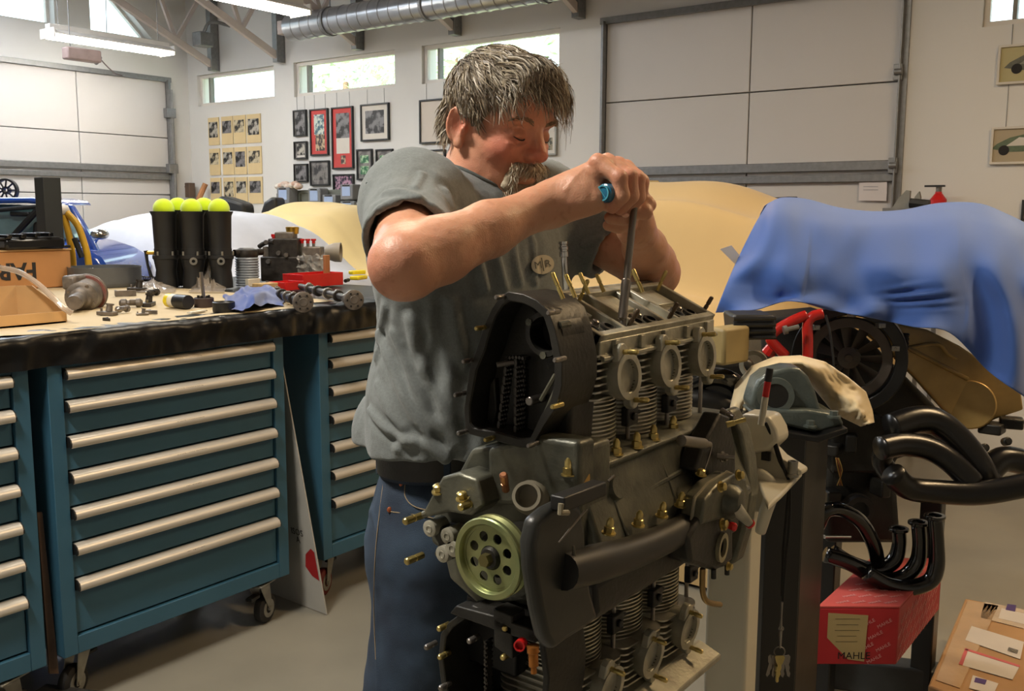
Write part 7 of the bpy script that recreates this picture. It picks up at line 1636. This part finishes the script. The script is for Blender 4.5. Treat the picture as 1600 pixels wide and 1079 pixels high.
# things against the wall near the corner
q = onY(297, 297, YB-.1); t = thing('small_black_speaker', q, 'small brown box fixed low on the wall left of the picture grid', 'box'); MB().box(q, (.08, .08, .16)).build('box_body', mat('dark_brown', (88, 70, 56), .6), t, bevel=.006)
mb = MB(); mb.tube([q+V((-.04, 0, .0)), q+V((-.2, .0, .08)), q+V((-.38, .02, -.06))], .006, 6, smooth=5); mb.build('cable', M_galv, t)
mb = MB(); a_, b_ = onY(310, 312, YB-.15), onY(321, 287, YB-.08); d_ = (b_-a_)/(b_.z-a_.z); mb.tube([a_-d_*a_.z*.995, b_], .03, 8); tag(mb.build('wooden_prop', mat('wood', (160, 110, 70), .6)), 'brown wooden pole leaning on the wall left of the picture grid', 'pole')
def seatlike(pts, dep, lab, th=.3):
    P_ = [at(px, py, dep) for px, py in pts]; tag(MB().prism(P_, FH*th).build('black_bag', M_black, None, bevel=.03, seg=3), lab, 'bag')
seatlike([(325, 340), (333, 318), (343, 305), (366, 312), (382, 318), (384, 336)], 7.9, 'black padded bag lying on the white covered car behind the tennis balls')
seatlike([(406, 335), (412, 316), (424, 307), (433, 309), (433, 335)], 8.2, 'black rounded bag behind the cream covered car, left of the grey crates')
# ================================================================== COVERED CARS
def cover(c, yaw, L, W, prof, m, label, seed=0, foldamp=.02, name='car_cover', sag=.6):
    cy, sy = math.cos(yaw), math.sin(yaw); c = V(c)
    def hh(s):
        for (a, ha, wa), (b, hb, wb) in zip(prof[:-1], prof[1:]):
            if a <= s <= b: f = (s-a)/(b-a); f = f*f*(3-2*f); return ha+(hb-ha)*f, wa+(wb-wa)*f
        return prof[-1][1:]
    def f(u, v):
        s = u; h, wr_ = hh(s); x = (u-.5)*L; a = (v*2-1); an = a*pi/2*1.0
        # section: flat roof, shoulder at wr_, then skirt to the floor
        aa = abs(a); sg = 1 if a > 0 else -1
        if aa < .42: y = wr_*W/2*(aa/.42); z = h-.05*(aa/.42)**3*h
        elif aa < .72: f_ = (aa-.42)/.30; y = W/2*(wr_+(1-wr_)*math.sin(f_*pi/2)**1.0); z = h*.95+(min(h*.95, .88)-h*.95)*(1-math.cos(f_*pi/2))
        else: f_ = (aa-.72)/.28; y = W/2*(1-.02*f_); z = min(h*.95, .88)*(1-f_)
        k = max(0, (aa-.3)); fo = foldamp*(math.sin(x*9+seed+3*fb(x, z, seed))*.5+fb(x*3, z*1.2, seed)*1.6+fb(x*7, y*3+z*2, seed+5))*k*1.6
        e = min(u, 1-u); 
        if e < .04: z *= (e/.04)**.5*.97+.03; 
        z = max(.0, z+fb(x*2.2, y*2.2, seed)*.03*(z > .3)); y = sg*(y+fo)
        return (c.x+x*cy-y*sy, c.y+x*sy+y*cy, z)
    mb = MB(); mb.sheet(f, 110, 90); return tag(mb.build(name, m, None, smooth=180), label, 'car cover')
M_wcov = mat('white_car_cover', (196, 196, 200), .8, var=.03, sheen=.2); M_ccov = mat('cream_car_cover', (214, 188, 128), .85, var=.03, scale=3, sheen=.2)
coupe = [(0, .55, .6), (.06, .72, .7), (.30, .95, .78), (.44, 1.44, .66), (.52, 1.52, .62), (.66, 1.48, .62), (.84, 1.12, .7), (.95, .8, .7), (1, .5, .6)]
c1 = at(325, 400, 6.55); cover((c1.x-.45, c1.y+.1, 0), 0.0, 3.9, 1.55, coupe, M_wcov, 'white fabric car cover over a low car behind the tennis balls', 2, .05)
c2 = at(505, 400, 8.0); coupe2 = [(s, h*1.045, w) for s, h, w in coupe]; cover((c2.x-.1, 5.46, 0), 0.0, 3.7, 1.4, coupe2, M_ccov, 'cream car cover over a car in front of the grey crates, left of the man', 7, .03)
c3 = at(1045, 400, 5.1); van = [(0, .6, .6), (.06, .95, .72), (.22, 1.15, .76), (.34, 1.56, .68), (.5, 1.66, .64), (.72, 1.60, .64), (.9, 1.2, .7), (1, .6, .6)]
cover((c3.x, c3.y, 0), R(90), 2.3, 1.75, van, mat('tan_car_cover', (190, 162, 112), .85, var=.03, scale=3, sheen=.2), 'cream car cover over a tall car behind the man\'s left arm and the engine', 12, .055)
# ================================================================== BLUE CAR AT THE LEFT
BD = 5.3
CB = thing('blue_car', at(20, 600, BD+.6), 'bright blue sports car behind the black column at the left edge', 'car')
M_bcar = mat('blue_car_paint', (28, 70, 160), .2, coat=1., var=.03); M_cglass = mat('car_glass', (96, 128, 132), .08, var=.1, spec=.8)
def PBc(pts, dd, dep, name, m, bev=.02): return MB().prism([at(px, py, BD+dd) for px, py in pts], FH*dep).build(name, m, CB, bevel=bev, seg=4)
PBc([(-160, 318), (-40, 309), (50, 308), (74, 312), (84, 320), (70, 320), (40, 317), (-60, 318), (-160, 330)], 0, .5, 'car_roof', M_bcar, .02)
PBc([(-160, 374), (60, 374), (100, 380), (136, 392), (152, 402), (165, 420), (170, 520), (150, 560), (-160, 560)], -.1, .7, 'car_body', M_bcar, .05)
PBc([(104, 318), (112, 322), (140, 368), (150, 388), (158, 400), (140, 400), (122, 360)], .02, .05, 'front_pillar', M_bcar, .01)
PBc([(-160, 319), (0, 319), (68, 321), (100, 345), (118, 376), (-160, 376)], .06, .25, 'windscreen', M_cglass, .02)
mb = MB(); mb.tube([at(18, 372, BD-.02), at(64, 322, BD-.02)], .018, 8); mb.tube([at(-20, 330, BD-.02), at(64, 322, BD-.02)], .012, 8); mb.build('roll_cage', M_black, CB)
MB().prism([at(px, py, BD+.0) for px, py in ((14, 330), (45, 331), (46, 338), (15, 338))], FH*.04).build('rear_view_mirror', M_black, CB, bevel=.008)
PBc([(50, 346), (66, 346), (70, 374), (48, 374)], -.02, .1, 'seat_back', M_black, .02)
q = at(156, 366, BD-.1); mb = MB(); mb.ell(q, (.04, .05, .028)); mb.tube([q, at(149, 378, BD-.05)], .008, 8); mb.build('door_mirror', mat('chrome', (200, 200, 200), .12, metal=1.), CB)
for wx in (60,): 
    q = at(wx, 500, BD-.15); mb = MB(); mb.lathe(V((q.x, q.y, .32)), FH, [(0, .15), (0, .3), (.03, .32), (.2, .32), (.2, .2)], 28); mb.build('wheel', M_rub, CB)
# black spoked hoop on the roof
q = at(8, 297, BD+.25); t = thing('spoked_hoop', q, 'black spoked round guard standing on the blue car roof at the left edge', 'guard')
mb = MB(); mb.ring(q, FH, .055, .066, .03, 28); mb.ring(q, FH, .012, .022, .03, 16); mb.build('hoop_ring', M_black, t)
for i in range(9): a = i*2*pi/9; d_ = RH*math.cos(a)+V((0, 0, math.sin(a))); mb = MB(); mb.tube([q+d_*.015, q+d_*.06], .005, 6); mb.build('hoop_spoke', M_black, t)
# yellow lifting arms
M_yel = mat('yellow_enamel', (206, 160, 36), .4, var=.08)
t = thing('yellow_hoist', at(118, 500, 4.9), 'yellow curved hoist arms between the black column and the white car cover', 'hoist')
for pts in ([(98, 330), (104, 352), (110, 378), (114, 410), (116, 470)], [(104, 332), (120, 350), (130, 375), (138, 408), (142, 470)]):
    mb = MB(); Q = [at(px, py, 4.9) for px, py in pts]; mb.tube(Q+[V((Q[-1].x, Q[-1].y, 0))], .017, 10, smooth=4); mb.build('hoist_arm', M_yel, t, smooth=180)
mb = MB(); mb.tube([at(116, 372, 4.86), at(128, 402, 4.86)], .014, 8); mb.build('black_strap', M_black, t)
mb = MB(); mb.ell(at(98, 328, 4.9), (.03, .03, .03)); mb.build('white_joint', M_white, t)
# ================================================================== SMALL THINGS NEAR THE RIGHT DOOR
def wq(pts, dy, th, name, m, lab, cat): return tag(MB().prism([onY(px, py, YB-dy) for px, py in pts], (0, -th, 0)).build(name, m), lab, cat)
t = thing('door_notice', onY(1364, 295, YB-.05), 'white notice with a dark blue heading taped to the right garage door', 'notice')
MB().prism([onY(px, py, YB-.012) for px, py in ((1343, 277), (1387, 277), (1385, 314), (1342, 313))], (0, -.003, 0)).build('notice_sheet', mat('notice_paper', (206, 200, 200), .7, var=.02), t)
MB().prism([onY(px, py, YB-.016) for px, py in ((1349, 277), (1377, 277), (1377, 283), (1349, 283))], (0, -.001, 0)).build('notice_heading', mat('navy_print', (44, 62, 120), .6), t)
for y in (291, 296): MB().prism([onY(px, py, YB-.016) for px, py in ((1349, y), (1372, y), (1372, y+1), (1349, y+1))], (0, -.001, 0)).build('notice_line', mat('grey_print', (150, 150, 156), .6), t)
q = onY(1466, 312, YB-.12); t = thing('fire_extinguisher', q, 'small red fire extinguisher on the wall above the blue cloth', 'extinguisher'); mb = MB(); mb.lathe(q-V((0, 0, .20)), (0, 0, 1), [(0, .04), (.02, .05), (.20, .05), (.235, .025), (.24, .02), (.25, .02)], 20); mb.build('cylinder_body', M_red, t)
mb = MB(); mb.lathe(q+V((0, 0, .05)), (0, 0, 1), [(0, .018), (.03, .018)], 12); mb.build('valve', M_steel, t); MB().box(q+V((-.02, -.02, .085)), (.12, .02, .012)).build('valve_lever', M_black, t)
MB().box(q+V((.0, .05, -.06)), (.05, .14, .03)).build('wall_bracket', M_galv, t)
wq([(1396, 325), (1404, 312), (1418, 297), (1424, 298), (1422, 325)], .3, .03, 'grey_fin', mat('grey_fin', (130, 130, 124), .5), 'left pointed grey fin sticking up behind the blue cloth', 'fin')
wq([(1428, 325), (1431, 308), (1438, 299), (1440, 308), (1438, 325)], .3, .03, 'grey_fin', mat('grey_fin', (130, 130, 124), .5), 'right pointed grey fin sticking up behind the blue cloth', 'fin')
mb = MB(); mb.tube([onY(1422, 317, YB-.35), onY(1452, 320, YB-.35)], .03, 8); tag(mb.build('black_tube', M_black), 'short black tube between the grey fins and the fire extinguisher', 'tube')
# racks carrying those items
x0 = onY(1390, 320, YB-.3).x; x1 = onY(1460, 320, YB-.3).x; zr = onY(1425, 325, YB-.3).z
t = thing('wall_rack', ((x0+x1)/2, YB-.25, 0), 'grey rack standing at the wall behind the blue cloth', 'rack'); MB().bb(x0, x1, YB-.45, YB-.02, zr-.03, zr).build('rack_shelf', M_galv, t)
for x in (x0+.02, x1-.02):
    for y in (YB-.43, YB-.04): MB().bb(x-.012, x+.012, y-.012, y+.012, 0, zr-.03).build('rack_leg', M_galv, t)
mb = MB(); a, b = at(985, 287, 7.0), at(1030, 287, 7.0); mb.lathe(a, b-a, [(0, .02), (.02, .024), ((b-a).length-.01, .024), ((b-a).length, .014)], 12)
t = thing('broom', b, 'pale wooden broom handle just right of the man\'s hands, above the cream cover', 'broom'); mb.build('handle_end', mat('pale_wood', (206, 176, 120), .6), t)
mb = MB(); e_ = a+(a-b)*.8; e_.z = .05; mb.tube([a, e_], .018, 10); mb.box((e_.x, e_.y, .04), (.3, .06, .07)); mb.build('broom_stick', mat('pale_wood', (206, 176, 120), .6), t)
# red car far behind, between cream cover and blue cloth
RC = thing('red_car', at(1240, 500, 6.25), 'dark red car roof showing between the cream cover and the blue cloth', 'car')
MB().prism([at(px, py, 6.25) for px, py in ((1160, 340), (1178, 324), (1196, 313), (1240, 309), (1275, 320), (1295, 350), (1295, 690), (1160, 690))], FH*.25).build('car_body', mat('dark_red_paint', (140, 30, 28), .25, coat=1.), RC, bevel=.03, seg=4)
MB().prism([at(px, py, 6.23) for px, py in ((1228, 311), (1230, 307), (1246, 307), (1248, 312))], FH*.3).build('roof_spoiler', M_black, RC, bevel=.004)
